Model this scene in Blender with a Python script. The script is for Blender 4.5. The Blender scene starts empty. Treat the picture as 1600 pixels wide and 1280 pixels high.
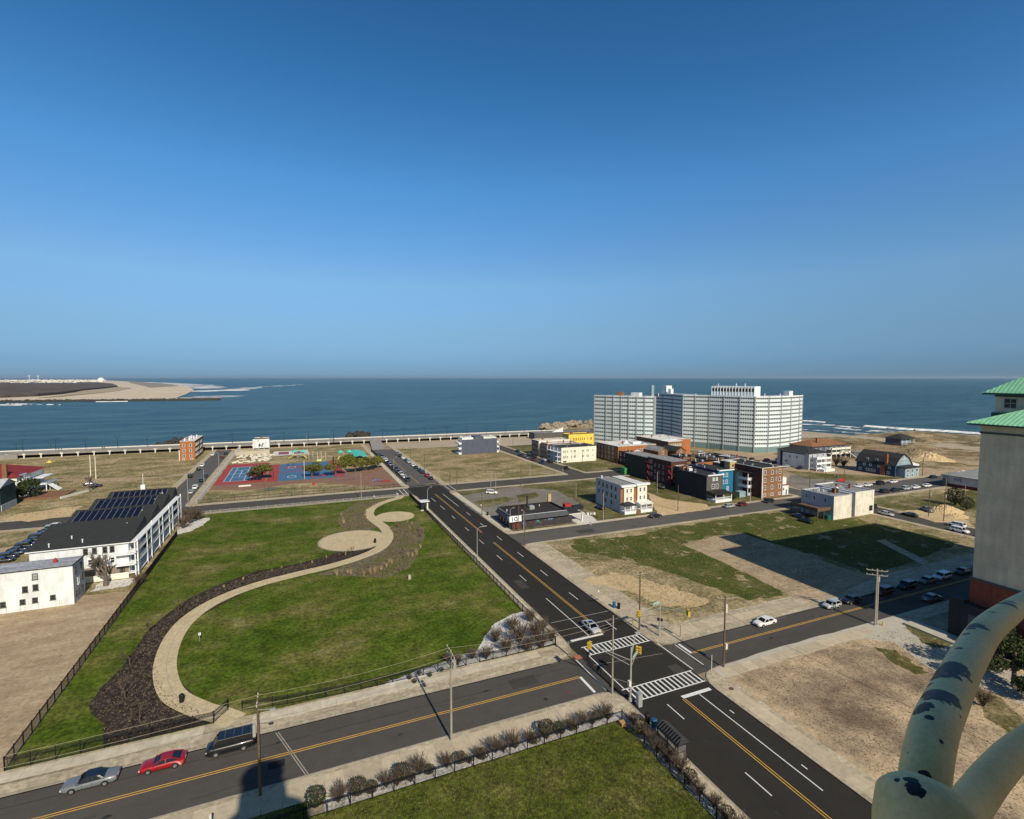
import bpy, math, random
from mathutils import Vector, Matrix
R_=math.radians
sc=bpy.context.scene
# ---------------------------------------------------------------- camera, light, exposure
FPX=802.; PITCH=math.atan(50/802.); YAW=R_(-23.0); HC=48.0
cam=bpy.data.cameras.new('camera'); camo=bpy.data.objects.new('camera',cam); sc.collection.objects.link(camo)
camo.location=(0,0,HC); camo.rotation_euler=(math.pi/2-PITCH,0,YAW)
cam.sensor_width=36; cam.sensor_fit='HORIZONTAL'; cam.lens=FPX/1600*36; cam.clip_start=0.05; cam.clip_end=120000
sc.camera=camo
SUN_EL=R_(36.5); SDX,SDY=-0.066,0.998          # horizontal direction in which shadows fall
w=bpy.data.worlds.new('World'); sc.world=w; w.use_nodes=True
nt=w.node_tree; nt.nodes.clear()
sky=nt.nodes.new('ShaderNodeTexSky'); sky.sky_type='NISHITA'; sky.sun_disc=False
sky.sun_elevation=SUN_EL; sky.sun_rotation=math.atan2(-SDX,-SDY); sky.altitude=0
sky.air_density=1.0; sky.dust_density=0.3; sky.ozone_density=3.0
bg=nt.nodes.new('ShaderNodeBackground'); bg.inputs['Strength'].default_value=0.072
ow=nt.nodes.new('ShaderNodeOutputWorld')
tc=nt.nodes.new('ShaderNodeTexCoord'); sx=nt.nodes.new('ShaderNodeSeparateXYZ'); nt.links.new(tc.outputs['Generated'],sx.inputs[0])
cr=nt.nodes.new('ShaderNodeValToRGB'); el_=cr.color_ramp.elements       # photograph's colour response to the clear sky, by elevation all round
for _ in range(6): el_.new(.5)
for i_,(p_,c_) in enumerate([(0,(.33,.615,1.2)),(.027,(.36,.64,1.19)),(.086,(.62,.865,1.16)),(.17,(.95,1.265,1.46)),(.332,(.74,1.45,1.86)),(.467,(.47,1.22,1.63)),(.569,(.38,1.09,1.49)),(1,(.26,.86,1.25))]):
    el_[i_].position=p_; el_[i_].color=(c_[0]/2,c_[1]/2,c_[2]/2,1)
nt.links.new(sx.outputs[2],cr.inputs[0])
vm=nt.nodes.new('ShaderNodeVectorMath'); vm.operation='MULTIPLY'; dt=nt.nodes.new('ShaderNodeVectorMath'); dt.operation='DOT_PRODUCT'; nt.links.new(tc.outputs['Generated'],dt.inputs[0]); dt.inputs[1].default_value=(-SDX,-SDY,0)
mr_=nt.nodes.new('ShaderNodeMapRange'); mr_.interpolation_type='SMOOTHSTEP'; mr_.inputs['From Min'].default_value=-.35; mr_.inputs['From Max'].default_value=.75; nt.links.new(dt.outputs['Value'],mr_.inputs['Value'])
mx_=nt.nodes.new('ShaderNodeMix'); mx_.data_type='RGBA'; nt.links.new(mr_.outputs[0],mx_.inputs[0]); nt.links.new(cr.outputs[0],mx_.inputs[6]); mx_.inputs[7].default_value=(.46,.40,.32,1)
nt.links.new(sky.outputs[0],vm.inputs[0]); nt.links.new(mx_.outputs[2],vm.inputs[1])
vs=nt.nodes.new('ShaderNodeVectorMath'); vs.operation='SCALE'; vs.inputs['Scale'].default_value=2.0; nt.links.new(vm.outputs[0],vs.inputs[0])
nt.links.new(vs.outputs[0],bg.inputs[0]); nt.links.new(bg.outputs[0],ow.inputs[0])
sl=bpy.data.lights.new('sun','SUN'); sl.energy=4.9; sl.angle=R_(0.5); sl.color=(1.0,0.90,0.74)
so=bpy.data.objects.new('sun',sl); sc.collection.objects.link(so)
so.rotation_euler=Vector((-SDX*math.cos(SUN_EL),-SDY*math.cos(SUN_EL),math.sin(SUN_EL))).to_track_quat('Z','Y').to_euler()
sc.view_settings.view_transform='Standard'; sc.view_settings.look='None'
sc.view_settings.exposure=0.0; sc.view_settings.gamma=1.0; sc.view_settings.use_curve_mapping=False
sc.cycles.max_bounces=6; sc.cycles.transparent_max_bounces=12
random.seed(7); U=random.uniform
CP,SP=math.cos(PITCH),math.sin(PITCH); CY,SY=math.cos(YAW),math.sin(YAW)
def ray(px,py):
    x=(px-800)/FPX; y=-(py-640)/FPX; fz=-SP+y*CP; ff=CP+y*SP
    return Vector((x*CY-ff*SY,x*SY+ff*CY,fz))
def gp(px,py,z=0.):                 # where a spot of the photograph lies on the level z
    d=ray(px,py); t=(z-HC)/d.z; return (d.x*t,d.y*t)
def cd(px,dep):                     # plan position from bearing and distance
    r=(px-800)/FPX*dep; return (r*CY-dep*SY,r*SY+dep*CY)
HAZE=2.2e-5
# ---------------------------------------------------------------- helpers
C=sc.collection
class MB:
    def __init__(s): s.v=[];s.f=[];s.m=[]
    def poly(s,pts,m=0):
        n=len(s.v); s.v+=[tuple(p) for p in pts]; s.f.append(tuple(range(n,n+len(pts)))); s.m.append(m)
    def box(s,x0,y0,z0,x1,y1,z1,m=0,mt=None):
        n=len(s.v); s.v+=[(x0,y0,z0),(x1,y0,z0),(x1,y1,z0),(x0,y1,z0),(x0,y0,z1),(x1,y0,z1),(x1,y1,z1),(x0,y1,z1)]
        for q,k in (((0,3,2,1),m),((4,5,6,7),m if mt is None else mt),((0,1,5,4),m),((1,2,6,5),m),((2,3,7,6),m),((3,0,4,7),m)):
            s.f.append(tuple(n+i for i in q)); s.m.append(k)
    def bar(s,a,b,w,h=None,m=0):    # box between two points
        a=Vector(a);b=Vector(b);d=(b-a).normalized(); up=Vector((0,0,1)) if abs(d.z)<.95 else Vector((1,0,0))
        r=d.cross(up).normalized()*(w/2); u=r.cross(d).normalized()*((h or w)/2); n=len(s.v)
        for p in (a,b):
            for q in (-r-u,r-u,r+u,-r+u): s.v.append(tuple(p+q))
        for q in ((0,1,2,3),(7,6,5,4),(0,4,5,1),(1,5,6,2),(2,6,7,3),(3,7,4,0)): s.f.append(tuple(n+i for i in q)); s.m.append(m)
    def prism(s,pts,z0,z1,m=0,mt=None,bottom=True):
        n=len(s.v);k=len(pts)
        a=sum(pts[i][0]*pts[(i+1)%k][1]-pts[(i+1)%k][0]*pts[i][1] for i in range(k))
        if a<0: pts=pts[::-1]
        s.v+=[(p[0],p[1],z0) for p in pts]+[(p[0],p[1],z1) for p in pts]
        if bottom: s.f.append(tuple(n+i for i in range(k))[::-1]); s.m.append(m)
        s.f.append(tuple(n+k+i for i in range(k))); s.m.append(m if mt is None else mt)
        for i in range(k):
            j=(i+1)%k; s.f.append((n+i,n+j,n+k+j,n+k+i)); s.m.append(m)
    def tube(s,pts,r,n=6,m=0,caps=True):
        pts=[Vector(p) for p in pts]; rs=r if isinstance(r,(list,tuple)) else [r]*len(pts); b=len(s.v); pu=None
        for i,p in enumerate(pts):
            d=(pts[min(i+1,len(pts)-1)]-pts[max(i-1,0)]).normalized()
            if pu is None: pu=Vector((0,0,1)) if abs(d.z)<.9 else Vector((1,0,0))
            r0=d.cross(pu).normalized(); u0=r0.cross(d).normalized(); pu=u0
            for k in range(n):
                a=2*math.pi*k/n; s.v.append(tuple(p+(r0*math.cos(a)+u0*math.sin(a))*rs[i]))
        for i in range(len(pts)-1):
            for k in range(n):
                k2=(k+1)%n; s.f.append((b+i*n+k,b+i*n+k2,b+(i+1)*n+k2,b+(i+1)*n+k)); s.m.append(m)
        if caps:
            s.f.append(tuple(b+k for k in range(n))[::-1]); s.m.append(m)
            e=b+(len(pts)-1)*n; s.f.append(tuple(e+k for k in range(n))); s.m.append(m)
    def cyl(s,x,y,z0,z1,r0,r1=None,n=10,m=0):
        r1=r0 if r1 is None else r1; b=len(s.v)
        for z,r in ((z0,r0),(z1,r1)):
            for k in range(n): a=2*math.pi*k/n; s.v.append((x+r*math.cos(a),y+r*math.sin(a),z))
        for k in range(n):
            k2=(k+1)%n; s.f.append((b+k,b+k2,b+n+k2,b+n+k)); s.m.append(m)
        s.f.append(tuple(b+k for k in range(n))[::-1]); s.f.append(tuple(b+n+k for k in range(n))); s.m+=[m,m]
    def ball(s,c,r,nu=10,nv=6,m=0,jit=0):
        rx,ry,rz=r if isinstance(r,tuple) else (r,r,r); b=len(s.v)
        for j in range(nv+1):
            t=math.pi*j/nv
            for i in range(nu):
                a=2*math.pi*i/nu; q=1+(U(-jit,jit) if jit else 0)
                s.v.append((c[0]+rx*q*math.sin(t)*math.cos(a),c[1]+ry*q*math.sin(t)*math.sin(a),c[2]+rz*q*math.cos(t)))
        for j in range(nv):
            for i in range(nu):
                i2=(i+1)%nu; s.f.append((b+j*nu+i,b+(j+1)*nu+i,b+(j+1)*nu+i2,b+j*nu+i2)); s.m.append(m)
    def leaf(s,c,sz,m=0):
        a=Vector((U(-1,1),U(-1,1),U(-1,1))).normalized(); b=a.cross(Vector((U(-1,1),U(-1,1),U(-1,1)))).normalized(); c=Vector(c)
        s.poly([c-a*sz*.5,c+b*sz*.35,c+a*sz*.5,c-b*sz*.35],m)
    def mesh(s,name,mats,smooth=False):
        me=bpy.data.meshes.new(name); me.from_pydata(s.v,[],s.f)
        for x in (mats if isinstance(mats,(list,tuple)) else [mats]): me.materials.append(x)
        me.polygons.foreach_set('material_index',s.m)
        if smooth: me.polygons.foreach_set('use_smooth',[True]*len(s.f))
        me.update(); return me
    def build(s,name,mats,parent=None,loc=None,rz=0,smooth=False):
        return put(name,s.mesh(name,mats,smooth),parent,loc,rz)
def put(name,me,parent=None,loc=None,rz=0,sc_=None):
    o=bpy.data.objects.new(name,me); C.objects.link(o)
    if parent: o.parent=parent
    if loc: o.location=loc
    if rz: o.rotation_euler=(0,0,rz)
    if sc_: o.scale=(sc_,)*3 if not isinstance(sc_,tuple) else sc_
    return o
def tag(o,label,cat,group=None,kind=None):
    o['label']=label; o['category']=cat
    if group: o['group']=group
    if kind: o['kind']=kind
    return o
def thing(name,label,cat,loc=(0,0,0),rz=0,group=None):
    o=bpy.data.objects.new(name,None); C.objects.link(o); o.location=loc; o.rotation_euler=(0,0,rz); o.empty_display_size=.5
    return tag(o,label,cat,group)
def struct(o): o['kind']='structure'; return o
def stuff(o,label=None,cat=None):
    o['kind']='stuff'
    if label: o['label']=label; o['category']=cat
    return o
KIDS={}
def copy_tree(root,loc,rz=0,label=None,scale=None,group=None):
    def rec(o,par):
        c=o.copy(); C.objects.link(c)
        if par: c.parent=par
        for k in list(o.children): rec(k,c)
        return c
    r=rec(root,None); r.location=loc; r.rotation_euler=(0,0,rz)
    if scale: r.scale=scale if isinstance(scale,tuple) else (scale,)*3
    if label: r['label']=label
    if group: r['group']=group
    return r
# ---------------------------------------------------------------- materials
def newmat(name):
    m=bpy.data.materials.new(name); m.use_nodes=True; n=m.node_tree; b=n.nodes['Principled BSDF']; return m,n,b
def noise(n,scale,detail=5,rough=.6,vec=None,stretch=None):
    t=n.nodes.new('ShaderNodeTexNoise'); t.inputs['Scale'].default_value=scale; t.inputs['Detail'].default_value=detail; t.inputs['Roughness'].default_value=rough
    if vec is None:
        g=n.nodes.new('ShaderNodeNewGeometry'); vec=g.outputs['Position']
    if stretch:
        mp=n.nodes.new('ShaderNodeMapping'); mp.inputs['Scale'].default_value=stretch; n.links.new(vec,mp.inputs[0]); vec=mp.outputs[0]
    n.links.new(vec,t.inputs['Vector']); return t.outputs['Fac']
def ramp(n,fac,stops):
    r=n.nodes.new('ShaderNodeValToRGB'); e=r.color_ramp.elements
    while len(e)<len(stops): e.new(.5)
    for i,(p,c) in enumerate(stops): e[i].position=p; e[i].color=(c[0],c[1],c[2],1) if not isinstance(c,(int,float)) else (c,c,c,1)
    n.links.new(fac,r.inputs[0]); return r.outputs[0]
def mul(n,a,b,f=1.):
    x=n.nodes.new('ShaderNodeMix'); x.data_type='RGBA'; x.blend_type='MULTIPLY'; x.inputs[0].default_value=f
    n.links.new(a,x.inputs[6]); n.links.new(b,x.inputs[7]); return x.outputs[2]
def mixc(n,f,a,b):
    x=n.nodes.new('ShaderNodeMix'); x.data_type='RGBA'; n.links.new(f,x.inputs[0]); n.links.new(a,x.inputs[6]); n.links.new(b,x.inputs[7]); return x.outputs[2]
def bump(n,b,fac,strength,dist):
    x=n.nodes.new('ShaderNodeBump'); x.inputs['Strength'].default_value=strength; x.inputs['Distance'].default_value=dist
    n.links.new(fac,x.inputs['Height']); n.links.new(x.outputs[0],b.inputs['Normal'])
def M(name,col,rough=.7,var=.12,scale=1.5,bmp=0,bs=None,metal=0,spec=.3,objrand=0,coat=0):
    m,n,b=newmat(name); b.inputs['Roughness'].default_value=rough; b.inputs['Metallic'].default_value=metal; b.inputs['Specular IOR Level'].default_value=spec
    if coat: b.inputs['Coat Weight'].default_value=coat; b.inputs['Coat Roughness'].default_value=.08
    f=noise(n,scale,5,.65)
    c=ramp(n,f,[(.3,tuple(x*(1-var) for x in col)),(.7,tuple(min(1,x*(1+var)) for x in col))])
    if objrand:
        oi=n.nodes.new('ShaderNodeObjectInfo'); rr=ramp(n,oi.outputs['Random'],[(0,1-objrand),(1,1+objrand*.4)]); c=mul(n,c,rr)
    if any(k in name for k in ('wall','siding','brick','stucco','shingle','roof','front')):
        c=mul(n,c,ramp(n,noise(n,.9,5,.7,stretch=(1,1,.12)),[(.36,.86),(.62,1.07)])); c=mul(n,c,ramp(n,noise(n,.25,4,.7),[(.35,.92),(.65,1.05)]))
    n.links.new(c,b.inputs['Base Color'])
    if bmp: bump(n,b,noise(n,bs or scale*4,4,.7),.6,bmp)
    return m
def ground(name,stops,scale=.06,fine=2.2,fvar=.3,bmp=.06,stretch=None,rough=.95,detail=9,speck=None):
    m,n,b=newmat(name); b.inputs['Roughness'].default_value=rough; b.inputs['Specular IOR Level'].default_value=.1
    c=ramp(n,noise(n,scale,detail,.66,stretch=stretch),stops)
    f2=noise(n,fine,6,.75); c=mul(n,c,ramp(n,f2,[(.38,1-fvar),(.62,1+fvar)]))
    c=mul(n,c,ramp(n,noise(n,scale*5,4,.6),[(.3,1-fvar*.6),(.7,1+fvar*.6)]))
    if speck:
        c=mixc(n,ramp(n,noise(n,speck[0],3,.8),[(speck[1],0.),(speck[1]+.05,1.)]),c,ramp(n,f2,[(0,speck[2]),(1,speck[2])]))
    n.links.new(c,b.inputs['Base Color']); bump(n,b,f2,.8,bmp); return m
SAND=(.36,.285,.19); DRY=(.235,.19,.10); DRYG=(.13,.118,.048); GRN=(.055,.078,.016); GRN2=(.042,.072,.012)
m_soil=ground('sandy_soil',[(.3,DRYG),(.45,DRY),(.6,SAND)],.05)
m_lotA=ground('dry_grass_lot',[(.30,(.10,.11,.03)),(.42,(.17,.15,.065)),(.52,(.29,.235,.125)),(.66,(.42,.33,.20))],.055,fine=1.3,fvar=.45,stretch=(1,1.8,1),speck=(.45,.60,(.42,.34,.22)))
m_lotB=ground('green_lot',[(.32,(.065,.078,.018)),(.44,(.095,.092,.028)),(.54,(.15,.13,.056)),(.66,(.26,.21,.12))],.06,fine=1.5,fvar=.45,speck=(.6,.63,(.34,.27,.17)))
m_dirt=ground('bare_dirt',[(.3,(.29,.215,.135)),(.5,(.38,.29,.19)),(.7,(.45,.36,.24))],.09,fine=1.6,fvar=.2,bmp=.07,stretch=(1,3,1),speck=(.8,.66,(.20,.155,.10)))
m_dirt2=ground('brown_dirt',[(.36,(.17,.125,.085)),(.46,(.31,.235,.155)),(.55,(.46,.35,.225)),(.68,(.58,.44,.26))],.075,fine=2.6,fvar=.2,speck=(1.4,.72,(.50,.42,.32)))
m_tan=ground('orange_sand',[(.3,(.46,.34,.185)),(.7,(.58,.44,.26))],.15,fvar=.2)
m_asphold=ground('old_asphalt',[(.3,(.15,.135,.115)),(.5,(.20,.18,.155)),(.7,(.26,.235,.195))],.12,fvar=.12,bmp=.01,speck=(.4,.64,(.10,.10,.05)))
m_lawn=ground('lawn',[(.34,(.046,.080,.005)),(.47,(.072,.102,.009)),(.58,(.118,.122,.028)),(.68,(.20,.178,.07))],.06,fine=1.7,fvar=.5,bmp=.08,stretch=(1,1.4,1))
m_lawn2=ground('rough_lawn',[(.3,(.046,.076,.006)),(.5,(.076,.095,.012)),(.68,(.16,.15,.05))],.12,fine=2.4,fvar=.55,bmp=.12)
m_mulch=ground('mulch',[(.3,(.022,.016,.013)),(.6,(.050,.037,.029))],.4,fine=3.5,fvar=.6,bmp=.1,speck=(1.3,.56,(.115,.088,.06)))
m_bed=ground('planting_bed',[(.3,(.085,.075,.045)),(.48,(.16,.13,.09)),(.62,(.11,.12,.035)),(.75,(.22,.18,.10))],.22,fine=2.5,fvar=.5,bmp=.15)
m_gravel=ground('white_gravel',[(.3,(.48,.45,.41)),(.6,(.70,.67,.62))],.8,fine=5,fvar=.4,bmp=.12,speck=(2.2,.60,(.16,.12,.09)))
m_road=ground('asphalt',[(.3,(.029,.0265,.0225)),(.7,(.038,.035,.030))],.08,fine=6,fvar=.12,bmp=.006,rough=.85,stretch=(1,.15,1))
m_road2=ground('worn_asphalt',[(.3,(.068,.063,.057)),(.7,(.092,.085,.076))],.1,fine=5,fvar=.12,bmp=.006,rough=.88,stretch=(.15,1,1))
m_road3=ground('grey_asphalt',[(.3,(.098,.094,.088)),(.7,(.122,.115,.105))],.1,fine=4,fvar=.1,bmp=.006,rough=.9)
m_beach=ground('beach_sand',[(.3,(.36,.30,.215)),(.7,(.45,.385,.29))],.02,fine=.6,fvar=.1)
m_dune=ground('dune_scrub',[(.35,(.12,.10,.06)),(.47,(.20,.155,.085)),(.6,(.34,.27,.17))],.07,fine=1,fvar=.4,bmp=.3)
m_patio=ground('path_concrete',[(.3,(.46,.37,.22)),(.7,(.57,.47,.30))],.3,fine=2,fvar=.14,bmp=.004,rough=.9,speck=(1.3,.69,(.26,.20,.13)))
m_slab=M('paving',(.50,.42,.295),.9,.14,1.2,.004,objrand=.17)
m_slab2=M('pale_paving',(.54,.48,.37),.9,.18,.9,.004,objrand=.12)
m_kerb=M('kerb_stone',(.34,.29,.24),.9,.2,.8)
m_strip=ground('verge_concrete',[(.3,(.30,.25,.17)),(.5,(.42,.355,.25)),(.7,(.54,.47,.35))],.35,fine=1.3,fvar=.22,stretch=(.35,1.5,1))
m_white_p=M('road_paint_white',(.72,.72,.69),.8,.15,3)
m_yel_p=M('road_paint_yellow',(.62,.35,.06),.8,.15,2)
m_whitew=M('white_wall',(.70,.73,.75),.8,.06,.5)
m_whiteb=M('white_trim',(.74,.77,.79),.6,.03)
m_cream=M('cream_wall',(.76,.75,.66),.8,.05)
m_offw=M('worn_white_wall',(.70,.67,.58),.85,.14,.6)
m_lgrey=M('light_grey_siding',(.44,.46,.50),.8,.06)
m_bgrey=M('slate_blue_siding',(.085,.10,.145),.8,.08)
m_black=M('black_siding',(.018,.022,.028),.7,.2)
m_dgrey=M('dark_grey_siding',(.10,.098,.095),.8,.1)
m_olive=M('dark_olive_wall',(.038,.04,.032),.85,.25)
m_dblue=M('navy_siding',(.004,.018,.11),.6,.12)
m_teal=M('teal_blue_front',(.018,.16,.30),.6,.08)
m_bluewood=M('blue_shingle',(.025,.06,.12),.8,.15)
m_paleblue=M('pale_blue_front',(.26,.36,.42),.8,.1)
m_brick=M('red_brick',(.30,.105,.045),.9,.16,1.0,objrand=.1)
m_brick2=M('orange_brick',(.38,.145,.055),.9,.12,1.0,objrand=.05)
m_brick3=M('brown_brick',(.24,.125,.065),.9,.14,1.0,objrand=.12)
m_maroon=M('dark_maroon_brick',(.085,.035,.03),.9,.2,.8,objrand=.1)
m_yellow=M('yellow_wall',(.80,.60,.12),.8,.04)
m_tanw=M('tan_stucco',(.58,.53,.40),.9,.06,.25,objrand=0)
m_tanb=M('tan_block',(.50,.38,.20),.8,.08)
m_roofb=M('black_roof',(.022,.021,.021),.85,.3,.6)
m_roofd=M('charcoal_shingle',(.032,.034,.034),.9,.15,2)
m_roofw=M('white_roof',(.68,.68,.66),.7,.12,.4)
m_roofg=M('grey_roof',(.26,.26,.255),.8,.2,.5)
m_roofr=M('red_tile_roof',(.24,.028,.022),.7,.15,2)
m_roofbr=M('orange_brown_roof',(.24,.115,.055),.85,.2,1)
m_teals=M('turquoise_roof',(.08,.52,.42),.5,.06)
m_glass=M('window_glass',(.018,.022,.028),.12,.2,.3,spec=.6)
m_glassb=M('window_glass_light',(.30,.36,.38),.3,.3,.8,spec=.6)
m_panel=M('solar_cell',(.007,.008,.022),.5,.2,3,spec=.2,objrand=.3)
m_alu=M('aluminium',(.55,.56,.57),.4,.08,metal=.6)
m_steel=M('galvanised_steel',(.42,.42,.40),.5,.1,metal=.3)
m_iron=M('black_iron',(.012,.012,.013),.5,.2)
m_wood=M('pole_wood',(.13,.085,.055),.9,.3,1.5)
m_woodg=M('grey_pole_wood',(.30,.27,.22),.9,.2,1.5)
m_wire=M('wire_black',(.02,.02,.02),.6)
m_wirel=M('wire_pale',(.4,.36,.28),.5)
m_deckw=M('boardwalk_wood',(.26,.245,.225),.9,.15,.6,objrand=.1)
m_conc=M('concrete',(.46,.42,.34),.9,.12,.5)
m_pconc=M('pale_concrete',(.62,.60,.55),.9,.08,.5)
m_rock=M('dark_rock',(.05,.045,.038),.95,.4,.5,.05)
m_rockl=M('pale_rock',(.30,.255,.19),.95,.35,.4,.05)
m_tyre=M('tyre_rubber',(.014,.014,.014),.85)
m_rim=M('wheel_rim',(.45,.46,.47),.35,.1,metal=.7)
m_cglass=M('car_glass',(.012,.015,.02),.06,.1,spec=.8)
m_hl=M('headlight_lens',(.6,.6,.58),.15,.05,spec=.8)
m_tl=M('taillight_lens',(.35,.01,.01),.2,.05)
m_bark=M('grey_bark',(.13,.105,.085),.95,.3,2)
m_twig=M('brown_twig',(.105,.078,.058),.95,.3,2)
m_leafd=M('dark_green_leaf',(.035,.05,.014),.8,.4,1.5,objrand=.2)
m_leafb=M('brown_green_leaf',(.07,.062,.032),.8,.4,1.5,objrand=.25)
m_leafy=M('olive_pine_leaf',(.13,.13,.025),.8,.4,.9,objrand=.2)
m_dryg=M('dry_ornamental_grass',(.36,.27,.14),.9,.25,2)
m_red=M('red_paint',(.38,.03,.025),.5,.05)
m_tealp=M('teal_band',(.16,.26,.27),.7,.1)
m_sil=M('pale_panel',(.68,.77,.80),.7,.08,.15,objrand=.05)
PAINT={}
def paint(k):
    if k not in PAINT:
        c={'white':(.75,.75,.74),'black':(.010,.011,.013),'silver':(.42,.44,.46),'grey':(.14,.145,.15),'red':(.30,.004,.010),'blue':(.012,.03,.09),'maroon':(.13,.012,.018),'navy':(.008,.012,.03),'green':(.01,.10,.09),'lightblue':(.25,.32,.42),'greyblue':(.15,.17,.185)}[k]
        PAINT[k]=M('car_paint_'+k,c,.35,.03,1,spec=.5,coat=.6)
    return PAINT[k]
# ---------------------------------------------------------------- sea, land, sky setting
SEA=-1.5
def sheet(name,pts,z,mat,parent=None,z0=None,kind=True):
    b=MB()
    if z0 is None: b.prism([p for p in pts],z-.5,z,bottom=False)
    else: b.prism(pts,z0,z)
    o=b.build(name,mat,parent)
    if kind and not parent: struct(o)
    return o
m_sea,n,b=newmat('sea_water'); b.inputs['Roughness'].default_value=.32; b.inputs['Specular IOR Level'].default_value=.5; b.inputs['IOR'].default_value=1.33
g1=noise(n,.03,7,.7,stretch=(.35,1.2,1)); g2=noise(n,.0016,4,.55,stretch=(.5,1,1))
c=ramp(n,g1,[(.38,(.012,.045,.056)),(.62,(.052,.122,.128))]); c=mul(n,c,ramp(n,g2,[(.35,.85),(.65,1.2)]))
n.links.new(c,b.inputs['Base Color'])
w1=noise(n,.055,7,.7,stretch=(.45,1.6,1)); w2=noise(n,.5,4,.7,stretch=(.6,1.3,1))
ad=n.nodes.new('ShaderNodeMath'); ad.operation='MULTIPLY_ADD'; ad.inputs[1].default_value=.12; n.links.new(w2,ad.inputs[0]); n.links.new(w1,ad.inputs[2])
bump(n,b,ad.outputs[0],.9,6.0)
bb=MB(); bb.poly([(-60000,-60000,SEA),(60000,-60000,SEA),(60000,60000,SEA),(-60000,60000,SEA)]); struct(bb.build('sea',m_sea))
LAND=[(-700,-300),(900,-300),(640,-60),(540,110),(470,205),(432,256),(418,326),(360,400),(300,448),(262,452),(215,432),(203,392),(40,402),(-128,408),(-300,417),(-700,437)]
b=MB(); b.prism(LAND,-6,0.0,bottom=False); struct(b.build('ground',m_soil))
# beach slope running down into the sea on the right
BL=[(900,-300),(640,-60),(540,110),(470,205),(432,256),(418,326),(360,400),(300,448)]
b=MB(); off=24
for i in range(len(BL)-1):
    p,q=BL[i],BL[i+1]
    def o_(k):
        a=BL[max(k-1,0)];c_=BL[min(k+1,len(BL)-1)]; dx,dy=c_[0]-a[0],c_[1]-a[1]; l=math.hypot(dx,dy); return (BL[k][0]+dy/l*off,BL[k][1]-dx/l*off)
    p2,q2=o_(i),o_(i+1); b.poly([(p[0],p[1],.0),(p2[0],p2[1],-3),(q2[0],q2[1],-3),(q[0],q[1],.0)])
struct(b.build('beach_slope',m_beach))
sheet('beach',[(900,-300),(640,-60),(540,110),(470,205),(432,256),(418,326),(360,400),(300,448),(285,400),(345,325),(388,262),(407,232),(398,178),(470,60),(560,-100),(760,-300)],.012,m_beach)
# ---------------------------------------------------------------- streets, blocks, pavements
def rect(x0,y0,x1,y1): return [(x0,y0),(x1,y0),(x1,y1),(x0,y1)]
Z1=.012
sheet('avenue',rect(44.2,-40,59,224.6),Z1,m_road)
sheet('cross_street_west',rect(-420,63.5,44.2,74.4),Z1,m_road2)
sheet('cross_street_east',rect(59,62.2,320,71.6),Z1,m_road2)
sheet('avenue_far_end',rect(44.2,224.6,60,346),Z1,m_road3)
sheet('back_street_west',rect(-420,207.8,44.2,220.2),Z1,m_road2)
sheet('back_street_east',rect(59,207.8,206,220.2),Z1,m_road2)
sheet('side_street_far_left',rect(-48,220.2,-38.4,384),Z1,m_road3)
sheet('side_street_behind_corner_shop',rect(59,132,206,142.6),Z1,m_road3)
sheet('wide_street_right',rect(206,131.4,420,147),Z1,m_road3)
sheet('side_street_by_cream_block',rect(124.2,220.2,133.4,372),Z1,m_road2)
sheet('side_street_right',rect(187.4,71.6,197.6,132),Z1,m_road2)
sheet('side_street_right_far',rect(187.4,142.6,197.6,168),Z1,m_road3)
sheet('beach_road',[(300,286),(318,262),(420,160),(520,40),(514,36),(412,156),(310,258),(296,280)],Z1,m_conc)
ZB=.13
def rounded(pts,rad,n=5):
    out=[];k=len(pts)
    for i in range(k):
        p0=Vector(pts[i-1]);p=Vector(pts[i]);p1=Vector(pts[(i+1)%k]); a=(p0-p).normalized();c_=(p1-p).normalized()
        for j in range(n+1):
            t=j/n; q=(p+a*rad)*(1-t)**2+p*2*t*(1-t)+(p+c_*rad)*t*t; out.append((q.x,q.y))
    return out
BLK={}
def block(key,x0,y0,x1,y1,rad=4.5,mat=None):
    p=rounded(rect(x0,y0,x1,y1),rad); b=MB(); b.prism(p,-.3,ZB,bottom=False); o=struct(b.build('pavement',mat or m_strip)); BLK[key]=(o,x0,y0,x1,y1)
    # kerb stones as a raised lip, standing 8 mm proud
    kb=MB(); k=len(p)
    ins=rounded(rect(x0+.18,y0+.18,x1-.18,y1-.18),rad)
    for i in range(k):
        j=(i+1)%k; A,B_,C_,D=p[i],p[j],ins[j],ins[i]
        kb.poly([(A[0],A[1],ZB+.008),(B_[0],B_[1],ZB+.008),(C_[0],C_[1],ZB+.008),(D[0],D[1],ZB+.008)]); kb.poly([(A[0],A[1],0),(B_[0],B_[1],0),(B_[0],B_[1],ZB+.008),(A[0],A[1],ZB+.008)])
    kb.build('kerb',m_kerb,o); return o
block('park',-420,74.1,44.5,208.2,6)
block('south',-420,-60,44.5,64.1,3.5)
block('ne',58.7,71.2,187.6,132.4,4)
block('se',58.7,-60,330,62.6,5)
block('bar',58.7,142.2,187.6,208.2,3)
block('right',197.4,147,420,262,3); block('rear',187.55,170,197.3,262,1)
block('right2',197.4,71.4,330,131.6,4)
block('lot_left',-420,219.8,-47.7,395,3)
block('play',-38.7,219.8,45.6,384,3)
block('mid',59.7,219.8,124.4,366,3)
block('cream',133.2,219.8,187.6,366,3)
ZL=ZB+.005
def lay(name,pts,mat,k=0): return sheet(name,pts,ZL+.005*k,mat)
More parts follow.
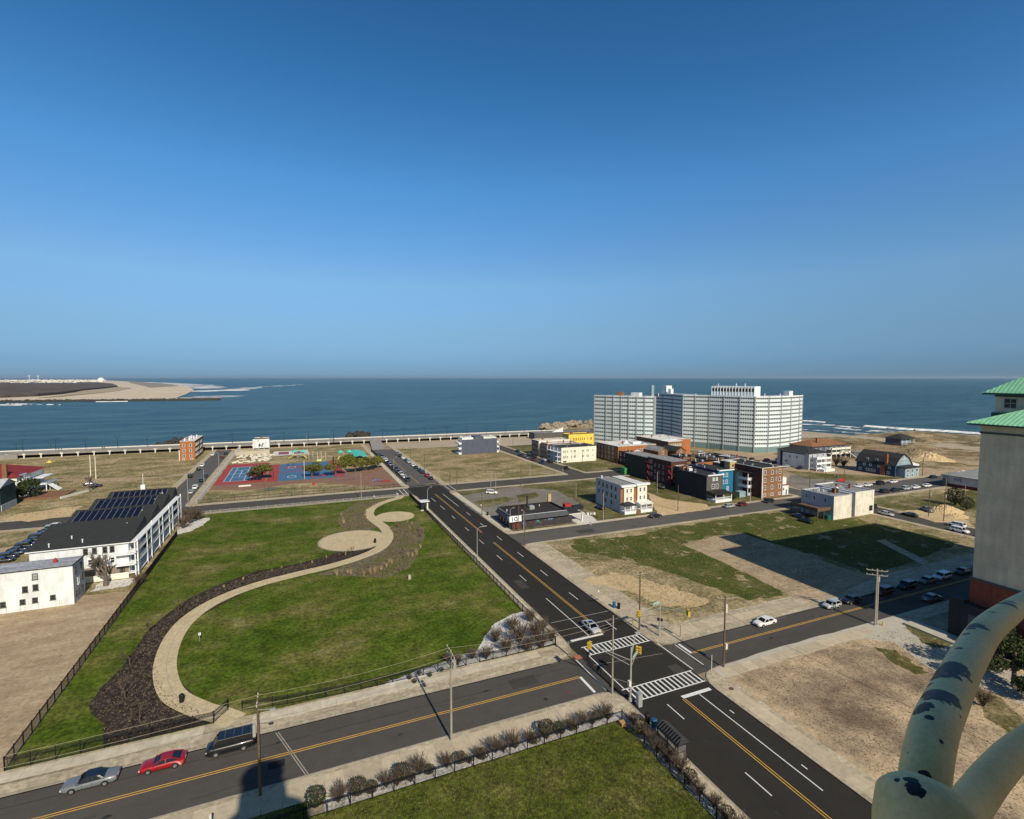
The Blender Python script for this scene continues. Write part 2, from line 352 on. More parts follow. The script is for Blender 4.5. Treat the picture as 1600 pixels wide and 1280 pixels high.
def blob(name,pts,mat,k=0,seg=2.0,jit=.5,px=False,sd=1,kind=True):
    rnd=random.Random(sd); P=[gp(*p,ZL) for p in pts] if px else pts; out=[]
    for i in range(len(P)):
        a,b_=P[i],P[(i+1)%len(P)]; L=math.hypot(b_[0]-a[0],b_[1]-a[1]); n=max(1,int(L/seg))
        for t in range(n): out.append((a[0]+(b_[0]-a[0])*t/n+rnd.uniform(-jit,jit),a[1]+(b_[1]-a[1])*t/n+rnd.uniform(-jit,jit)))
    return sheet(name,out,ZL+.005*k,mat)
lay('dirt_yard',rect(-415,79.0,-33.9,206),m_dirt)
blob('rough_grass',[(-200,178),(-36.5,190),(-36.5,203),(-60,204),(-200,205)],m_lotA,1,sd=3)
blob('rough_grass',[(-70,140.5),(-56,140.2),(-34.2,137),(-34.5,150),(-34.8,180),(-36,200),(-40,204),(-70,204)],m_lotA,2,sd=4)
lay('park_lawn',rect(-33.6,79.1,42.2,205.4),m_lawn)
lay('south_lawn',rect(-60,-50,41.0,57.6),m_lawn2)
blob('verge_grass',[(-9.5,54),(.2,54),(.2,60),(-3,61),(-6,60.5),(-9.3,59.6)],m_lawn2,1,jit=.1)
lay('vacant_lot',rect(66.2,77.2,185.5,130.8),m_lotA)
lay('brown_lot',rect(62.6,-50,250,59.4),m_dirt2)
lay('vacant_lot',rect(61.8,144.6,185.5,205.8),m_lotB)
lay('vacant_lot',rect(199.5,150,400,252),m_dirt)
lay('vacant_lot',rect(199.5,74,320,129.2),m_lotA)
lay('vacant_lot',rect(-400,223.2,-50.5,388),m_lotA)
lay('play_lawn',rect(-34.6,223.6,42.6,380),m_lotA)
lay('vacant_lot',rect(62.6,223.4,122,362),m_lotA)
lay('sand_strip',rect(135.4,330,186,362),m_beach)
lay('vacant_lot',rect(135.4,223.0,185.8,330),m_lotB)
sheet('sand_strip',[(60,346),(250,330),(215,366),(204,388),(60,396)],ZB+.02,m_beach)
blob('sand_strip',[(46,392),(-40,397),(-40,384.5),(46,384.5)],m_tan,1)
blob('scrub',[(200,262),(300,262),(330,300),(355,262),(392,232),(392,170),(430,90),(560,-80),(420,-80),(330,140),(300,150),(200,200)],m_dune,-.5,seg=4,jit=1.5)
blob('bare_sand',[(322,190),(350,228),(362,238),(400,240),(380,262),(352,268),(338,235),(312,205)],m_beach,0,jit=1)
# patches seen in the lots
m_patch=ground('patchy_green',[(.3,(.046,.07,.010)),(.5,(.072,.088,.016)),(.68,(.13,.125,.045))],.12,fine=3,fvar=.38,bmp=.12)
_n=m_patch.node_tree; _n.links.new(ramp(_n,noise(_n,.16,8,.72),[(.40,0.),(.46,1.)]),_n.nodes['Principled BSDF'].inputs['Alpha'])
blob('orange_sand_patch',[(905,905),(960,895),(1010,905),(1070,925),(1110,940),(1085,950),(1030,945),(985,925),(930,915)],m_tan,1,px=True,seg=1.2,jit=.9)
blob('grass_patch',[(893,845),(985,838),(1060,822),(1180,803),(1260,800),(1345,812),(1500,848),(1425,880),(1365,899),(1270,866),(1185,842),(1110,836),(1065,851),(1160,885),(1225,930),(1175,938),(1100,915),(1040,892),(950,870),(900,862)],m_patch,2,px=True,seg=2.0,jit=.9,sd=5)
blob('dirt_patch',[(1115,838),(1160,833),(1270,872),(1365,902),(1310,930),(1250,940),(1180,902),(1072,853)],m_dirt,3,px=True,seg=3,jit=.4,sd=6)
blob('pale_path',[(1370,845),(1382,843),(1480,893),(1470,897)],m_strip,4,px=True,seg=3,jit=.15)
blob('concrete_apron',[(1115,1046),(1205,1014),(1400,962),(1440,972),(1480,1000),(1600,1055),(1640,1120),(1560,1085),(1480,1060),(1440,1035),(1395,1003),(1345,998),(1300,1006),(1200,1028),(1130,1060)],m_conc,1,px=True,seg=3,jit=.15)
blob('grass_patch',[(1410,975),(1440,980),(1500,1002),(1478,1015),(1445,1008)],m_lotB,3,px=True,seg=.8,jit=.45)
blob('grass_patch',[(1370,1012),(1400,1017),(1450,1052),(1430,1052),(1385,1030)],m_lotB,2,px=True,seg=.8,jit=.45)
blob('grass_patch',[(1515,1070),(1560,1090),(1620,1140),(1620,1180),(1540,1120)],m_lotB,2,px=True,jit=.3)
blob('old_parking_lot',[(720,775),(800,761),(868,766),(905,786),(900,800),(860,786),(790,792),(752,806),(728,790)],m_asphold,1,px=True,jit=.3)
blob('old_parking_lot',[(62.2,146),(90,146),(93,160),(95,176),(80,182),(62.2,178)],m_asphold,2,jit=.5)
blob('grass_patch',[(742,784),(790,776),(803,780),(782,788),(748,794)],m_lotB,3,px=True,jit=.3)
blob('grass_patch',[(806,774),(838,769),(842,776),(812,785)],m_lotB,3,px=True,jit=.3,sd=2)
blob('concrete_pad',[(84.4,142.8),(92,142.8),(93.5,150),(94,160),(86,160)],m_pconc,3,jit=.3)
blob('dirt_patch',[(1012,770),(1040,780),(1105,788),(1110,795),(1030,806),(1020,790)],m_tan,1,px=True,jit=.4)
blob('old_parking_lot',[(1235,742),(1330,747),(1345,760),(1275,775),(1228,757)],m_asphold,1,px=True,jit=.6)
blob('grass_patch',[(1225,735),(1290,740),(1340,742),(1420,747),(1350,752),(1260,748)],m_lotB,2,px=True,jit=.5)
blob('grass_patch',[(1375,790),(1440,775),(1530,765),(1530,800),(1480,792),(1420,800)],m_lotB,1,px=True,jit=.8)
blob('dirt_patch',[(1400,800),(1440,795),(1510,812),(1520,822),(1460,815)],m_tan,2,px=True,jit=.6)
blob('sand_patch',[(0,812),(30,803),(100,793),(130,790),(110,806),(40,815)],m_tan,1,px=True,jit=.8)
blob('dirt_track',[(100,750),(160,747),(250,745),(300,738),(300,741),(200,752),(120,753)],m_dirt,1,px=True,jit=.6)
# playground surfaces
blob('rubber_mulch',[(-34.4,250),(-20,243),(0,250),(12,246),(20,239),(28,232),(36,226),(42.4,224),(42.4,278),(-34.4,262)],ground('red_brown_mulch',[(.3,(.20,.115,.08)),(.7,(.27,.165,.115))],.2,fvar=.15),2,jit=.1)
m_cred=M('court_red',(.33,.055,.05),.8,.1); m_cblue=M('court_blue',(.06,.15,.27),.8,.08); m_cpurp=M('court_mauve',(.22,.075,.12),.8,.1)
lay('tennis_court',rect(-34.2,259,-13.6,318),m_cred,3); lay('tennis_court',rect(-31,266,-20,307),m_cblue,4)
lay('basketball_court',rect(-12.8,258,22,309),m_cblue,3)
for r in ((-12.8,258,-8,309),(17,258,22,309)): lay('basketball_court',rect(*r),m_cred,4)
for r in ((-8,281,17,283.4),(-6,292,4,300),(6,262,14,268)): lay('basketball_court',rect(*r),m_cpurp,4)
b=MB()
for (x0,y0,x1,y1) in ((-31,266,-30.8,307),(-20.2,266,-20,307),(-31,266,-20,266.3),(-31,306.7,-20,307),(-28.5,266,-28.3,307),(-22.7,266,-22.5,307),(-31,286.3,-20,286.7),(-28.5,276,-22.5,276.3),(-28.5,297,-22.5,297.3),(-25.6,276,-25.4,297)): b.poly([(x0,y0,ZL+.025),(x1,y0,ZL+.025),(x1,y1,ZL+.025),(x0,y1,ZL+.025)])
for cx,cy in ((-2,268),(9,268),(-2,296),(9,296)):
    for k in range(16):
        a0,a1=k*math.pi/8,(k+1)*math.pi/8; b.poly([(cx+r*math.cos(a),cy+r*1.6*math.sin(a),ZL+.025) for r,a in ((1.8,a0),(2.05,a0),(2.05,a1),(1.8,a1))])
struct(b.build('court_lines',m_white_p))
lay('skate_plaza',rect(-13,344,7.5,364),m_pconc,3)
for x in (-10,-1): lay('skate_plaza',rect(x,348,x+6,360),m_cpurp,4)
# park beds, path and circles
def band(center,w,z,name,mat,cl=False,parent=None):
    P=[Vector(p) for p in center]; S=[]
    for i in range(len(P)-1):
        p0=P[max(i-1,0)];p1=P[i];p2=P[i+1];p3=P[min(i+2,len(P)-1)]
        for t in [k/5 for k in range(5)]:
            S.append(.5*((2*p1)+(p2-p0)*t+(2*p0-5*p1+4*p2-p3)*t*t+(-p0+3*p1-3*p2+p3)*t**3))
    S.append(P[-1]); b=MB(); L=[];Rr=[]
    for i,p in enumerate(S):
        d=(S[min(i+1,len(S)-1)]-S[max(i-1,0)]).normalized(); nn=Vector((-d.y,d.x)); L.append(p+nn*w/2); Rr.append(p-nn*w/2)
    for i in range(len(S)-1): b.poly([(Rr[i].x,Rr[i].y,z),(Rr[i+1].x,Rr[i+1].y,z),(L[i+1].x,L[i+1].y,z),(L[i].x,L[i].y,z)])
    o=b.build(name,mat,parent)
    if not parent: struct(o)
    return o,S
PATH=[(-8.6,78.4),(-10.6,80.6),(-13.8,83.5),(-18,89),(-20.6,97),(-21.5,104.5),(-21.4,111),(-20.2,117),(-17.4,122.5),(-13.2,127),(-7.5,130.6),(0,133.3),(7.5,135.6),(14.6,139.1),(20.3,143.7),(23.5,149.5),(25.2,156),(25.6,163),(24.6,170),(23.4,177),(23.2,183),(24.8,190),(28.4,196),(33,200.4),(37.2,203.4),(38.6,207.5)]
blob('mulch_bed',[(21,147.5),(14,145.8),(9,145.6),(5,142.6),(-2,140.6),(-9.7,139),(-16,134.6),(-21.6,128.4),(-24.8,121),(-26.6,114.2),(-27.3,101.6),(-28.6,95),(-28.9,91),(-27.6,88),(-25.4,84.6),(-23.8,79.3),(-10,79.3),(-20,96),(-20,115),(-8,130),(8,136),(20,144)],m_mulch,1,jit=.12)
blob('planting_bed',[(13.8,165.8),(12.0,178),(14.9,190.4),(21.8,202.8),(36.5,204),(30,198),(24,190),(22,178),(24,166),(20,163)],m_bed,1,jit=.3)
blob('planting_bed',[(26,163),(31,168.5),(36,168),(37,158),(34.5,148),(31.5,140),(26,126.8),(19,122.5),(10,127.6),(4,131),(12,135),(22,143),(26,152)],m_bed,1,jit=.3,sd=9)
def disc(name,cx,cy,r,mat,k,par=None):
    b=MB(); b.poly([(cx+r*math.cos(a*math.pi/24),cy+r*math.sin(a*math.pi/24),ZL+.005*k) for a in range(48)]); o=b.build(name,mat,par)
    if not par: struct(o)
    return o
disc('paved_circle',15,155.2,9.9,m_kerb,2); disc('paved_circle',15,155.2,9.4,m_patio,3); disc('paved_circle',31,176.4,6.6,m_patio,3)
path,S=band(PATH,3.3,ZL+.022,'path',m_patio)
g_=MB()
acc=0
for i in range(1,len(S)-1):
    acc+=(S[i]-S[i-1]).length
    if acc>2.6:
        acc=0; d=(S[i+1]-S[i-1]).normalized(); nn=Vector((-d.y,d.x)); a=S[i]-nn*1.6;c_=S[i]+nn*1.6; d=d*.03
        g_.poly([(a.x-d.x,a.y-d.y,ZL+.027),(a.x+d.x,a.y+d.y,ZL+.027),(c_.x+d.x,c_.y+d.y,ZL+.027),(c_.x-d.x,c_.y-d.y,ZL+.027)])
for i in range(len(S)-1):
    a,c_=S[i],S[i+1]; d=(c_-a).normalized(); nn=Vector((-d.y,d.x))*.04; a2=a+nn*-5;c2=c_+nn*-5
    g_.poly([(a2.x-nn.x,a2.y-nn.y,ZL+.027),(c2.x-nn.x,c2.y-nn.y,ZL+.027),(c2.x+nn.x,c2.y+nn.y,ZL+.027),(a2.x+nn.x,a2.y+nn.y,ZL+.027)])
for k in range(9):      # crazed joints of the two circles
    a=k*.7; g_.bar((15+9*math.cos(a),155.2+9*math.sin(a),ZL+.018),(15+9*math.cos(a+2.3),155.2+9*math.sin(a+2.3),ZL+.018),.05,.006)
struct(g_.build('path_joints',m_kerb))
blob('gravel_bed',[(583,1079),(610,1064),(640,1052),(690,1035),(745,1015),(757,995),(772,975),(800,960),(822,955),(845,975),(868,1005),(800,1022),(700,1046)],m_gravel,2,px=True,seg=1,jit=.25)
lay('gravel_bed',rect(2,57.6,41.0,59.4),m_gravel,1); lay('gravel_bed',rect(41.0,20,42.4,59.4),m_gravel,1)
blob('gravel_bed',[(-35,181),(-31,184),(-28.3,190),(-27.3,197),(-28,200),(-34.5,199)],m_gravel,2,seg=1,jit=.3)
blob('gravel_bed',[(-43,140),(-36,141),(-36,146),(-43,146)],m_gravel,3,seg=1,jit=.3)
# paving slabs, each its own piece (laid with open joints)
def slabs(key,x0,y0,x1,y1,nx,ny,mat=m_slab,seed=1):
    o=BLK[key][0]; dx,dy=(x1-x0)/nx,(y1-y0)/ny; rnd=random.Random(seed)
    b=MB(); b.box(-dx/2+.025,-dy/2+.025,-.02,dx/2-.025,dy/2-.025,.0); me=b.mesh('slab',mat)
    for i in range(nx):
        for j in range(ny):
            s=put('slab',me,o,(x0+(i+.5)*dx,y0+(j+.5)*dy,ZL+.012+rnd.uniform(0,.012))); s.rotation_euler=(rnd.uniform(-.004,.004),rnd.uniform(-.004,.004),0)
slabs('south',-36,59.9,40.4,63.3,34,1,seed=2)
slabs('south',42.6,5,44.1,59,1,27,seed=3)
slabs('park',-60,76.8,-12.4,78.7,20,1,m_slab2,seed=4)
slabs('park',-6.5,76.6,38,78.6,20,1,m_slab2,seed=5)
slabs('park',42.5,80,43.9,202,1,52,m_slab2,seed=6)
slabs('ne',59.3,79,62.0,128,1,20,seed=7)
slabs('ne',62.5,73.3,100,75.6,15,1,seed=8)
slabs('se',59.3,20,61.8,56.5,1,18,seed=9)
slabs('se',63,59.6,100,61.8,16,1,seed=10)
slabs('bar',59.3,146,61.6,203,1,22,m_slab2,seed=11)
slabs('bar',62.5,142.7,120,144.2,22,1,m_slab2,seed=12)
slabs('play',42.8,226,45.2,338,1,36,m_slab2,seed=13)
# painted markings
wp=MB();yp=MB(); ZP=Z1+.006
def pr(b,x0,y0,x1,y1): b.box(x0,y0,Z1-.01,x1,y1,ZP)
for x in (52.28,52.66): pr(yp,x,-30,x+.12,58.0); pr(yp,x,79.6,x+.12,137.5); pr(yp,x,147.6,x+.12,205)
for y in (68.78,69.14): pr(yp,-300,y,41.0,y+.12)
for y in (67.40,67.76): pr(yp,62.9,y,260,y+.12)
pr(yp,51.1,229,51.3,250); pr(yp,51.6,262,51.8,308)
for y0,y1 in ((79.8,97.5),(107.8,111.6),(123,127),(137.3,141.5),(151,155),(166,170),(179,185.5),(192,199)): pr(wp,49.35,y0,49.5,y1)
for y0,y1 in ((79.8,83.6),(94.2,98.2),(108.7,112.7),(123,127),(138.4,142.4),(153.4,157.8),(168,172.4),(182,204)): pr(wp,55.45,y0,55.6,y1)
for y0,y1 in ((54.4,58),(40,43.8),(25.6,29.4),(11,15)): pr(wp,49.35,y0,49.5,y1)
pr(wp,55.45,38.2,55.6,58); pr(wp,56.8,52.6,56.95,53.4); pr(wp,56.8,41.2,56.95,42)
pr(wp,45.4,79.1,52.2,79.7); pr(wp,40.95,64.6,41.4,69.0); pr(wp,52.6,58.1,58.1,58.75); pr(wp,62.5,67.6,62.95,70.9)
for x0,y0,x1,y1 in ((45.9,76.55,58.9,76.75),(45.9,73.85,58.9,74.05),(45.3,63.35,58.9,63.55),(45.3,60.25,58.9,60.45)): pr(wp,x0,y0,x1,y1)
for i in range(15): x=46.3+i*.86; pr(wp,x,74.05,x+.28,76.55)
for i in range(15): x=46.0+i*.88; pr(wp,x,60.45,x+.28,63.35)
for x,y0,y1 in ((43.0,64.4,73.7),(45.7,63.6,73.8),(59.3,63.6,73.8),(61.9,64,71.0)): pr(wp,x,y0,x+.17,y1)
for x in (40.2,42.1): pr(wp,x,208.5,x+.25,219.6)
for x in (60.4,62.4): pr(wp,x,208.5,x+.25,219.6)
pr(wp,38.0,210,38.6,213)
for y in (222.2,): pr(wp,46,y,59,y+.2); pr(yp,53,225.5,58,226)
for y in (83.5,87): pr(wp,45.2,y,58.5,y+.05)
struct(wp.build('white_road_markings',m_white_p)); struct(yp.build('yellow_road_markings',m_yel_p))
# sawn trenches, tar seams and manholes
b=MB()
for (x0,y0,x1,y1,wd) in ((.2,64.2,-3.4,73.8,.12),(.5,64.2,-3.1,73.8,.12),(45,71,58,69.5,.07),(45.5,67,48,64,.07),(60,72,90,70.9,.05)): b.bar((x0,y0,Z1),(x1,y1,Z1),wd,.012)
struct(b.build('road_seams',m_kerb))
b=MB()
for k in range(7): y=72.3+U(-.9,.5); b.bar((-50+k*13,y,Z1),(-38+k*13,y+U(-.2,.2),Z1),.07,.012)
for (x,y) in ((-30,70.6),(0,71.8)): pass
struct(b.build('tar_seams',m_roofb))
for (x,y,zz) in ((37.5,66.2,Z1),(43.4,57.9,ZL+.02),(60.9,57.0,ZL+.02),(44.0,56.2,ZL+.02)):
    b=MB(); b.cyl(x,y,zz-.01,zz+.012,.38,n=16); tag(b.build('manhole_cover',M('rust_iron',(.12,.06,.045),.9)),{37.5:'round manhole cover in the street asphalt near the corner',43.4:'round rusty cover on the sidewalk behind the signal cabinet',60.9:'rusty round cover on the sidewalk across the avenue',44.0:'round cover beside the black litter bin'}[x],'manhole cover')
b=MB(); b.box(-4.1,66.9,Z1-.01,-2.2,68.2,Z1+.007); struct(b.build('lantern_shade_patch',m_roofb))  # dark rectangle painting the lantern's window pattern into its shadow on the street
def stain(x,y,rx,ry,mat,name,k=.003,sd=0):
    rn=random.Random(sd); b=MB(); b.poly([(x+rx*math.cos(a*.4488)*rn.uniform(.6,1.1),y+ry*math.sin(a*.4488)*rn.uniform(.6,1.1),Z1+k) for a in range(14)]); struct(b.build(name,mat))
m_oil=M('oil_stain',(.030,.028,.026),.7,.3,2); m_rep=ground('repair_asphalt',[(.3,(.055,.051,.046)),(.7,(.068,.063,.056))],.3,fine=6,fvar=.12)
for i,(x,y,rx,ry) in enumerate(((-20,66.4,.5,.3),(-3,71.6,.4,.3),(12,66.9,.35,.25),(26,71.4,.6,.25),(33.5,66.1,.45,.4),(49,50,.4,.8),(54,95,.35,.9),(50.4,120,.5,1.0),(57,70,.5,.4),(80,66,.7,.3),(95,69,.5,.3),(73,140,.5,.4),(100,135,.6,.4),(48,38,.3,.6),(54.5,30,.5,.9))): stain(x,y,rx,ry,m_oil,'oil_stain',.003,i)
for i,(x0,y0,x1,y1) in enumerate(((30,70.1,34.5,72.6),(-44,64.6,-39,66.8),(46.6,104,48.6,109),(56,60,58,66),(118,64.0,124,66.5),(80,135,86,138),(-20,209.5,-12,212))): b=MB(); b.box(x0,y0,Z1-.01,x1,y1,Z1+.0035); struct(b.build('asphalt_repair',m_rep))
b=MB()
for (x,y,L_) in ((44.9,83,38),(45.1,130,60),(58.3,100,36),(52.0,150,50)): b.bar((x,y,Z1),(x+.05,y+L_,Z1),.05,.010)
for (x,y) in ((15,70.9),(-30,67.3),(-12,65.6),(75,65.2),(90,70.2)):
    p=Vector((x,y,Z1)); 
    for k in range(9): q=p+Vector((U(.6,1.4),U(-.35,.35),0)); b.bar(p,q,.045,.010); p=q
struct(b.build('tar_crack_seals',m_roofb))
b=MB(); b.box(43.1,73.4,ZB,44.3,74.6,ZB+.02); struct(b.build('tactile_paving',M('tactile_red',(.42,.14,.08))))
# ---------------------------------------------------------------- buildings
WM={}
def winmesh(w,h,fr=None,gl=None,style=0,th=.11):
    k=(round(w,2),round(h,2),(fr or m_whiteb).name,(gl or m_glass).name,style)
    if k not in WM:
        b=MB(); t=min(.14,w*.16)
        b.box(-w/2,-.10,-h/2,-w/2+t,.02,h/2); b.box(w/2-t,-.10,-h/2,w/2,.02,h/2)
        b.box(-w/2+t,-.10,h/2-t,w/2-t,.02,h/2); b.box(-w/2-.05,-.16,-h/2-.04,w/2+.05,.02,-h/2+t*.8)
        if style!=2: b.box(-w/2+t,-.075,-.04,w/2-t,.02,.04)
        if style==1: b.box(-.04,-.075,-h/2+t,.04,.02,h/2-t)
        p=MB(); p.box(-w/2+t,-.05,-h/2+t*.8,w/2-t,-.03,h/2-t)
        WM[k]=(b.mesh('window',fr or m_whiteb),p.mesh('pane',gl or m_glass))
    return WM[k]
ROT={'S':0,'E':math.pi/2,'N':math.pi,'W':-math.pi/2}
def wins(root,X0,Y0,X1,Y1,face,us,zs,w=.9,h=1.5,fr=None,gl=None,style=0,label=None):
    """windows on one side of a box; us measured along the side from its left end as seen from outside"""
    mw,mp=winmesh(w,h,fr,gl,style); out=[]
    for z in zs:
        for u in us:
            x,y={'S':(X0+u,Y0),'E':(X1,Y0+u),'N':(X1-u,Y1),'W':(X0,Y1-u)}[face]
            o=put('window',mw,root,(x,y,z),ROT[face]); put('pane',mp,o)
            if label: o['label']=label
            out.append(o)
    return out
def shell(root,W,D,H,mS,mW=None,mE=None,mN=None,roof=None,par=.35,x0=0,y0=0,z0=0,name='wall',trim=None,step=None):
    """walls with parapet + sunk roof, as parts"""
    mW=mW or mS;mE=mE or mW;mN=mN or mW; t=.25; b=MB(); x1,y1=x0+W,y0+D
    b.box(x0,y0,z0,x1,y0+t,H,0); b.box(x0,y0+t,z0,x0+t,y1-t,H,1); b.box(x1-t,y0+t,z0,x1,y1-t,H,2); b.box(x0,y1-t,z0,x1,y1,H,3)
    b.build(name,[mS,mW,mE,mN],root)
    r=MB(); r.box(x0+t,y0+t,H-par-.2,x1-t,y1-t,H-par); r.build('roof',roof or m_roofb,root)
    if par>0 and W>4.5 and D>6: clutter(root,x0,y0,x1,y1,H-par,min(9,int(W*D/26)+2),int(x0*7+W*13+D*5+H*11+root.location.x))
    if trim:
        c=MB(); e=.12; c.box(x0-e,y0-e,H,x1+e,y0+t,H+.15); c.box(x0-e,y1-t,H,x1+e,y1+e,H+.15); c.box(x0-e,y0+t,H,x0+t,y1-t,H+.15); c.box(x1-t,y0+t,H,x1+e,y1-t,H+.15); c.build('coping',trim,root)
def clutter(root,x0,y0,x1,y1,z,n,seed):
    rn=random.Random(seed)
    for k in range(n):
        x=rn.uniform(x0+.8,x1-1.2); y=rn.uniform(y0+.8,y1-1.2); q=rn.random()
        b=MB()
        if q<.5: b.cyl(x,y,z,z+rn.uniform(.4,1.1),.1,n=6); b.build('vent_pipe',m_whiteb if q<.25 else m_roofb,root)
        elif q<.8: b.box(x,y,z,x+rn.uniform(.5,1),y+rn.uniform(.5,.9),z+rn.uniform(.3,.8)); b.build('roof_hatch',m_alu if q<.65 else m_roofg,root)
        else: b.box(x,y,z,x+.6,y+.6,z+1.5); b.box(x-.08,y-.08,z+1.5,x+.68,y+.68,z+1.62); b.build('chimney',m_brick,root)
def gable(root,x0,y0,x1,y1,z,rise,axis,mat,wmat=None,over=.4,name='roof'):
    b=MB(); th=.18
    X0,Y0,X1,Y1=x0-over,y0-over,x1+over,y1+over
    if axis=='x':
        ym=(Y0+Y1)/2
        for s,ya in ((0,Y0),(1,Y1)):
            q=[(X0,ya,z),(X1,ya,z),(X1,ym,z+rise),(X0,ym,z+rise)]; 
            if s: q=q[::-1]
            b.poly(q); b.poly([(p[0],p[1],p[2]-th) for p in q][::-1])
            b.poly([(X0,ya,z-th),(X1,ya,z-th),(X1,ya,z),(X0,ya,z)] if not s else [(X1,ya,z-th),(X0,ya,z-th),(X0,ya,z),(X1,ya,z)])
        for xe in (X0,X1): b.poly([(xe,Y0,z-th),(xe,Y0,z),(xe,ym,z+rise),(xe,ym,z+rise-th)]); b.poly([(xe,Y1,z-th),(xe,Y1,z),(xe,ym,z+rise),(xe,ym,z+rise-th)])
        b.build(name,mat,root)
        if wmat:
            g=MB(); ymw=(y0+y1)/2; rr=rise-.25
            for xe in (x0+.01,x1-.01): g.poly([(xe,y0,z-.2),(xe,y1,z-.2),(xe,ymw,z+rr)])
            g.build('gable_wall',wmat,root)
    else:
        xm=(X0+X1)/2
        for s,xa in ((0,X0),(1,X1)):
            q=[(xa,Y0,z),(xa,Y1,z),(xm,Y1,z+rise),(xm,Y0,z+rise)]
            if not s: q=q[::-1]
            b.poly(q); b.poly([(p[0],p[1],p[2]-th) for p in q][::-1]); b.poly([(xa,Y0,z-th),(xa,Y1,z-th),(xa,Y1,z),(xa,Y0,z)])
        for ye in (Y0,Y1): b.poly([(X0,ye,z-th),(X0,ye,z),(xm,ye,z+rise),(xm,ye,z+rise-th)]); b.poly([(X1,ye,z-th),(X1,ye,z),(xm,ye,z+rise),(xm,ye,z+rise-th)])
        b.build(name,mat,root)
        if wmat:
            g=MB(); xmw=(x0+x1)/2; rr=rise-.25
            for ye in (y0+.01,y1-.01): g.poly([(x0,ye,z-.2),(x1,ye,z-.2),(xmw,ye,z+rr)])
            g.build('gable_wall',wmat,root)
def hip(root,x0,y0,x1,y1,z,rise,mat,over=.5,name='roof',ins=None):
    b=MB(); X0,Y0,X1,Y1=x0-over,y0-over,x1+over,y1+over; k=min(X1-X0,Y1-Y0)/2 if ins is None else ins
    if X1-X0>=Y1-Y0: a,c_=(X0+k,(Y0+Y1)/2,z+rise),(X1-k,(Y0+Y1)/2,z+rise); F=[[(X0,Y0),(X1,Y0),c_,a],[(X1,Y0),(X1,Y1),c_],[(X1,Y1),(X0,Y1),a,c_],[(X0,Y1),(X0,Y0),a]]
    else: a,c_=((X0+X1)/2,Y0+k,z+rise),((X0+X1)/2,Y1-k,z+rise); F=[[(X0,Y0),(X1,Y0),a],[(X1,Y0),(X1,Y1),c_,a],[(X1,Y1),(X0,Y1),c_],[(X0,Y1),(X0,Y0),a,c_]]
    for f in F: b.poly([(p[0],p[1],z) if len(p)==2 else p for p in f])
    b.poly([(X0,Y0,z-.01),(X0,Y1,z-.01),(X1,Y1,z-.01),(X1,Y0,z-.01)]); b.build(name,mat,root)
def unit(root,x,y,z,w=1.2,d=1,h=.9,mat=None,name='roof_unit'):
    b=MB(); b.box(x,y,z,x+w,y+d,z+h); b.box(x+w*.15,y-.03,z+h*.2,x+w*.85,y,z+h*.8); b.cyl(x+w/2,y+d/2,z+h,z+h+.12,min(w,d)*.35,n=10); b.build(name,mat or m_alu,root)
def vent(root,x,y,z,h=.9,r=.12,mat=None):
    b=MB(); b.cyl(x,y,z,z+h,r,n=8); b.cyl(x,y,z+h,z+h+.12,r*1.8,r*1.2,n=8); b.build('roof_vent',mat or m_whiteb,root)
def porch(root,x0,y0,x1,z0=.9,z1=3.0,dep=2.2,mat=None,roofm=None,rail=True,peak=0,mid=True):
    """porch in front of the south face at y0 (root coordinates)"""
    mat=mat or m_whiteb; y=y0-dep
    b=MB(); b.box(x0,y,0,x1,y0,z0); b.build('porch_base',mat,root)
    for x in [x0+.1,x1-.1]+([(x0+x1)/2] if mid else []):
        c=MB(); c.box(x-.12,y+.02,z0,x+.12,y+.26,z1); c.build('porch_post',mat,root)
    if rail: c=MB(); c.box(x0+.2,y+.08,z0+.85,x1-.2,y+.16,z0+.95); c.box(x0+.05,y+.3,z0+.85,x0+.13,y0,z0+.95); [c.box(x0+.3+k*.28,y+.1,z0,x0+.34+k*.28,y+.14,z0+.85) for k in range(int((x1-x0-.5)/.28))]; c.build('porch_railing',mat,root)
    c=MB(); e=.35
    if peak: c.poly([(x0-e,y-e,z1),(x1+e,y-e,z1),((x0+x1)/2,y0,z1+peak)]); c.poly([(x1+e,y-e,z1),(x1+e,y0,z1),((x0+x1)/2,y0,z1+peak)]); c.poly([(x0-e,y0,z1),(x0-e,y-e,z1),((x0+x1)/2,y0,z1+peak)]); c.box(x0-e,y-e,z1-.14,x1+e,y0,z1-.005)
    else: c.box(x0-e,y-e,z1-.16,x1+e,y0,z1); c.poly([(x0-e,y-e,z1+.01),(x1+e,y-e,z1+.01),(x1+e,y0,z1+.6),(x0-e,y0,z1+.6)]); c.poly([(x0-e,y0,z1+.6),(x0-e,y0,z1+.01),(x0-e,y-e,z1+.01)]); c.poly([(x1+e,y0,z1+.01),(x1+e,y0,z1+.6),(x1+e,y-e,z1+.01)])
    c.build('porch_roof',roofm or m_roofd,root)
def fr(n,a,b_): return [a+(b_-a)*(i+.5)/n for i in range(n)]
ZG=.13
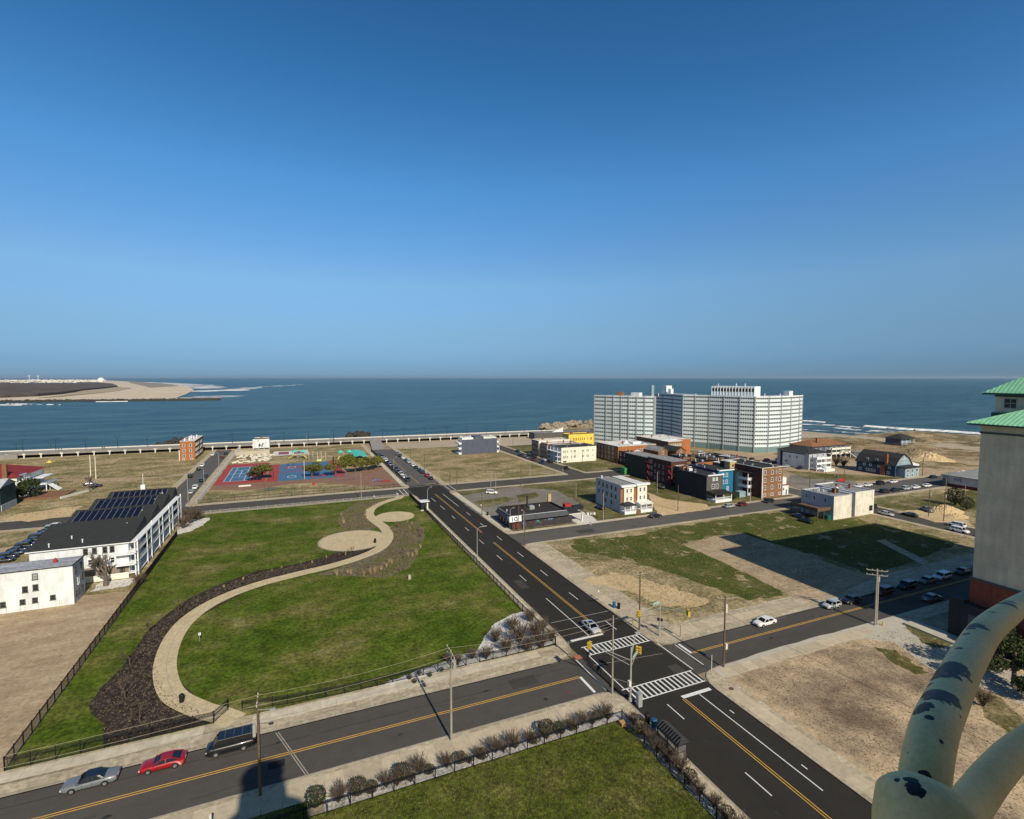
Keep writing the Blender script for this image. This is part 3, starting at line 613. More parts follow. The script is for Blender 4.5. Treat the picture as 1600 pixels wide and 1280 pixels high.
# --- white brick house at the left edge
t=thing('white_house','white brick house with mottled grey roof at the left edge behind the dirt yard','house',(-66,133.7,ZG))
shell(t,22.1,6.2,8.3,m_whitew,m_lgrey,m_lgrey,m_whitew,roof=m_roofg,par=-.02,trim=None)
b=MB(); b.box(-.2,-.22,8.32,22.3,6.3,8.44); b.build('roof_edge',m_roofb,t)
b=MB(); b.box(-.05,-.1,8.44,22.1,6.15,8.5); b.build('roof_membrane',ground('mottled_roof',[(.3,(.19,.20,.23)),(.5,(.30,.32,.36)),(.65,(.42,.44,.48))],.35,fine=2,fvar=.3,bmp=.01,stretch=(.4,1.4,1)),t)
mg=M('grey_trim',(.10,.10,.09),.7)
for u,z,h in ((15.9,6.9,1.35),(15.9,4.6,1.35),(14.2,4.45,1.35),(9.6,6.9,1.3),(18.6,2.05,1.1),(15.7,1.95,1.15),(13.7,1.9,1.15),(10.6,1.85,1.2)):
    wins(t,0,0,22.1,6.2,'S',[u],[z],.95,h,mg,m_glassb if z>6 else m_glass,0)
wins(t,0,0,22.1,6.2,'E',[1.3,4.6],[6.8],.8,1.5,mg); wins(t,0,0,22.1,6.2,'E',[4.9],[4.4],.9,1.6,mg); wins(t,0,0,22.1,6.2,'E',[1.2,2.7,4.6],[1.8],.8,1.3,mg); wins(t,0,0,22.1,6.2,'E',[2.7],[4.2],.9,1.7,m_whiteb,m_glassb)
for x in (11.1,13.3,16.2,19.6,20,8.2): b=MB(); b.box(x,-.06,.1,x+.05,0,1.2+U(0,.4)); b.build('drain_pipe',m_steel,t)
b=MB(); b.cyl(18.2,3.2,8.5,8.65,.35,n=8); b.cyl(18.2,3.2,8.65,9.25,.42,.3,n=8); b.cyl(18.2,3.2,9.25,9.45,.2,.12,n=8); b.build('chimney',m_red,t)
# --- apartment block with solar panels (three stepped gabled roofs)
t=thing('apartment_block','long white apartment block with black roofs, solar panels and white balconies along the park','apartment block',(-56.3,148,ZG))
b=MB(); b.box(0,0,0,18.6,53.5,8.2); b.build('wall',m_whitew,t)
b=MB(); b.box(9.0,-.05,0,18.5,-.002,3.0); b.build('brick_base',M('taupe_block',(.25,.20,.165),.9),t)
b=MB(); b.box(-1,3,0,0-.002,50,3); b.build('side_wing',m_dgrey,t)
for i,(y0,y1,xl) in enumerate(((-.3,15.6,0),(16.5,29.5,.4),(30.5,43.8,.8),(44.8,54,1.4))):
    zr=11.2; ym=y1-1.8 if i==0 else y1-1.4
    b=MB(); x0=-.6+xl*1.2; x1=19.0
    b.poly([(x0,y0,8.3),(x1,y0,8.3),(x1,ym,zr),(x0,ym,zr)]); b.poly([(x1,y1+1.2,8.3),(x0,y1+1.2,8.3),(x0,ym,zr),(x1,ym,zr)])
    b.poly([(x0,y0,8.3),(x0,ym,zr),(x0,y1+1.2,8.3)]); b.poly([(x1,y0,8.3),(x1,y1+1.2,8.3),(x1,ym,zr)]); b.poly([(x0,y0,8.28),(x0,y1+1.2,8.28),(x1,y1+1.2,8.28),(x1,y0,8.28)])
    b.build('roof',m_roofd,t)
    b=MB(); b.box(x0,y0-.14,8.12,x1,y0-.005,8.34); b.build('gutter',m_whiteb,t)
    if i>0:
        f=lambda s:(y0+(ym-y0)*s,8.3+(zr-8.3)*s); n_=10 if i<3 else 10
        P0=[f(.20+.235*k) for k in range(3)]
        pb=MB(); dy,dz=(ym-y0)*.215,(zr-8.3)*.215; pb.poly([(0,0,.12),(1.34,0,.12),(1.34,dy,dz+.12),(0,dy,dz+.12)]); pb.poly([(0,0,.05),(0,0,.12),(0,dy,dz+.12),(0,dy,dz+.05)]); pb.poly([(0,0,.05),(1.34,0,.05),(1.34,0,.12),(0,0,.12)]); pm=pb.mesh('solar_panel',m_panel)
        rb=MB(); rb.poly([(x0+1.2,P0[0][0]-.15,P0[0][1]+.03),(x0+1.5+1.46*n_,P0[0][0]-.15,P0[0][1]+.03),(x0+1.5+1.46*n_,P0[2][0]+dy+.15,P0[2][1]+dz+.09),(x0+1.2,P0[2][0]+dy+.15,P0[2][1]+dz+.09)]); 
        rb=MB()
        for k in range(n_+1): rb.bar((x0+1.26+1.46*k,P0[0][0],P0[0][1]+.09),(x0+1.26+1.46*k,P0[2][0]+dy,P0[2][1]+dz+.09),.08,.05)
        rb.build('panel_rail',m_alu,t)
        for k in range(n_):
            for j in range(3):
                if (i==1 and k in (0,) and j==0) or (i==1 and k in (6,) and j==0) or (i==1 and k>8 and j==0): continue
                put('solar_panel',pm,t,(x0+1.32+1.46*k,P0[j][0],P0[j][1]))
    if i in (1,): unit(t,x0+9.4,y0+1.2,8.6,.9,.6,.35,m_conc,'skylight'); unit(t,x0+14.2,y0+1.6,8.6,.9,.6,.35,m_conc,'skylight'); unit(t,x0+.4,y0+1.2,8.5,.9,.6,.35,m_conc,'skylight')
    # small dormer vent at the park side
    b=MB(); b.box(x1-3.2,ym-3.6,9.2,x1-2.9,ym-3.3,10.6); b.bar((x1-4,ym-3.4,10.4),(x1-1.2,ym-3.6,9.2),.12); b.box(x1-1.6,ym-4,9.0,x1-.8,ym-3.2,9.7); b.build('roof_ladder',m_alu,t)
for x,y in ((6.4,4.5),(3.2,1.2),(9.2,2)): vent(t,x,y,8.4+y*.15,.8)
# balconies on the park side: posts, floors and rails in stepped bays
for i in range(13):
    y=.3+i*4.3; xo=18.6+(1.9 if i%3!=1 else 1.2)
    b=MB(); b.box(xo-.3,y-.2,0,xo,y+.2,8.1 if i%4 else 8.9); b.build('balcony_post',m_whiteb,t)
for k,z in enumerate((.5,3.0,5.6,8.0)):
    b=MB(); b.box(18.6,.1,z,20.4,51.8,z+.22); b.build('balcony_floor',m_whiteb,t)
for z in (3.2,5.8):
    b=MB(); b.box(20.38,.1,z+.9,20.45,51.8,z+1.0); [b.box(20.39,.3+q*.45,z,20.43,.34+q*.45,z+.9) for q in range(114)]; b.build('balcony_railing',m_whiteb,t)
for i in range(12):
    y=2.4+i*4.3
    for z in (1.7,4.4,7.0): o=put('window',winmesh(1.7,2.0,None,m_glass,1)[0],t,(18.6,y,z),ROT['E']); put('pane',winmesh(1.7,2.0,None,m_glass,1)[1],o)
    if i%2==0: b=MB(); b.box(18.62,y+1.2,3.2,20.3,y+1.35,5.6); b.box(18.62,y+1.2,5.82,20.3,y+1.35,8.0); b.build('balcony_screen',m_bgrey if i%4 else m_lgrey,t)
b=MB(); b.box(16.2,-1.3,2.9,20.3,0,3.1); b.box(16.2,-1.3,5.5,20.3,0,5.7); b.box(16.2,-1.35,3.9,20.3,-1.28,4.0); b.box(16.2,-1.35,6.5,20.3,-1.28,6.6); b.box(20.05,-1.3,0,20.3,-1.05,8.2); b.build('corner_balcony',m_whiteb,t)
wins(t,0,0,18.6,53,'S',[10.3,12.0,14.0,15.4],[7.0],.95,1.5,mg); wins(t,0,0,18.6,53,'S',[11.1,12.5,15.4,6.8,5.0],[4.4],1.0,1.4,None); wins(t,0,0,18.6,53,'S',[13.3,17.2],[1.6],1.1,1.6,mg)
b=MB(); b.box(9.3,-.6,0,9.4,-.01,3.6); b.box(8.6,-.06,0,9.3,-.01,4.0); b.build('side_door',m_dgrey,t)
b=MB(); b.box(-48,146.5,ZG,-37.5,146.8,1.5); tag(b.build('garden_wall',m_cream),'low cream garden wall below the bare tree in front of the apartment block','wall')
# --- red brick house by the boardwalk
t=thing('brick_house','small three storey orange-red brick house with white cornice standing alone by the boardwalk','house',(-61.4,345.8,ZG))
shell(t,7.4,29,11.0,m_brick2,m_brick2,m_brick3,roof=m_roofw,par=.4,trim=m_whiteb)
wins(t,0,0,7.4,29,'S',[1.9,5.2],[2.6,5.6,8.6],1.2,1.7); wins(t,0,0,7.4,29,'E',[2.5,5.5,8.5,13,19,24],[2.6,5.6,8.6],1.2,1.7); wins(t,0,0,7.4,29,'S',[1.6,5.6],[.6],1.3,.8)
for x,y in ((1.6,5),(3,12),(4.4,16),(5.2,22),(2.6,20)): vent(t,x,y,10.6,1.8,.3)
b=MB(); b.box(-.7,-.1,0,-.3,.3,6); b.build('stair_rail',m_whiteb,t)
# --- little white building beside the playground
t=thing('white_clubhouse','white boxy beach building with dark roof beside the playground, raised on dark bays','building',(-24.8,360,ZG))
shell(t,9.5,10,9.0,m_whitew,roof=m_roofd,trim=m_roofd,z0=3.2); b=MB(); b.box(.3,.3,0,9.2,9.7,3.2); b.build('lower_floor',m_black,t)
for x in (0,3,6.2,9.1): b=MB(); b.box(x,-.02,0,x+.4,.4,3.2); b.build('pier',m_conc,t)
b=MB()
for (x0,z0,x1,z1) in ((3.2,3.9,3.9,6.2),(3.9,4.6,4.7,5.6),(4.7,4.0,5.5,5.2),(5.3,5.2,6.0,6.6),(6.9,6.1,7.5,6.8),(2.5,7.7,3.6,8.2)): b.poly([(x0,-.02,z0),(x1,-.02,z0+.2),(x1+.2,-.02,z1),(x0+.2,-.02,z1-.3)])
b.build('painted_figure',m_roofb,t)
# --- slate-sided house in the middle lot
t=thing('slate_sided_house','white house with one big windowless slate-blue side wall in the empty sandy lot','house',(95.0,303.7,ZG))
shell(t,23.5,8,9.2,m_bgrey,m_whitew,m_whitew,roof=m_roofw,par=.3)
b=MB(); b.box(8.5,0-.01,9.2,14,7,11.0); b.build('stair_tower',m_bgrey,t)
b=MB(); b.box(14.6,.3,9.3,23.2,7.6,10.2); b.build('roof_deck',m_roofw,t); b=MB(); b.box(.4,.4,9.2,7.8,7.4,10.3); b.build('roof_terrace',m_whiteb,t)
wins(t,0,0,23.5,8,'W',[1.6,4,6.4],[2,4.9,7.8],1.4,1.9); b=MB(); [b.box(-1.8,0.2,z,-.002,7.8,z+1.0) for z in (.1,3.3,6.4)]; b.build('balcony',m_whiteb,t)
b=MB(); [b.box(23.5,0.2,z,25.2,7.8,z+.9) for z in (.1,3.3,6.4)]; b.box(25,0.2,0,25.2,.4,9); b.build('balcony',m_whiteb,t)
# --- corner shop with mural
t=thing('corner_bar','low black corner bar with painted mural wall, sloping fascia and white sign','bar',(62.0,146.2,ZG))
b=MB(); b.box(0,0,0,21.6,11.5,3.0); b.build('wall',M('bar_wall',(.045,.04,.045),.8,.3,1),t)
b=MB(); x0,y0,x1,y1=-.9,-.9,20.2,12.2
for q in (((x0,y0),(x1,y0),(x1-.7,y0+.7),(x0+.7,y0+.7)),((x1,y0),(x1,y1),(x1-.7,y1-.7),(x1-.7,y0+.7)),((x1,y1),(x0,y1),(x0+.7,y1-.7),(x1-.7,y1-.7)),((x0,y1),(x0,y0),(x0+.7,y0+.7),(x0+.7,y1-.7))): b.poly([(q[0][0],q[0][1],2.9),(q[1][0],q[1][1],2.9),(q[2][0],q[2][1],4.4),(q[3][0],q[3][1],4.4)])
b.poly([(x0,y0,2.88),(x0,y1,2.88),(x1,y1,2.88),(x1,y0,2.88)]); b.build('fascia',M('bar_fascia',(.055,.062,.07),.7,.2),t)
b=MB(); b.poly([(x0+.9,y0+.9,4.1),(x1-.9,y0+.9,4.1),(x1-.9,y1-.9,4.1),(x0+.9,y1-.9,4.1)]); b.build('roof',M('bar_roof',(.035,.028,.028),.9,.4,.4),t)
b=MB(); e=.12; X0,Y0,X1,Y1=x0+.68,y0+.68,x1-.68,y1-.68; b.box(X0,Y0,4.15,X1,Y0+e,4.5); b.box(X0,Y0+e,4.15,X0+e,Y1,4.5); b.build('roof_edge',m_lgrey,t); b=MB(); b.box(X0,Y1-.3,4.1,X1,Y1,4.7); b.box(X1-.3,Y0+e,4.1,X1,Y1-.3,4.7); b.build('parapet',m_roofb,t)
b=MB(); b.box(21.6,.2,2.6,26,9,2.8); b.build('canopy',m_roofd,t); b=MB(); b.box(25.4,.1,0,25.9,.5,2.95); b.box(20.4,-.3,2.7,25.9,.1,2.95); b.build('canopy_frame',m_pconc,t)
unit(t,9.0,6.0,4.1,1.8,1.6,1.1,m_alu); unit(t,7.3,5.4,4.1,1.2,1,.8,m_roofd); vent(t,4.6,6.5,4.1,1.6,.12,m_roofb); vent(t,1.2,7,4.1,.5); vent(t,14,9,4.1,.4)
b=MB(); b.box(8.4,7.0,4.1,8.8,7.4,8.6); b.build('flue',m_roofb,t); b=MB(); b.box(18.6,11.4,4,19.7,12,7.3); b.build('chimney',m_tanb,t)
s_=MB(); s_.poly([(-1.15,-1.0,2.75),(2.9,-1.0,2.75),(2.9,-.75,4.55),(-1.15,-.75,4.55)]); s_.poly([(-1.15,-1.0,2.75),(-1.15,-.75,4.55),(-1.15,.9,4.3),(-1.15,.6,2.9)]); s_.poly([(2.9,-.75,4.55),(2.9,-1.0,2.75),(2.9,-.5,2.75),(2.9,-.2,4.5)]); s=s_.build('sign_board',m_whiteb,t)
b=MB()
for k in range(14):
    a0,a1=k*math.pi/7,(k+1)*math.pi/7; b.poly([(1.0+r*math.cos(a),-1.03+.13*(r*math.sin(a)+.75),3.6+r*1.05*math.sin(a)) for r,a in ((.42,a0),(.62,a0),(.62,a1),(.42,a1))])
b.poly([(-.35,-1.02,3.0),(-.1,-1.02,3.0),(-.1,-.86,4.2),(-.35,-.86,4.2)]); b.build('sign_lettering',m_roofb,s)
def splash(x,z,w,h,mat,n=9,sd=0):
    rnd=random.Random(sd); b=MB()
    for k in range(n):
        a=-.3+rnd.random()*3.6; L=(.4+.6*rnd.random()); cx,cz=x,z; ex,ez=x+w*L*math.cos(a),z+h*L*math.sin(a); nx=.16*w
        b.poly([(cx-nx*.3,-.02,cz-.1),(cx+nx*.3,-.02,cz-.1),(ex+nx*.5,-.02,ez),(ex-nx*.4,-.02,ez+.12)])
    b.build('mural',mat,t)
splash(3.9,1.2,1.0,1.2,M('mural_blue',(.10,.20,.42),.8,.4,3),10,1); splash(6.4,1.3,1.1,1.0,M('mural_brown',(.16,.07,.05),.8,.4,3),9,2); splash(8.9,1.5,1.2,.9,M('mural_teal',(.10,.38,.38),.8,.4,3),11,3); splash(13.0,1.8,1.8,.7,M('mural_sky',(.16,.33,.60),.8,.4,3),12,4); splash(17,1.4,1.3,.8,M('mural_dark',(.08,.09,.12),.8,.4,3),9,5)
b=MB(); b.box(.5,-.04,.3,2.9,-.01,2.3); b.build('shop_window',M('mural_red',(.13,.035,.03),.6,.5,4),t)
wins(t,0,0,21.6,11.5,'W',[2,4.5,7,9.6],[1.6],1.3,1.3,M('brown_trim',(.16,.07,.04)))
# --- white twin house with brick front
t=thing('twin_row_house','white three storey twin house with orange brick strips and two front porches','row house',(105.4,150,ZG))
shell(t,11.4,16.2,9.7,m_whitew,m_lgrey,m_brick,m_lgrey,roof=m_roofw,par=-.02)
b=MB(); b.box(-.1,-.1,9.72,6.0,16.3,9.84); b.build('roof_membrane',m_roofg,t); b=MB(); b.box(5.9,-.2,9.86,6.1,16.3,10.0); b.build('party_wall',m_roofb,t)
b=MB()
for x0,x1 in ((0,.9),(5.2,6.6),(10.7,11.4)): b.box(x0,-.05,3.2,x1,-.002,9.0)
b.build('brick_strip',m_brick2,t)
for x0 in (.9,6.6): b=MB(); b.box(x0,-.85,3.4,x0+4.1,-.002,9.3); b.build('bay_front',m_cream,t)
b=MB(); b.box(-.4,-1.2,9.2,5.7,-.01,9.85); b.box(5.9,-1.2,9.4,11.8,-.01,10.05); b.build('cornice',m_whiteb,t)
for x0 in (.9,6.6): wins(t,x0,-.85,x0+4.1,0,'S',[1.2,2.9],[5.0,7.9],.85,1.5)
wins(t,0,0,11.4,16.2,'W',[2.3,5.0,7.6,10.5,13.2],[5.2,8.0],.75,1.5,mg); wins(t,0,0,11.4,16.2,'W',[5.5,6.8,10.6],[2.6],.75,1.5,mg)
porch(t,-.2,0,4.6,1.0,3.1,2.9,m_whiteb,m_roofd,peak=1.2); porch(t,6.6,0,11.6,1.0,3.1,2.9,m_whiteb,m_roofw)
b=MB(); [b.box(4.9,-3.3+k*.35,.0,6.3,-2.9+k*.35,.2+.2*k) for k in range(5)]; b.build('steps',m_brick3,t); vent(t,1.2,14,9.8,.9,.25)
# --- cream block across the back street
t=thing('cream_house','two storey cream block with paired small windows and dark flat roof beside the grass lot','house',(137.0,252.0,ZG))
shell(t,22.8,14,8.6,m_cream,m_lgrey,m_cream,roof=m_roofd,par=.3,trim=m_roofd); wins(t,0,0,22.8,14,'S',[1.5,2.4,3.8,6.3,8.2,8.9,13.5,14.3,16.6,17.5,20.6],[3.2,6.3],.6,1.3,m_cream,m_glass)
b=MB(); [b.box(-2.2,.5,z,-.002,13.5,z+.25) for z in (.6,3.2,5.9)]; [b.box(-2.2,y,0,-2.0,y+.2,8.4) for y in (.5,5,9.4,13.2)]; b.build('balcony',m_whiteb,t); b=MB(); b.box(1.2,-.03,.2,3.2,-.002,1.0); b.build('basement_door',m_black,t)
t=thing('tan_brick_house','tan and brown brick row house behind the cream block, with bay windows on the street','row house',(136.0,267,ZG))
shell(t,20,9,9.0,m_brick3,m_brick3,roof=m_roofw,trim=m_cream); wins(t,0,0,20,9,'W',[2,4.5,7],[2.2,5,7.6],1.2,1.6)
t=thing('pale_brick_house','pale brick row house farthest toward the boardwalk in its row, before the yellow building','row house',(135.4,277.6,ZG))
shell(t,22,10,9.5,m_cream,m_brick3,roof=m_cream,trim=m_cream); wins(t,0,0,22,10,'W',[2,5,8],[2.2,5,8],1.2,1.6)
t=thing('yellow_building','bright yellow two storey building with a row of narrow dark windows','building',(168.6,300,ZG))
shell(t,19.5,9,9.6,m_yellow,roof=m_roofd,trim=m_yellow); wins(t,0,0,19.5,9,'S',[1.6,3.6,4.8,6,7.5,9,10.6,12.2,14.9,17.1,17.9],[6.4],.7,1.9,m_yellow); wins(t,0,0,19.5,9,'S',[12.5,14.5,17.4],[2.6],.7,1.6,m_yellow)
t=thing('dark_beach_building','low dark beach bar with grey roof between boardwalk and yellow building','building',(170,356,ZG)); shell(t,56,10,4.8,m_dgrey,roof=m_roofg,trim=m_bgrey)
b=MB(); b.poly([(16,2,4.8),(26,2,4.8),(26,2,8.6)]); b.poly([(16,2,4.8),(26,2,8.6),(26,7,4.8)]); b.poly([(26,2,4.8),(26,7,4.8),(26,2,8.6)]); b.build('roof_peak',m_whiteb,t)
# --- orange brick group
t=thing('brick_apartments','brown and orange brick apartments with big white flat roof behind the grass lot','apartment building',(165.5,238.5,ZG))
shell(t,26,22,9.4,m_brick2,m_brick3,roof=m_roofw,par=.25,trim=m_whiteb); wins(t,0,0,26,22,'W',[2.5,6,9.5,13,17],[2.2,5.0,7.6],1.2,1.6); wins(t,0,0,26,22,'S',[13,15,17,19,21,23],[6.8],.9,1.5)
b=MB(); b.poly([(10,9,9.4),(14,9,9.4),(14,12,11)]); b.poly([(10,9,9.4),(14,12,11),(13,16,9.4)]); b.box(16,8,9.2,22,13,10.2); b.build('roof_cover',m_whiteb,t)
t=thing('orange_wing_building','orange brick building with one blank end wall in front of the tall white slab','apartment building',(199,243,ZG))
shell(t,22,24,10.8,m_brick2,m_brick3,roof=m_roofw,par=.25,trim=m_whiteb); b=MB(); b.box(0,-6,0,10.5,-.002,10.6); b.build('front_wing',m_brick3,t); wins(t,0,-6,10.5,0,'S',fr(7,.5,10),[5.4,8.6],.8,1.4,m_cream,m_glassb); b=MB(); b.box(-.1,-6.1,10.6,10.6,0,10.8); b.build('wing_roof',m_whiteb,t)
t=thing('small_brick_row_house','dark red brick row house with white porch windows and curved white gable trim','row house',(166.2,226.5,ZG))
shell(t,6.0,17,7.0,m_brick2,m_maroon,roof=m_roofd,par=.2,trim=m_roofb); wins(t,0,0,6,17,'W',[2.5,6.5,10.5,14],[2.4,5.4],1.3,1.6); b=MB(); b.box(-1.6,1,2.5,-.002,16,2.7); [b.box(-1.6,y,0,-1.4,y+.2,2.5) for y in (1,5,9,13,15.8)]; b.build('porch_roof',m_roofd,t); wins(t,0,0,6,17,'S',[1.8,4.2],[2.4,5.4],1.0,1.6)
b=MB()
for k in range(8): a0,a1=math.pi*k/8,math.pi*(k+1)/8; b.poly([(3+r*math.cos(a),-.08,7.0+r*.8*math.sin(a)) for r,a in ((1.9,a0),(2.3,a0),(2.3,a1),(1.9,a1))])
b.build('arched_trim',m_whiteb,t)
for i,(x,y,lab) in enumerate(((183,226,'small gabled brick house with grey shingles, nearest to the dark olive wall'),(192,222,'small dark gabled brick house with one pale upper window'))):
    t=thing('gabled_row_house',lab,'row house',(x,y,ZG)); b=MB(); b.box(0,0,0,6.5,12,7.4); b.build('wall',m_brick3,t); gable(t,0,0,6.5,12,7.4,2.3,'y',m_roofg if i==0 else m_roofd,m_brick3); wins(t,0,0,6.5,12,'S',[3.2],[6.6],1.3,1.8); wins(t,0,0,6.5,12,'S',[1.8,4.6],[3.2],1.0,1.5)
# --- dark olive & maroon apartments
t=thing('maroon_apartments','long dark maroon brick apartments with a windowless olive end wall and red fire escapes','apartment building',(151.5,178.5,ZG))
b=MB(); b.box(0,16,0,9,34,10.3); b.build('olive_wing',m_olive,t); b=MB(); b.box(.3,0,0,9,16-.01,10.9); b.build('wall',m_maroon,t)
b=MB(); b.box(-.15,-.15,10.9,9.2,15.9,11.1); b.box(-.15,16,10.3,9.2,34.2,10.55); b.build('roof',m_roofg,t)
wins(t,.3,0,9,16,'W',[5.2,8.0,10.8],[2.2,5.0,7.8],.9,1.5,m_lgrey,m_glass); wins(t,.3,0,9,16,'W',[1.2,2.6],[3.2,6.2,9.0],.9,1.5); wins(t,.3,0,9,16,'S',[2,4.2,6.6],[2.2,5.0,8.0],1,1.5)
for y in (13.6,-1.0):
    b=MB()
    for z in (2.9,5.7,8.5):
        b.box(-1.4,y-.2,z,.28,y+2.3,z+.12); b.box(-1.4,y-.2,z+.9,-1.32,y+2.3,z+1.0); b.box(-1.4,y-.2,z,-1.32,y-.12,z+1); b.box(-1.4,y+2.2,z,-1.32,y+2.3,z+1.0)
    for z in (0,2.9,5.7): b.bar((-1.0,y,z),(-1.0,y+2.1,z+2.9),.5,.1)
    b.build('fire_escape',M('fire_escape_red',(.17,.012,.02),.6),t)
b=MB(); b.box(-2.2,31,0,-.1,34.5,3.2); b.build('green_shed',M('green_paint',(.05,.26,.08)),t)
t=thing('stair_house','pale brick stair tower with red railings at the street end of the maroon apartments','building',(153,172.6,ZG)); shell(t,5,5,9.2,m_brick,m_maroon,roof=m_roofd,trim=m_cream); wins(t,0,0,5,5,'S',[1.6,3.6],[2.4,5.2,7.8],.8,1.4)
# --- black house with grey front
t=thing('black_house','narrow black-sided row house with grey front and white porch','row house',(147.0,152.3,ZG))
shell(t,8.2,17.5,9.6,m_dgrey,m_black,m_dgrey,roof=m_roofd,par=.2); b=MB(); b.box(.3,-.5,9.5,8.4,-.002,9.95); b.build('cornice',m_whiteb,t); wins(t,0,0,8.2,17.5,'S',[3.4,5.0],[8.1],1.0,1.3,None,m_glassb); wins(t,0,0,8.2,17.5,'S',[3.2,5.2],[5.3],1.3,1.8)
porch(t,.2,0,8.4,1.0,3.2,4.6,m_whiteb,m_roofb); unit(t,4.2,1.0,9.4,1.2,1,.8); unit(t,2.0,12,9.4,1.8,1.2,1.0,m_roofw)
# --- navy and teal house
t=thing('blue_house','row house with deep navy side wall and bright teal-blue front','row house',(158.0,157.6,ZG))
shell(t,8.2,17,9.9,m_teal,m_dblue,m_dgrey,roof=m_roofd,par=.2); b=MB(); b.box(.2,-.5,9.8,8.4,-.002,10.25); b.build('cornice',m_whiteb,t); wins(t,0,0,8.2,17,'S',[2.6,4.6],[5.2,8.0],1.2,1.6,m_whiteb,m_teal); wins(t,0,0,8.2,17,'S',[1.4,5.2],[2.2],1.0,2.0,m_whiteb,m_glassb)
# --- porch house
t=thing('balcony_house','grey shingled house with stacked white front balconies and a black roof','row house',(167.2,155.5,ZG))
shell(t,9.0,16,9.4,m_lgrey,m_lgrey,roof=m_roofb,par=-.02); b=MB(); b.box(-.6,-5.0,9.42,9.2,16.2,9.6); b.build('roof_edge',m_roofb,t)
for z in (.5,3.6,6.6):
    b=MB(); b.box(-.2,-4.6,z-.25,9,-.002,z); b.build('balcony_floor',m_lgrey,t)
    b=MB(); b.box(-.2,-4.65,z,9,-4.55,z+1.0); b.box(-.25,-4.6,z,-.15,0,z+1.0); b.build('balcony_rail',m_whiteb if z>3 else m_lgrey,t)
for x in (0,4.4,8.8): b=MB(); b.box(x-.12,-4.6,.5,x+.12,-4.36,9.4); b.build('balcony_post',m_whiteb,t)
wins(t,0,0,9,16,'S',[2,4.6,7],[5.1,8.1],1.0,1.6); b=MB(); b.poly([(2,3,9.6),(6,3,9.6),(4,4.6,11.2)]); b.poly([(6,3,9.6),(6,8,9.6),(4,4.6,11.2)]); b.poly([(2,8,9.6),(2,3,9.6),(4,4.6,11.2)]); b.build('roof_peak',m_lgrey,t); b=MB(); b.bar((5.4,3.2,11.1),(7.6,3.0,9.7),.35,.1); b.build('roof_flashing',m_whiteb,t)
b=MB(); b.box(-4.4,-4.6,0,-1.2,-2.2,2.2); b.build('shed',m_paleblue,t)
# --- brown brick apartments at the corner
t=thing('brown_brick_apartments','four storey brown brick apartments with white stone window surrounds on the corner','apartment building',(169.5+.0,146.2,ZG))
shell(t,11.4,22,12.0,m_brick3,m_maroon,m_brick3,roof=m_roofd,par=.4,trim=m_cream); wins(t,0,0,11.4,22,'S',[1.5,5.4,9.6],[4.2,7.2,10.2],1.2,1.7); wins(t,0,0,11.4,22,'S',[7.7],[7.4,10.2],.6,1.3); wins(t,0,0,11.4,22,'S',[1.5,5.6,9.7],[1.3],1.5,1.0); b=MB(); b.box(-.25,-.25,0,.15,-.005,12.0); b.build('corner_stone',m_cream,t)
wins(t,0,0,11.4,22,'E',[3,8,13,18],[4.2,7.2,10.2],1.0,1.6)
t=thing('white_annex','small white annex with red awning attached behind the brown brick corner','building',(181.2,147.0,ZG)); shell(t,4.2,5,4.0,m_whitew,roof=m_roofr,trim=m_red); b=MB(); b.box(0,.5,4.3,3.4,3,7.2); b.build('upper_box',m_whiteb,t); wins(t,0,0,4.2,5,'S',[1.2],[2.6],1,1.2); wins(t,0,0,4.2,5,'S',[2.9],[1.3],.9,2.2)
# --- roofs behind the row (back houses)
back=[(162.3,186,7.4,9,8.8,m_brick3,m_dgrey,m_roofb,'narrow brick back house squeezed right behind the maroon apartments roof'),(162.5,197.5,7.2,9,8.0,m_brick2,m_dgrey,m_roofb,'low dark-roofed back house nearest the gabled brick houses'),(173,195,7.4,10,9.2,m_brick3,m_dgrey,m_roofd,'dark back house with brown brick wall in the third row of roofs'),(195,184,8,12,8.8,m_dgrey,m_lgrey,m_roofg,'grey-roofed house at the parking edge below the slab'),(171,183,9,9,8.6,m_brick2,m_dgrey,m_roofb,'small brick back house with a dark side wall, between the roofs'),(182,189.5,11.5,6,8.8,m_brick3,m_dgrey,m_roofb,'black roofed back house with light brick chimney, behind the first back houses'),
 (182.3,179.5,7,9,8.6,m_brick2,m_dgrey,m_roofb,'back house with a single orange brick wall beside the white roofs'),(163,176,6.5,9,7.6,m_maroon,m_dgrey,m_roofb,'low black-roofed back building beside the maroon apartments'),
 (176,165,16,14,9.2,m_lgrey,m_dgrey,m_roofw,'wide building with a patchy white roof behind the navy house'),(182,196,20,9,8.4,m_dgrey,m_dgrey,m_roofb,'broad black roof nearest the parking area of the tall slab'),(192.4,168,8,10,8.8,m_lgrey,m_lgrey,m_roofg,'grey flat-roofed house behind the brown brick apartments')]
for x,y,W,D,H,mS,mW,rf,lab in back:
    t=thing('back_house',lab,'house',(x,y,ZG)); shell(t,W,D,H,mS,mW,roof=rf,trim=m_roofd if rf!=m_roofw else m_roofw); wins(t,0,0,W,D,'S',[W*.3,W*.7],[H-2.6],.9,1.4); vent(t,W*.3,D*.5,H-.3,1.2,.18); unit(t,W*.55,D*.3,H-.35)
t=thing('tan_brick_penthouse','small tan brick box with one dark opening on the flat roofs behind the blue house','rooftop structure',(165.8,160,ZG)); b=MB(); b.box(1,0,9.9,4.4,3,12.6); b.build('wall',m_tanb,t); b=MB(); b.box(.8,-.2,12.6,4.6,3.2,12.8); b.build('roof',m_cream,t); b=MB(); b.box(2.2,-.05,10.6,3.0,-.002,11.6); b.build('opening',m_black,t)
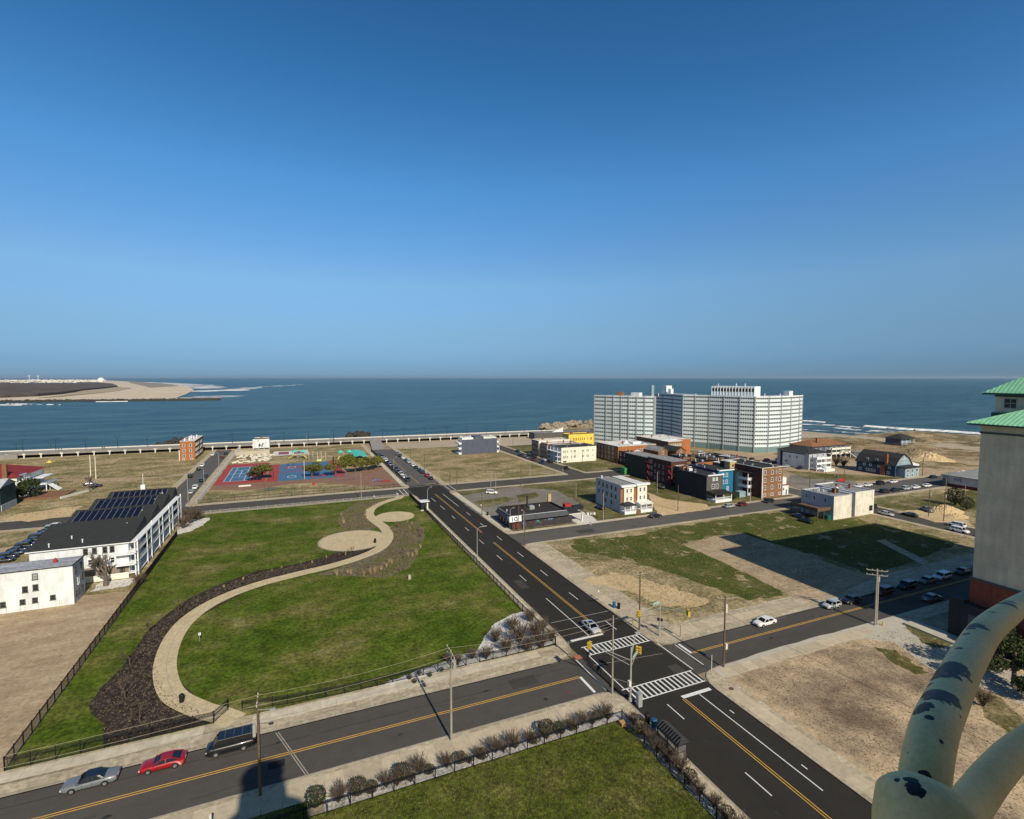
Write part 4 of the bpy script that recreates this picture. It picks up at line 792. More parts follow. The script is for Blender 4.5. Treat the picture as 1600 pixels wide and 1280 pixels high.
# --- white stuccoed corner building on the right
t=thing('white_corner_building','worn white windowless two storey building with timber deck standing on the green lot corner','building',(165.8,114.2,ZG))
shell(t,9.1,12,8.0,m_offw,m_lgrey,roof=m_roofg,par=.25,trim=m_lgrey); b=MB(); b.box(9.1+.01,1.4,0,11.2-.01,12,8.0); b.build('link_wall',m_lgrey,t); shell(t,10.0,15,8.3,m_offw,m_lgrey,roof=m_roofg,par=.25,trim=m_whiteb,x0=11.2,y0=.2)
wins(t,0,0,9.1,12,'W',[2,5,9],[6.2],1,1.6); wins(t,11.2,.2,21.2,15,'S',[8.4],[2.2],1.8,1.8,mg); wins(t,9.1,1.4,11.2,12,'S',[1.0],[4.6],.6,1.2,mg); unit(t,6.4,4,7.8,1.6,1.4,1.5,m_roofd); unit(t,8.4,5,7.8,1,1,1.6,m_whiteb); [vent(t,x,y,7.8,.8,.08,m_roofb) for x,y in ((2,9),(3,4),(4.4,8),(14,11))]
b=MB(); b.box(-6.5,1,3.2,-.02,11,3.45); b.box(-6.5,.95,3.45,-.02,1.02,4.4); b.box(-6.5,1.02,3.45,-6.42,11,4.4); b.build('timber_deck',m_wood,t)
for x,y in ((-6.3,1.2),(-3.2,1.2),(-6.3,6),(-3.2,6),(-6.3,10.8)): b=MB(); b.box(x-.1,y-.1,0,x+.1,y+.1,3.2); b.bar((x,y,2.0),(x+1.1,y,3.2),.1); b.build('deck_post',m_wood,t)
b=MB(); b.box(-2.0,.6,0,-.1,2.6,1.6); b.build('teal_tank',paint('green'),t)
# --- white house with garage wall (right, beyond) and brown-roof house, blue house
t=thing('white_gabled_house','large house with blank grey-white side, black hip roof and white stacked porches','house',(244.3,182.4,ZG)); b=MB(); b.box(0,0,0,13,19,8.6); b.build('wall',m_lgrey,t); hip(t,0,0,13,19,8.6,2.6,m_roofd,.7)
b=MB(); b.box(-.06,2.5,.5,-.002,15.5,7.6); b.build('side_panel',m_whitew,t); b=MB(); b.box(-.1,15.5,.3,-.002,17,8.1); b.box(-.1,2.3,7.7,-.002,17,8.1); b.build('dark_trim',m_black,t)
for z in (.6,3.2,5.8): b=MB(); b.box(1,-3.6,z,12,-.002,z+.2); b.box(1,-3.65,z+.2,12,-3.55,z+1.1); b.box(.95,-3.6,z+.2,1.05,0,z+1.1); b.build('porch_deck',m_whiteb,t)
for x in (1.1,4.6,8.2,11.8): b=MB(); b.box(x-.15,-3.6,0,x+.15,-3.3,8.0); b.build('porch_post',m_whiteb,t)
b=MB(); b.bar((3,-4.3,3.3),(9,-4.3,.4),1.0,.2); b.box(2,-7,0,10,-3.8,1.2); b.build('front_stair',m_whiteb,t); wins(t,0,0,13,19,'S',[2.5,6.5,10.5],[2.2,4.9,7.3],1.2,1.5); wins(t,-.06,0,13,19,'W',[12,8],[5.8],.7,.7,m_black); wins(t,-.06,0,13,19,'W',[5.2,6.2],[3.0],.6,.6,m_black)
t=thing('brown_roof_house','wide blue-grey beach house with orange-brown hipped roof and outside stairs','house',(277,205,ZG)); b=MB(); b.box(0,0,0,30,15,7.6); b.build('wall',m_bgrey,t); hip(t,0,0,30,15,7.6,3.0,m_roofbr,.8); wins(t,0,0,30,15,'S',[3,7,12,16],[2.6,5.6],1.2,1.6)
b=MB(); [b.box(12,-3.4,z,29,-.002,z+.22) for z in (2.8,5.4)]; [b.box(12,-3.4,z,29,-3.3,z+1) for z in (3.0,5.6)]; [b.box(x,-3.4,0,x+.25,-3.15,7.4) for x in (12,16,20,24,28.7)]; b.build('balcony',m_cream,t); b=MB(); b.bar((22,-5,5.2),(29,-6.5,.5),1.2,.25); b.bar((20,-5,5.2),(17,-5,2.8),1.2,.25); b.build('outside_stair',m_cream,t); b=MB(); b.box(8,3,8,9,4,12); b.build('chimney',m_brick3,t)
b=MB(); b.box(30.5,-12,0,44,-2,3.2); b.build('annex',m_whitew,t); b=MB(); b.box(30,-12.4,3.2,44.4,-1.6,3.6); b.build('annex_roof',m_roofg,t)
t=thing('blue_gambrel_house','blue shingled house with steep gambrel roof, white windows and brick chimney','house',(265.6,153.4,ZG)); b=MB(); b.box(0,0,0,12.6,18.5,5.4); b.build('wall',m_bluewood,t)
b=MB(); pr_=[(-.6,5.2),(2.6,8.9),(6.3,10.9),(10.0,8.9),(13.2,5.2)]
for k in range(4):
    (x0,z0),(x1,z1)=pr_[k],pr_[k+1]; b.poly([(x0,-.5,z0),(x1,-.5,z1),(x1,19,z1),(x0,19,z0)]); b.poly([(x0,19,z0-.25),(x1,19,z1-.25),(x1,-.5,z1-.25),(x0,-.5,z0-.25)]); b.poly([(x0,-.5,z0-.25),(x1,-.5,z1-.25),(x1,-.5,z1),(x0,-.5,z0)])
b.build('roof',m_roofd,t)
b=MB(); b.poly([(0,-.01,5.4),(12.6,-.01,5.4),(10,-.01,8.6),(6.3,-.01,10.6),(2.6,-.01,8.6)]); b.build('gable_wall',m_paleblue,t)
wins(t,0,-.01,12.6,25,'S',[4.6,6.3,8.0],[7.4],.9,1.6); wins(t,0,-.01,12.6,25,'S',[6.3],[9.3],.8,.9)
wins(t,0,0,12.6,18.5,'W',[2,5.6,7.2,8.8,15.5],[1.6],1.2,1.3); wins(t,0,0,12.6,18.5,'W',[4,7,11,16],[4.1],1.1,1.1); wins(t,.7,0,12.6,18.5,'W',[5,9.5],[6.9],1.2,1.4)
b=MB(); b.box(-.5,4.6,0,-.002,6.6,5.0); b.box(-.3,3.6,4.5,.6,4.6,10.6); b.build('chimney',m_brick,t)
b=MB(); b.box(1.5,-3.6,0,12.4,-.02,4.6); b.build('front_bay',m_paleblue,t); b=MB(); b.box(1.1,-4.1,4.6,12.8,-.05,4.95); b.build('bay_roof',m_roofd,t); wins(t,1.5,-3.6,12.4,0,'S',[2,5.5,9],[3.3],1.6,1.5); wins(t,1.5,-3.6,12.4,0,'S',[2,5.5,9],[1.1],1.6,1.3)
# low white building with red base (lettering on its side)
t=thing('low_white_building','low white block with dark red base, grey flat roof and black lettering beside the tower','building',(264.5,120,ZG)); b=MB(); b.box(0,0,1.4,30,13,4.6); b.build('wall',m_lgrey,t); b=MB(); b.box(-.05,-.05,0,30.05,13.05,1.4); b.build('red_base',M('dark_red_base',(.11,.02,.02),.8),t); b=MB(); b.box(-.6,-.6,4.6,30.6,13.6,5.0); b.build('roof',m_roofg,t)
def text(s,size,loc,rot,mat,parent,name='lettering',ext=.02):
    cu=bpy.data.curves.new(name,'FONT'); cu.body=s; cu.size=size; cu.extrude=ext; tmp=bpy.data.objects.new('tmp',cu); me=bpy.data.meshes.new_from_object(tmp); bpy.data.objects.remove(tmp); me.materials.clear(); me.materials.append(mat); o=bpy.data.objects.new(name,me); C.objects.link(o); o.parent=parent; o.location=loc; o.rotation_euler=rot; return o
text('YPS',2.0,(-.03,9.0,2.6),(math.pi/2,0,-math.pi/2),m_black,t); unit(t,-1.5,11,0,1.2,1.4,3.6,m_dgrey,'side_box')
# beach pavilion
t=thing('beach_pavilion','dark beach pavilion with shallow hipped roof standing on the dunes','pavilion',(389,221,ZG)); b=MB(); b.box(0,0,.9,14,11,1.5); b.build('deck',m_deckw,t); hip(t,0,0,14,11,5.0,3.2,m_roofd,1.0); b=MB(); b.box(0,1,1.5,12,11,4.8); b.build('wall',m_bgrey,t); b=MB(); b.box(.5,.96,1.9,11,.998,4.2); b.build('opening',m_paleblue,t)
for x in (.1,4.6,9.2,13.6):
    for y in (.1,10.6): b=MB(); b.box(x,y,0,x+.3,y+.3,5.0); b.build('post',m_whiteb,t)
# teal roofed playground pavilion
t=thing('picnic_pavilion','open picnic shelter with bright turquoise roof among the playground pines','pavilion',(29.0,296,ZG)); gable(t,0,0,8,24,3.4,1.1,'y',m_teals)
for x in (.3,7.5):
    for y in (.5,8,16,23.3): b=MB(); b.box(x,y,0,x+.22,y+.22,3.4); b.build('post',m_steel,t)
for y in (4,11,18): b=MB(); b.box(2.5,y,.7,5.5,y+.9,.8); b.box(2.5,y-.6,.42,5.5,y-.3,.5); b.box(2.5,y+1.2,.42,5.5,y+1.5,.5); b.box(3.8,y+.1,0,4.2,y+.8,.7); tag(b.build('picnic_table',m_wood,None,(29,296,ZG)),{4:'brown picnic table at the near end under the turquoise roof',11:'brown picnic table in the middle under the turquoise roof',18:'brown picnic table at the far end under the turquoise roof'}[y],'picnic table',group='picnic tables under the turquoise roof')
# houses at the left edge
t=thing('red_tile_house','old white house with red tile roof, round bay and curved porches at left edge','house',(-124,262,ZG)); b=MB(); b.box(0,0,0,22,24,8.5); b.build('wall',m_cream,t); hip(t,0,0,22,24,8.5,4.0,m_roofr,.8); b=MB(); b.box(18,-1,8,19.4,.2,13.8); b.build('chimney',m_brick3,t)
for z0,z1,m_,r in ((0,3,m_cream,4.6),(3.2,5.8,m_cream,4.4),(6.0,7.4,m_whiteb,3.9),(7.4,8.9,m_glassb,3.2)): b=MB(); b.cyl(20,5,z0,z1,r,n=20); b.build('round_bay',m_,t)
for z in (3.0,5.9): b=MB(); b.cyl(20,5,z,z+.25,5.4,n=20); b.build('bay_cornice',m_whiteb,t)
for k in range(9): a=-1.4+k*.35; b=MB(); b.box(-.7,-.1,0,.7,.02,1.5); b.build('bay_window',m_glass,t,(20+4.5*math.cos(a),5+4.5*math.sin(a),3.9),a+math.pi/2)
b=MB(); b.box(22,12,2.8,27,22,3.1); b.box(22,12,5.6,26,22,5.9); [b.box(26.6,y,0,26.9,y+.3,3) for y in (12,15.3,18.6,21.7)]; b.box(26.8,12,3.1,26.9,22,4.0); b.build('side_porch',m_whiteb,t); b=MB(); [b.bar((27,13+k,2.8-.1*k),(31,11+k,.2),.18) for k in range(5)]; b.build('porch_stair',m_whiteb,t)
t=thing('lower_red_roof_house','white house with a low red tile roof, in front of the round-bay house','house',(-128,252,ZG)); b=MB(); b.box(0,0,0,20,9,6.4); b.build('wall',m_cream,t); gable(t,0,0,20,9,6.4,2.6,'x',m_roofr,m_cream); wins(t,0,0,20,9,'E',[4],[3.6],1.4,2.4,m_whiteb,m_glassb)
t=thing('green_house','dark green house end at the left edge behind the back street','house',(-118,238,ZG)); b=MB(); b.box(0,0,0,20.5,11,8.6); b.build('wall',M('dark_green_siding',(.02,.05,.045),.8),t); gable(t,0,0,20.5,11,8.6,2.4,'x',m_lgrey,m_paleblue); b=MB(); b.box(20.5,0,0,20.7,11,2.2); b.build('base_panel',m_lgrey,t)
# --- the tall white slab by the sea, facets between pilasters
SLP=[(929,352),(947,345.5),(958.5,341.5),(970.5,338),(982.5,334.8),(995,332),(1007.5,329.5),(1022,327.5),(1024,396),(1036,388),(1051,375),(1067.5,358),(1086.5,353),(1108.5,347),(1131.6,339),(1156.5,331),(1180.3,325),(1201.7,325.5),(1220.7,330.5),(1236,337.5),(1249,346),(1254,352)]
SLW=[cd(*p) for p in SLP]; HS=35.5
t=thing('tall_apartment_slab','huge curved white apartment slab, twelve rows of windows, between the houses and the sea','apartment building',(SLW[0][0],SLW[0][1],ZG)); ox,oy=SLW[0]
loc=[(x-ox,y-oy) for x,y in SLW]
b=MB()
for lo,hi in ((0,8),(8,len(loc))):
    L_=loc[lo:hi]; back_=[]
    for i,(x,y) in enumerate(L_):
        a=L_[max(i-1,0)];c_=L_[min(i+1,len(L_)-1)]; d=Vector((c_[0]-a[0],c_[1]-a[1])).normalized(); back_.append((x-d.y*16,y+d.x*16))
    for i in range(len(L_)-1):
        p,q,p2,q2=L_[i],L_[i+1],back_[i],back_[i+1]
        b.poly([(p[0],p[1],0),(q[0],q[1],0),(q[0],q[1],HS),(p[0],p[1],HS)]); b.poly([(p[0],p[1],HS),(q[0],q[1],HS),(q2[0],q2[1],HS),(p2[0],p2[1],HS)]); b.poly([(q2[0],q2[1],0),(p2[0],p2[1],0),(p2[0],p2[1],HS),(q2[0],q2[1],HS)])
    b.poly([(L_[0][0],L_[0][1],0),(L_[0][0],L_[0][1],HS),(back_[0][0],back_[0][1],HS),(back_[0][0],back_[0][1],0)]); b.poly([(L_[-1][0],L_[-1][1],0),(back_[-1][0],back_[-1][1],0),(back_[-1][0],back_[-1][1],HS),(L_[-1][0],L_[-1][1],HS)])
b.build('wall',m_lgrey,t)
sp=MB(); gl=MB(); mu=MB(); base=MB(); FH=2.62; nf=12; Z0=3.6
for i in [k for k in range(len(loc)-1) if k!=7]:
    p,q=Vector(loc[i]),Vector(loc[i+1]); d=(q-p); L=d.length; d.normalize(); nn=Vector((d.y,-d.x)); nb=max(3,int(round(L/1.55)))
    def P_(u,o,z): v=p+d*u+nn*o; return (v.x,v.y,z)
    def slab3(b,u0,u1,o0,o1,z0,z1):
        k=len(b.v); b.v+=[P_(u0,o0,z0),P_(u1,o0,z0),P_(u1,o1,z0),P_(u0,o1,z0),P_(u0,o0,z1),P_(u1,o0,z1),P_(u1,o1,z1),P_(u0,o1,z1)]
        for f in ((3,2,1,0),(4,5,6,7),(3,7,6,2),(0,4,7,3),(1,2,6,5)): b.f.append(tuple(k+j for j in f)); b.m.append(0)
    for f in range(nf):
        z=Z0+f*FH
        slab3(sp,.35,L-.35,.0,.22,z,z+FH*.60)
        slab3(gl,.35,L-.35,.0,.10,z+FH*.60,z+FH)
        for k in range(nb+1):
            u=.35+(L-.7)*k/nb; slab3(mu,max(.3,u-.16),min(L-.3,u+.16),.10,.16,z+FH*.60,z+FH)
        for k in range(1,nb,2):
            u=.35+(L-.7)*k/nb; slab3(mu,u-.04,u+.04,.22,.27,z,z+FH*.50)
    slab3(sp,0,L,.0,.4,Z0+nf*FH,HS+.5)
    slab3(base,.1,L-.1,.0,.2,0,Z0-.02)
sp.build('spandrel_panels',m_sil,t); o=gl.build('window_bands',M('slab_window_glass',(.012,.016,.022),.5,.5,.4,spec=.15),t); o['kind']='stuff'; o=mu.build('window_mullions',m_sil,t); o['kind']='stuff'; base.build('ground_floor_band',m_tealp,t)
m_pil=M('pilaster_grey',(.27,.29,.30),.8,.1)
for i in range(len(loc)):
    x,y=loc[i]; b=MB(); b.box(-.34,-.5,0,.34,.35,HS+.3); a=loc[max(i-1,0)];c_=loc[min(i+1,len(loc)-1)]; b.build('pilaster',m_pil,t,(x,y,0),math.atan2(c_[1]-a[1],c_[0]-a[0]))
def slabtop(px0,px1,d0,d1,z1,mat,name,dep=9,rows=0):
    a=Vector(cd(px0,d0))-Vector((ox,oy)); c_=Vector(cd(px1,d1))-Vector((ox,oy)); d=(c_-a).normalized(); n_=Vector((-d.y,d.x)); b=MB(); b.prism([tuple(a),tuple(c_),tuple(c_+n_*dep),tuple(a+n_*dep)],HS,z1); b.build(name,mat,t)
    if rows:
        g=MB(); L=(c_-a).length
        for k in range(int(L/2)):
            p=a+d*(.4+k*2)-n_*.05; q=a+d*(1.7+k*2)-n_*.05; g.poly([(p.x,p.y,HS+3.0),(q.x,q.y,HS+3.0),(q.x,q.y,z1-1.4),(p.x,p.y,z1-1.4)])
        g.build('penthouse_windows',m_glass,t)
        g=MB()
        for k in range(int(L/2)+1): p=a+d*(.05+k*2)-n_*.25; g.bar((p.x,p.y,HS),(p.x,p.y,z1),.25)
        g.build('penthouse_fins',m_whiteb,t)
slabtop(1112,1179,350,330,HS+6.6,m_sil,'penthouse',10,1); slabtop(964,972,346,344,HS+2.6,m_brick3,'roof_house',4); slabtop(986,999,342,338,HS+2.4,m_whitew,'roof_house',4); slabtop(1018,1022,334,334,HS+7.5,m_paleblue,'roof_tower',3); slabtop(1033,1041,394,388,HS+6.2,m_sil,'stair_tower',5); slabtop(1044,1048,384,382,HS+4.0,m_whitew,'water_tank',3)
slabtop(1233,1239,340,342,HS+3.4,m_whitew,'roof_house',4); slabtop(1238,1253,344,354,HS+.9,m_glass,'roof_glazing',4)
for px_ in (1029,1122,1150,1164,1087,1195,1219): x,y=cd(px_,342); b=MB(); zt=HS if not 1112<px_<1179 else HS+6.6; b.cyl(x-ox,y-oy,zt,zt+1.8,.25,n=6); b.build('roof_vent',m_whiteb,t)
# --- tan tower with green metal roofs, right edge
t=thing('tan_tower','tall tan tower with pale green metal roof and red brick base at right edge','tower block',(113,15,ZG)); WX,WY=64,36.4
b=MB(); b.box(0,0,11.3,WX,WY,39.4); b.build('wall',m_tanw,t); m_towerb=M('dark_orange_brick',(.23,.065,.035),.9,.2,1); b=MB(); b.box(.0,0,0,WX,WY+.3,11.28); b.build('brick_base',m_towerb,t)
b=MB(); b.box(-.12,-.12,37.9,WX+.12,WY+.12,38.25); b.box(-.22,-.22,11.2,WX+.2,WY+.4,11.6); b.build('band_moulding',M('green_grey_band',(.07,.085,.075),.7),t)
b=MB()
for k in range(1,9): b.box(-.012,.05,11.6+k*3.05,-.001,WY-.05,11.63+k*3.05)
b.build('wall_joint',M('joint_grey',(.38,.35,.27),.9),t)
m_green=M('green_metal_roof',(.26,.56,.36),.45,.05,1,metal=.0); m_greend=M('dark_green_edge',(.03,.09,.07),.6)
b=MB(); ov=1.5; X0,Y0,X1,Y1=-ov,-ov,WX+ov,WY+ov; a=( 20,WY/2,48.6);c_=(WX-20,WY/2,48.6); z=39.7
for f in ([(X0,Y0,z),(X1,Y0,z),c_,a],[(X1,Y0,z),(X1,Y1,z),c_],[(X1,Y1,z),(X0,Y1,z),a,c_],[(X0,Y1,z),(X0,Y0,z),a]): b.poly(f)
b.build('roof',m_green,t)
b=MB(); b.box(X0+.05,Y0+.05,39.4,X1-.05,Y1-.05,39.66); b.build('eave',m_greend,t)
# standing seams on the slopes that face the camera, one by one
Wd=Y1-Y0
for k in range(1,60):
    y=Y0+Wd*k/60; s_=1-abs(y-WY/2)/(Wd/2); b=MB(); b.bar((X0+.02,y,z+.05),(X0+(a[0]-X0)*s_,y,z+.05+(a[2]-z)*s_),.07,.1); b.build('roof_seam',m_green,t)
b=MB(); b.bar((X0,Y1,z+.06),a,.2,.14); b.bar((X0,Y0,z+.06),a,.2,.14); b.build('hip_ridge',m_green,t)
b=MB(); b.box(8.8,22,39.4,17.4,38.4,44.6); b.build('upper_wall',m_tanw,t); b=MB(); b.box(8.4,21.6,40.5,17.8,38.8,41.3); b.box(8.6,21.8,44.3,17.6,38.6,44.55); b.build('upper_cornice',m_greend,t)
o=put('window',winmesh(2.0,1.9,m_lgrey,m_glass,1)[0],t,(8.8,36.2,43.1),ROT['W']); put('pane',winmesh(2.0,1.9,m_lgrey,m_glass,1)[1],o)
o=put('window',winmesh(2.0,1.9,m_lgrey,m_glass,1)[0],t,(8.8,31,43.1),ROT['W']); put('pane',winmesh(2.0,1.9,m_lgrey,m_glass,1)[1],o)
x0,y0,x1,y1=7.3,20.5,18.9,39.9; z=45.0; a=(13.1,26.3,49.2);c_=(13.1,34.1,49.2); b=MB()
for f in ([(x0,y0,z),(x1,y0,z),a],[(x1,y0,z),(x1,y1,z),c_,a],[(x1,y1,z),(x0,y1,z),c_],[(x0,y1,z),(x0,y0,z),a,c_]): b.poly(f)
b.build('upper_roof',m_green,t); b=MB(); b.box(x0+.05,y0+.05,z-.35,x1-.05,y1-.05,z-.01); b.build('upper_eave',m_greend,t)
for k in range(1,31):
    y=y0+(y1-y0)*k/31; s_=min(1,(y-y0)/5.8,(y1-y)/5.8); b=MB(); b.bar((x0+.02,y,z+.05),(x0+5.8*s_,y,z+.05+4.2*s_),.07,.1); b.build('roof_seam',m_green,t)
for k in range(10): b=MB(); y=3.0+k*3.4; b.box(-.08,y,.2,-.001,y+.18,11.0); b.build('brick_pier',m_towerb,t)
b=MB(); b.box(-.05,.4,6.0,-.001,WY,6.25); b.build('base_band',M('base_band',(.12,.05,.04),.9),t)
b=MB(); b.box(-2.4,32,0,-.25,36.6,6.9); b.build('recess_block',m_black,t); b=MB(); b.box(-2.42,33,3.2,-2.401,35.6,5.4); b.build('recess_window',m_bgrey,t)  # solid block coloured black for the dark inside of the recess
b=MB(); b.box(-1.6,36.75,0,12,39,7.3); b.build('side_block',m_black,t)
b=MB(); b.box(-11,29.5,0,-5.8,36,.35); b.prism([(-5,44.5),(-2,44.5),(-1,36),(-5.2,36)],0,.3); b.build('loading_kerb',m_conc,t)
# --- boardwalk along the inlet
t=thing('boardwalk','long weathered boardwalk on dark piers running along the water','boardwalk',(-300,400,0)); A=Vector((-300,398.4)); B_=Vector((206,373.6)); dv=(B_-A).normalized(); nv=Vector((-dv.y,dv.x)); LB=(B_-A).length
def bw(u,o,z): v=dv*u+nv*o; return (v.x,v.y-1.6,z)
def bslab(b,u0,u1,o0,o1,z0,z1):
    k=len(b.v); b.v+=[bw(u0,o0,z0),bw(u1,o0,z0),bw(u1,o1,z0),bw(u0,o1,z0),bw(u0,o0,z1),bw(u1,o0,z1),bw(u1,o1,z1),bw(u0,o1,z1)]
    for f in ((3,2,1,0),(4,5,6,7),(0,1,5,4),(1,2,6,5),(2,3,7,6),(3,0,4,7)): b.f.append(tuple(k+j for j in f)); b.m.append(0)
nseg=64
for k in range(nseg):
    b=MB(); bslab(b,LB*k/nseg+.03,LB*(k+1)/nseg-.03,.4,12.4,2.75+U(-.01,.01),3.05); b.build('deck_panel',m_deckw,t)
b=MB(); bslab(b,0,LB,.15,.4,2.0,3.1); b.build('fascia_beam',m_deckw,t)
b=MB(); bslab(b,0,LB,12.4,13.0,0,3.7); b.build('seaward_wall',m_pconc,t)
b=MB(); bslab(b,0,LB,6.5,7,-1,2.7); b.build('retaining_wall',m_roofb,t)
b=MB(); [bslab(b,u,u+.08,.2,.3,3.1,4.1) for u in [i*2.2 for i in range(int(LB/2.2))]]; bslab(b,0,LB,.18,.32,4.0,4.12); bslab(b,0,LB,.2,.3,3.5,3.58); b.build('railing',m_deckw,t)
pb=MB(); pb.box(-.3,-.3,0,.3,.3,2.2); pb.box(-.75,-.5,2.0,.75,.3,2.9); pm=pb.mesh('pier',m_pconc)
for u in range(170,int(LB)-4,8): put('pier',pm,t,bw(u,-.1,0))
for u in range(0,168,8): put('pier',pm,t,bw(u,-.1,0))
b=MB(); [bslab(b,60+i*4.2,61+i*4.2,-2.5,-.2,1.0+i*.07,2.8) for i in range(20)]; bslab(b,52,150,-2.8,-2.5,.2,3.0); b.build('ramp',m_deckw,t)
# footbridge ramp at the end of the avenue
b=MB(); x0,y0=46.5,346; 
b.poly([(x0,y0,.16),(x0+9,y0,.16),(x0+10.5,379.5,3.0),(x0+3,379.5,3.0)]); b.poly([(x0,y0,0),(x0,y0,.16),(x0+3,379.5,3),(x0+3,379.5,0)]); b.poly([(x0+9,y0,.16),(x0+9,y0,0),(x0+10.5,379.5,0),(x0+10.5,379.5,3)]); tag(b.build('beach_ramp',m_deckw),'grey timber ramp rising from the far end of the avenue to the boardwalk','ramp')
# boardwalk lamps
lt=thing('boardwalk_lamp','','street lamp',(0,0,0),group='twin-headed lamps along the boardwalk')
b=MB(); b.cyl(0,0,0,7.0,.12,.08,8); b.build('pole',m_iron,lt)
for s in (-1,1): b=MB(); b.bar((0,0,6.9),(s*1.2,0,7.15),.08); b.box(s*1.2-.35,-.2,7.05,s*1.2+.35,.2,7.25); b.build('lamp_head',m_iron,lt)
bl=[36,87,134,184,230,363,444,482,521,598,631,664.5,698,729.5,760.5,790,819,846]
names=['beyond the red-tile house at far left','just left of the twin white masts','over the left grass field, third from the left','over the left field, left of the brick house','immediately left of the brick house','between the brick house and the clubhouse','right of the white clubhouse','above the skate plaza','above the left playground towers','just right of the dark rock mound','left of the beach ramp top','right of the beach ramp top','behind the sandy strip, right of the ramp','left of the slate-sided house','directly behind the slate-sided house','just right of the slate-sided house','where the sand field narrows','rightmost, before the pale rocks']
for i,(px_,nm) in enumerate(zip(bl,names)):
    f=(px_-104)/(847-104); py=702.4+f*(676.2-702.4)+.6; x,y=gp(px_,py,3.1); l='black twin-headed boardwalk lamp '+nm
    if i==0: lt.location=(x,y,3.05); lt['label']=l
    else: copy_tree(lt,(x,y,3.05),0,l)
for px_,py,l in ((26,712,'black twin-headed lamp standing lower, behind the red-tile house'),(80,711,'black twin-headed lamp standing lower, by the ramp end of the boardwalk')): x,y=gp(px_,py,0); copy_tree(lt,(x,y,0),0,l)
# rocks
def rocks(name,label,pts,n,r,h,mat,seed=1,cat='rocks'):
    rnd=random.Random(seed); b=MB(); xs=[p[0] for p in pts]; ys=[p[1] for p in pts]
    def ins(x,y):
        c=False
        for i in range(len(pts)):
            (x1,y1),(x2,y2)=pts[i-1],pts[i]
            if (y1>y)!=(y2>y) and x<(x2-x1)*(y-y1)/(y2-y1)+x1: c=not c
        return c
    k=0
    while k<n:
        x,y=rnd.uniform(min(xs),max(xs)),rnd.uniform(min(ys),max(ys))
        if not ins(x,y): continue
        k+=1; q=r*rnd.uniform(.5,1.3); b.ball((x,y,SEA+rnd.uniform(.1,1)*h),(q,q*rnd.uniform(.6,1.2),q*rnd.uniform(.5,.8)),6,4,0,.25)
    return stuff(b.build(name,mat),label,cat)
rocks('rock_mound','dark rock mound standing in the water beyond the boardwalk near the beach ramp',[(38,424),(54,421),(57,436),(50,448),(40,446)],90,2.0,3.6,m_rock,2)
rocks('rock_jetty','dark rocky spur in the water behind the brick house',[(-92,420),(-62,416),(-66,440),(-76,470),(-86,466)],130,1.9,3,m_rock,3)
rocks('rock_revetment','long bank of pale rocks between the water and the yellow building',[(203,394),(212,436),(262,456),(320,452),(335,430),(262,434),(228,418),(216,392)],420,2.3,5,m_rockl,4)
rocks('waterline_rocks','dark rocks along the foot of the seawall at the waterline',[(-300,416),(-300,421),(-128,412),(40,406),(200,396),(200,392),(40,402),(-128,408)],420,1.2,1.6,m_rock,5)
# --- far spit with beach, scrub, jetty, town
far=lambda pts,z=0:[gp(px_,py,z) for px_,py in pts]
struct((lambda b:(b.prism(far([(-500,633),(-60,628.5),(0,627),(120,626),(240,624.6),(272,622.5),(291,616),(303,609.5),(296,604.5),(262,600.5),(225,598),(196,596),(170,594.6),(60,594),(-400,594)]),-6,.1,bottom=False),b)[1])(MB()).build('far_beach',ground('far_sand',[(.3,(.52,.43,.32)),(.7,(.62,.53,.41))],.004,fine=.05,fvar=.08)))
b=MB(); b.prism(far([(-500,628),(-60,624),(0,622),(60,619.5),(95,616.5),(130,611),(165,607.5),(184,605),(176,601),(150,598.6),(60,597.6),(-60,597.6),(-500,597.6)],0),0,7,bottom=False); o=b.build('far_scrub',ground('grey_scrub',[(.3,(.085,.068,.06)),(.6,(.12,.095,.08)),(.75,(.18,.14,.10))],.004,fine=.03,fvar=.4,bmp=4)); stuff(o,'grey-brown scrub covering the far spit behind its beach','scrub')
b=MB(); rnd=random.Random(5)
for k in range(900):
    px_=rnd.uniform(-60,165)+rnd.uniform(0,12)*0; py=rnd.choice([599.5,598.5,597.5,596.6,596,595.3,594.8])+rnd.uniform(-.3,.3)
    if px_>120 and py>597: continue
    x,y=gp(px_,py,0); dd=math.hypot(x,y)/3000; w_=rnd.uniform(5,14)*dd; h_=rnd.uniform(4,9)*dd**.5
    b.box(x-w_/2,y-w_/2,0,x+w_/2,y+w_/2,h_)
b.box
o=b.build('far_town',M('town_white',(.62,.60,.56),.8,.35,.004)); stuff(o,'mass of small white houses of the town on the far spit','houses')
x,y=gp(158,596.4); b=MB(); b.ball((x,y,8),(38,38,40),16,8); tag(b.build('domed_building',m_whitew),'pale domed building at the right end of the far town','building')
for px_,l in ((46,'left water tower, faint above the far town'),(60,'right and larger water tower above the far town')):
    x,y=gp(px_,595.6); t=thing('water_tower',l,'water tower',(x,y,0),group='water towers above the far town'); b=MB(); b.cyl(0,0,0,62,2.5,n=8); b.build('stem',m_whitew,t); b=MB(); b.ball((0,0,66),(13,13,7),12,6); b.build('tank',m_whitew,t)
b=MB(); rnd=random.Random(9)
for k in range(300):
    px_=-70+k*1.38+rnd.uniform(-1,1); py=629.6-(px_+70)*.0107; x,y=gp(px_,py,SEA); b.ball((x,y,SEA+.3),(5.5,5.5,rnd.uniform(2.6,4.6)),5,4,0,.25)
stuff(b.build('far_jetty',m_rock),'long thin dark stone jetty in front of the far beach','jetty')
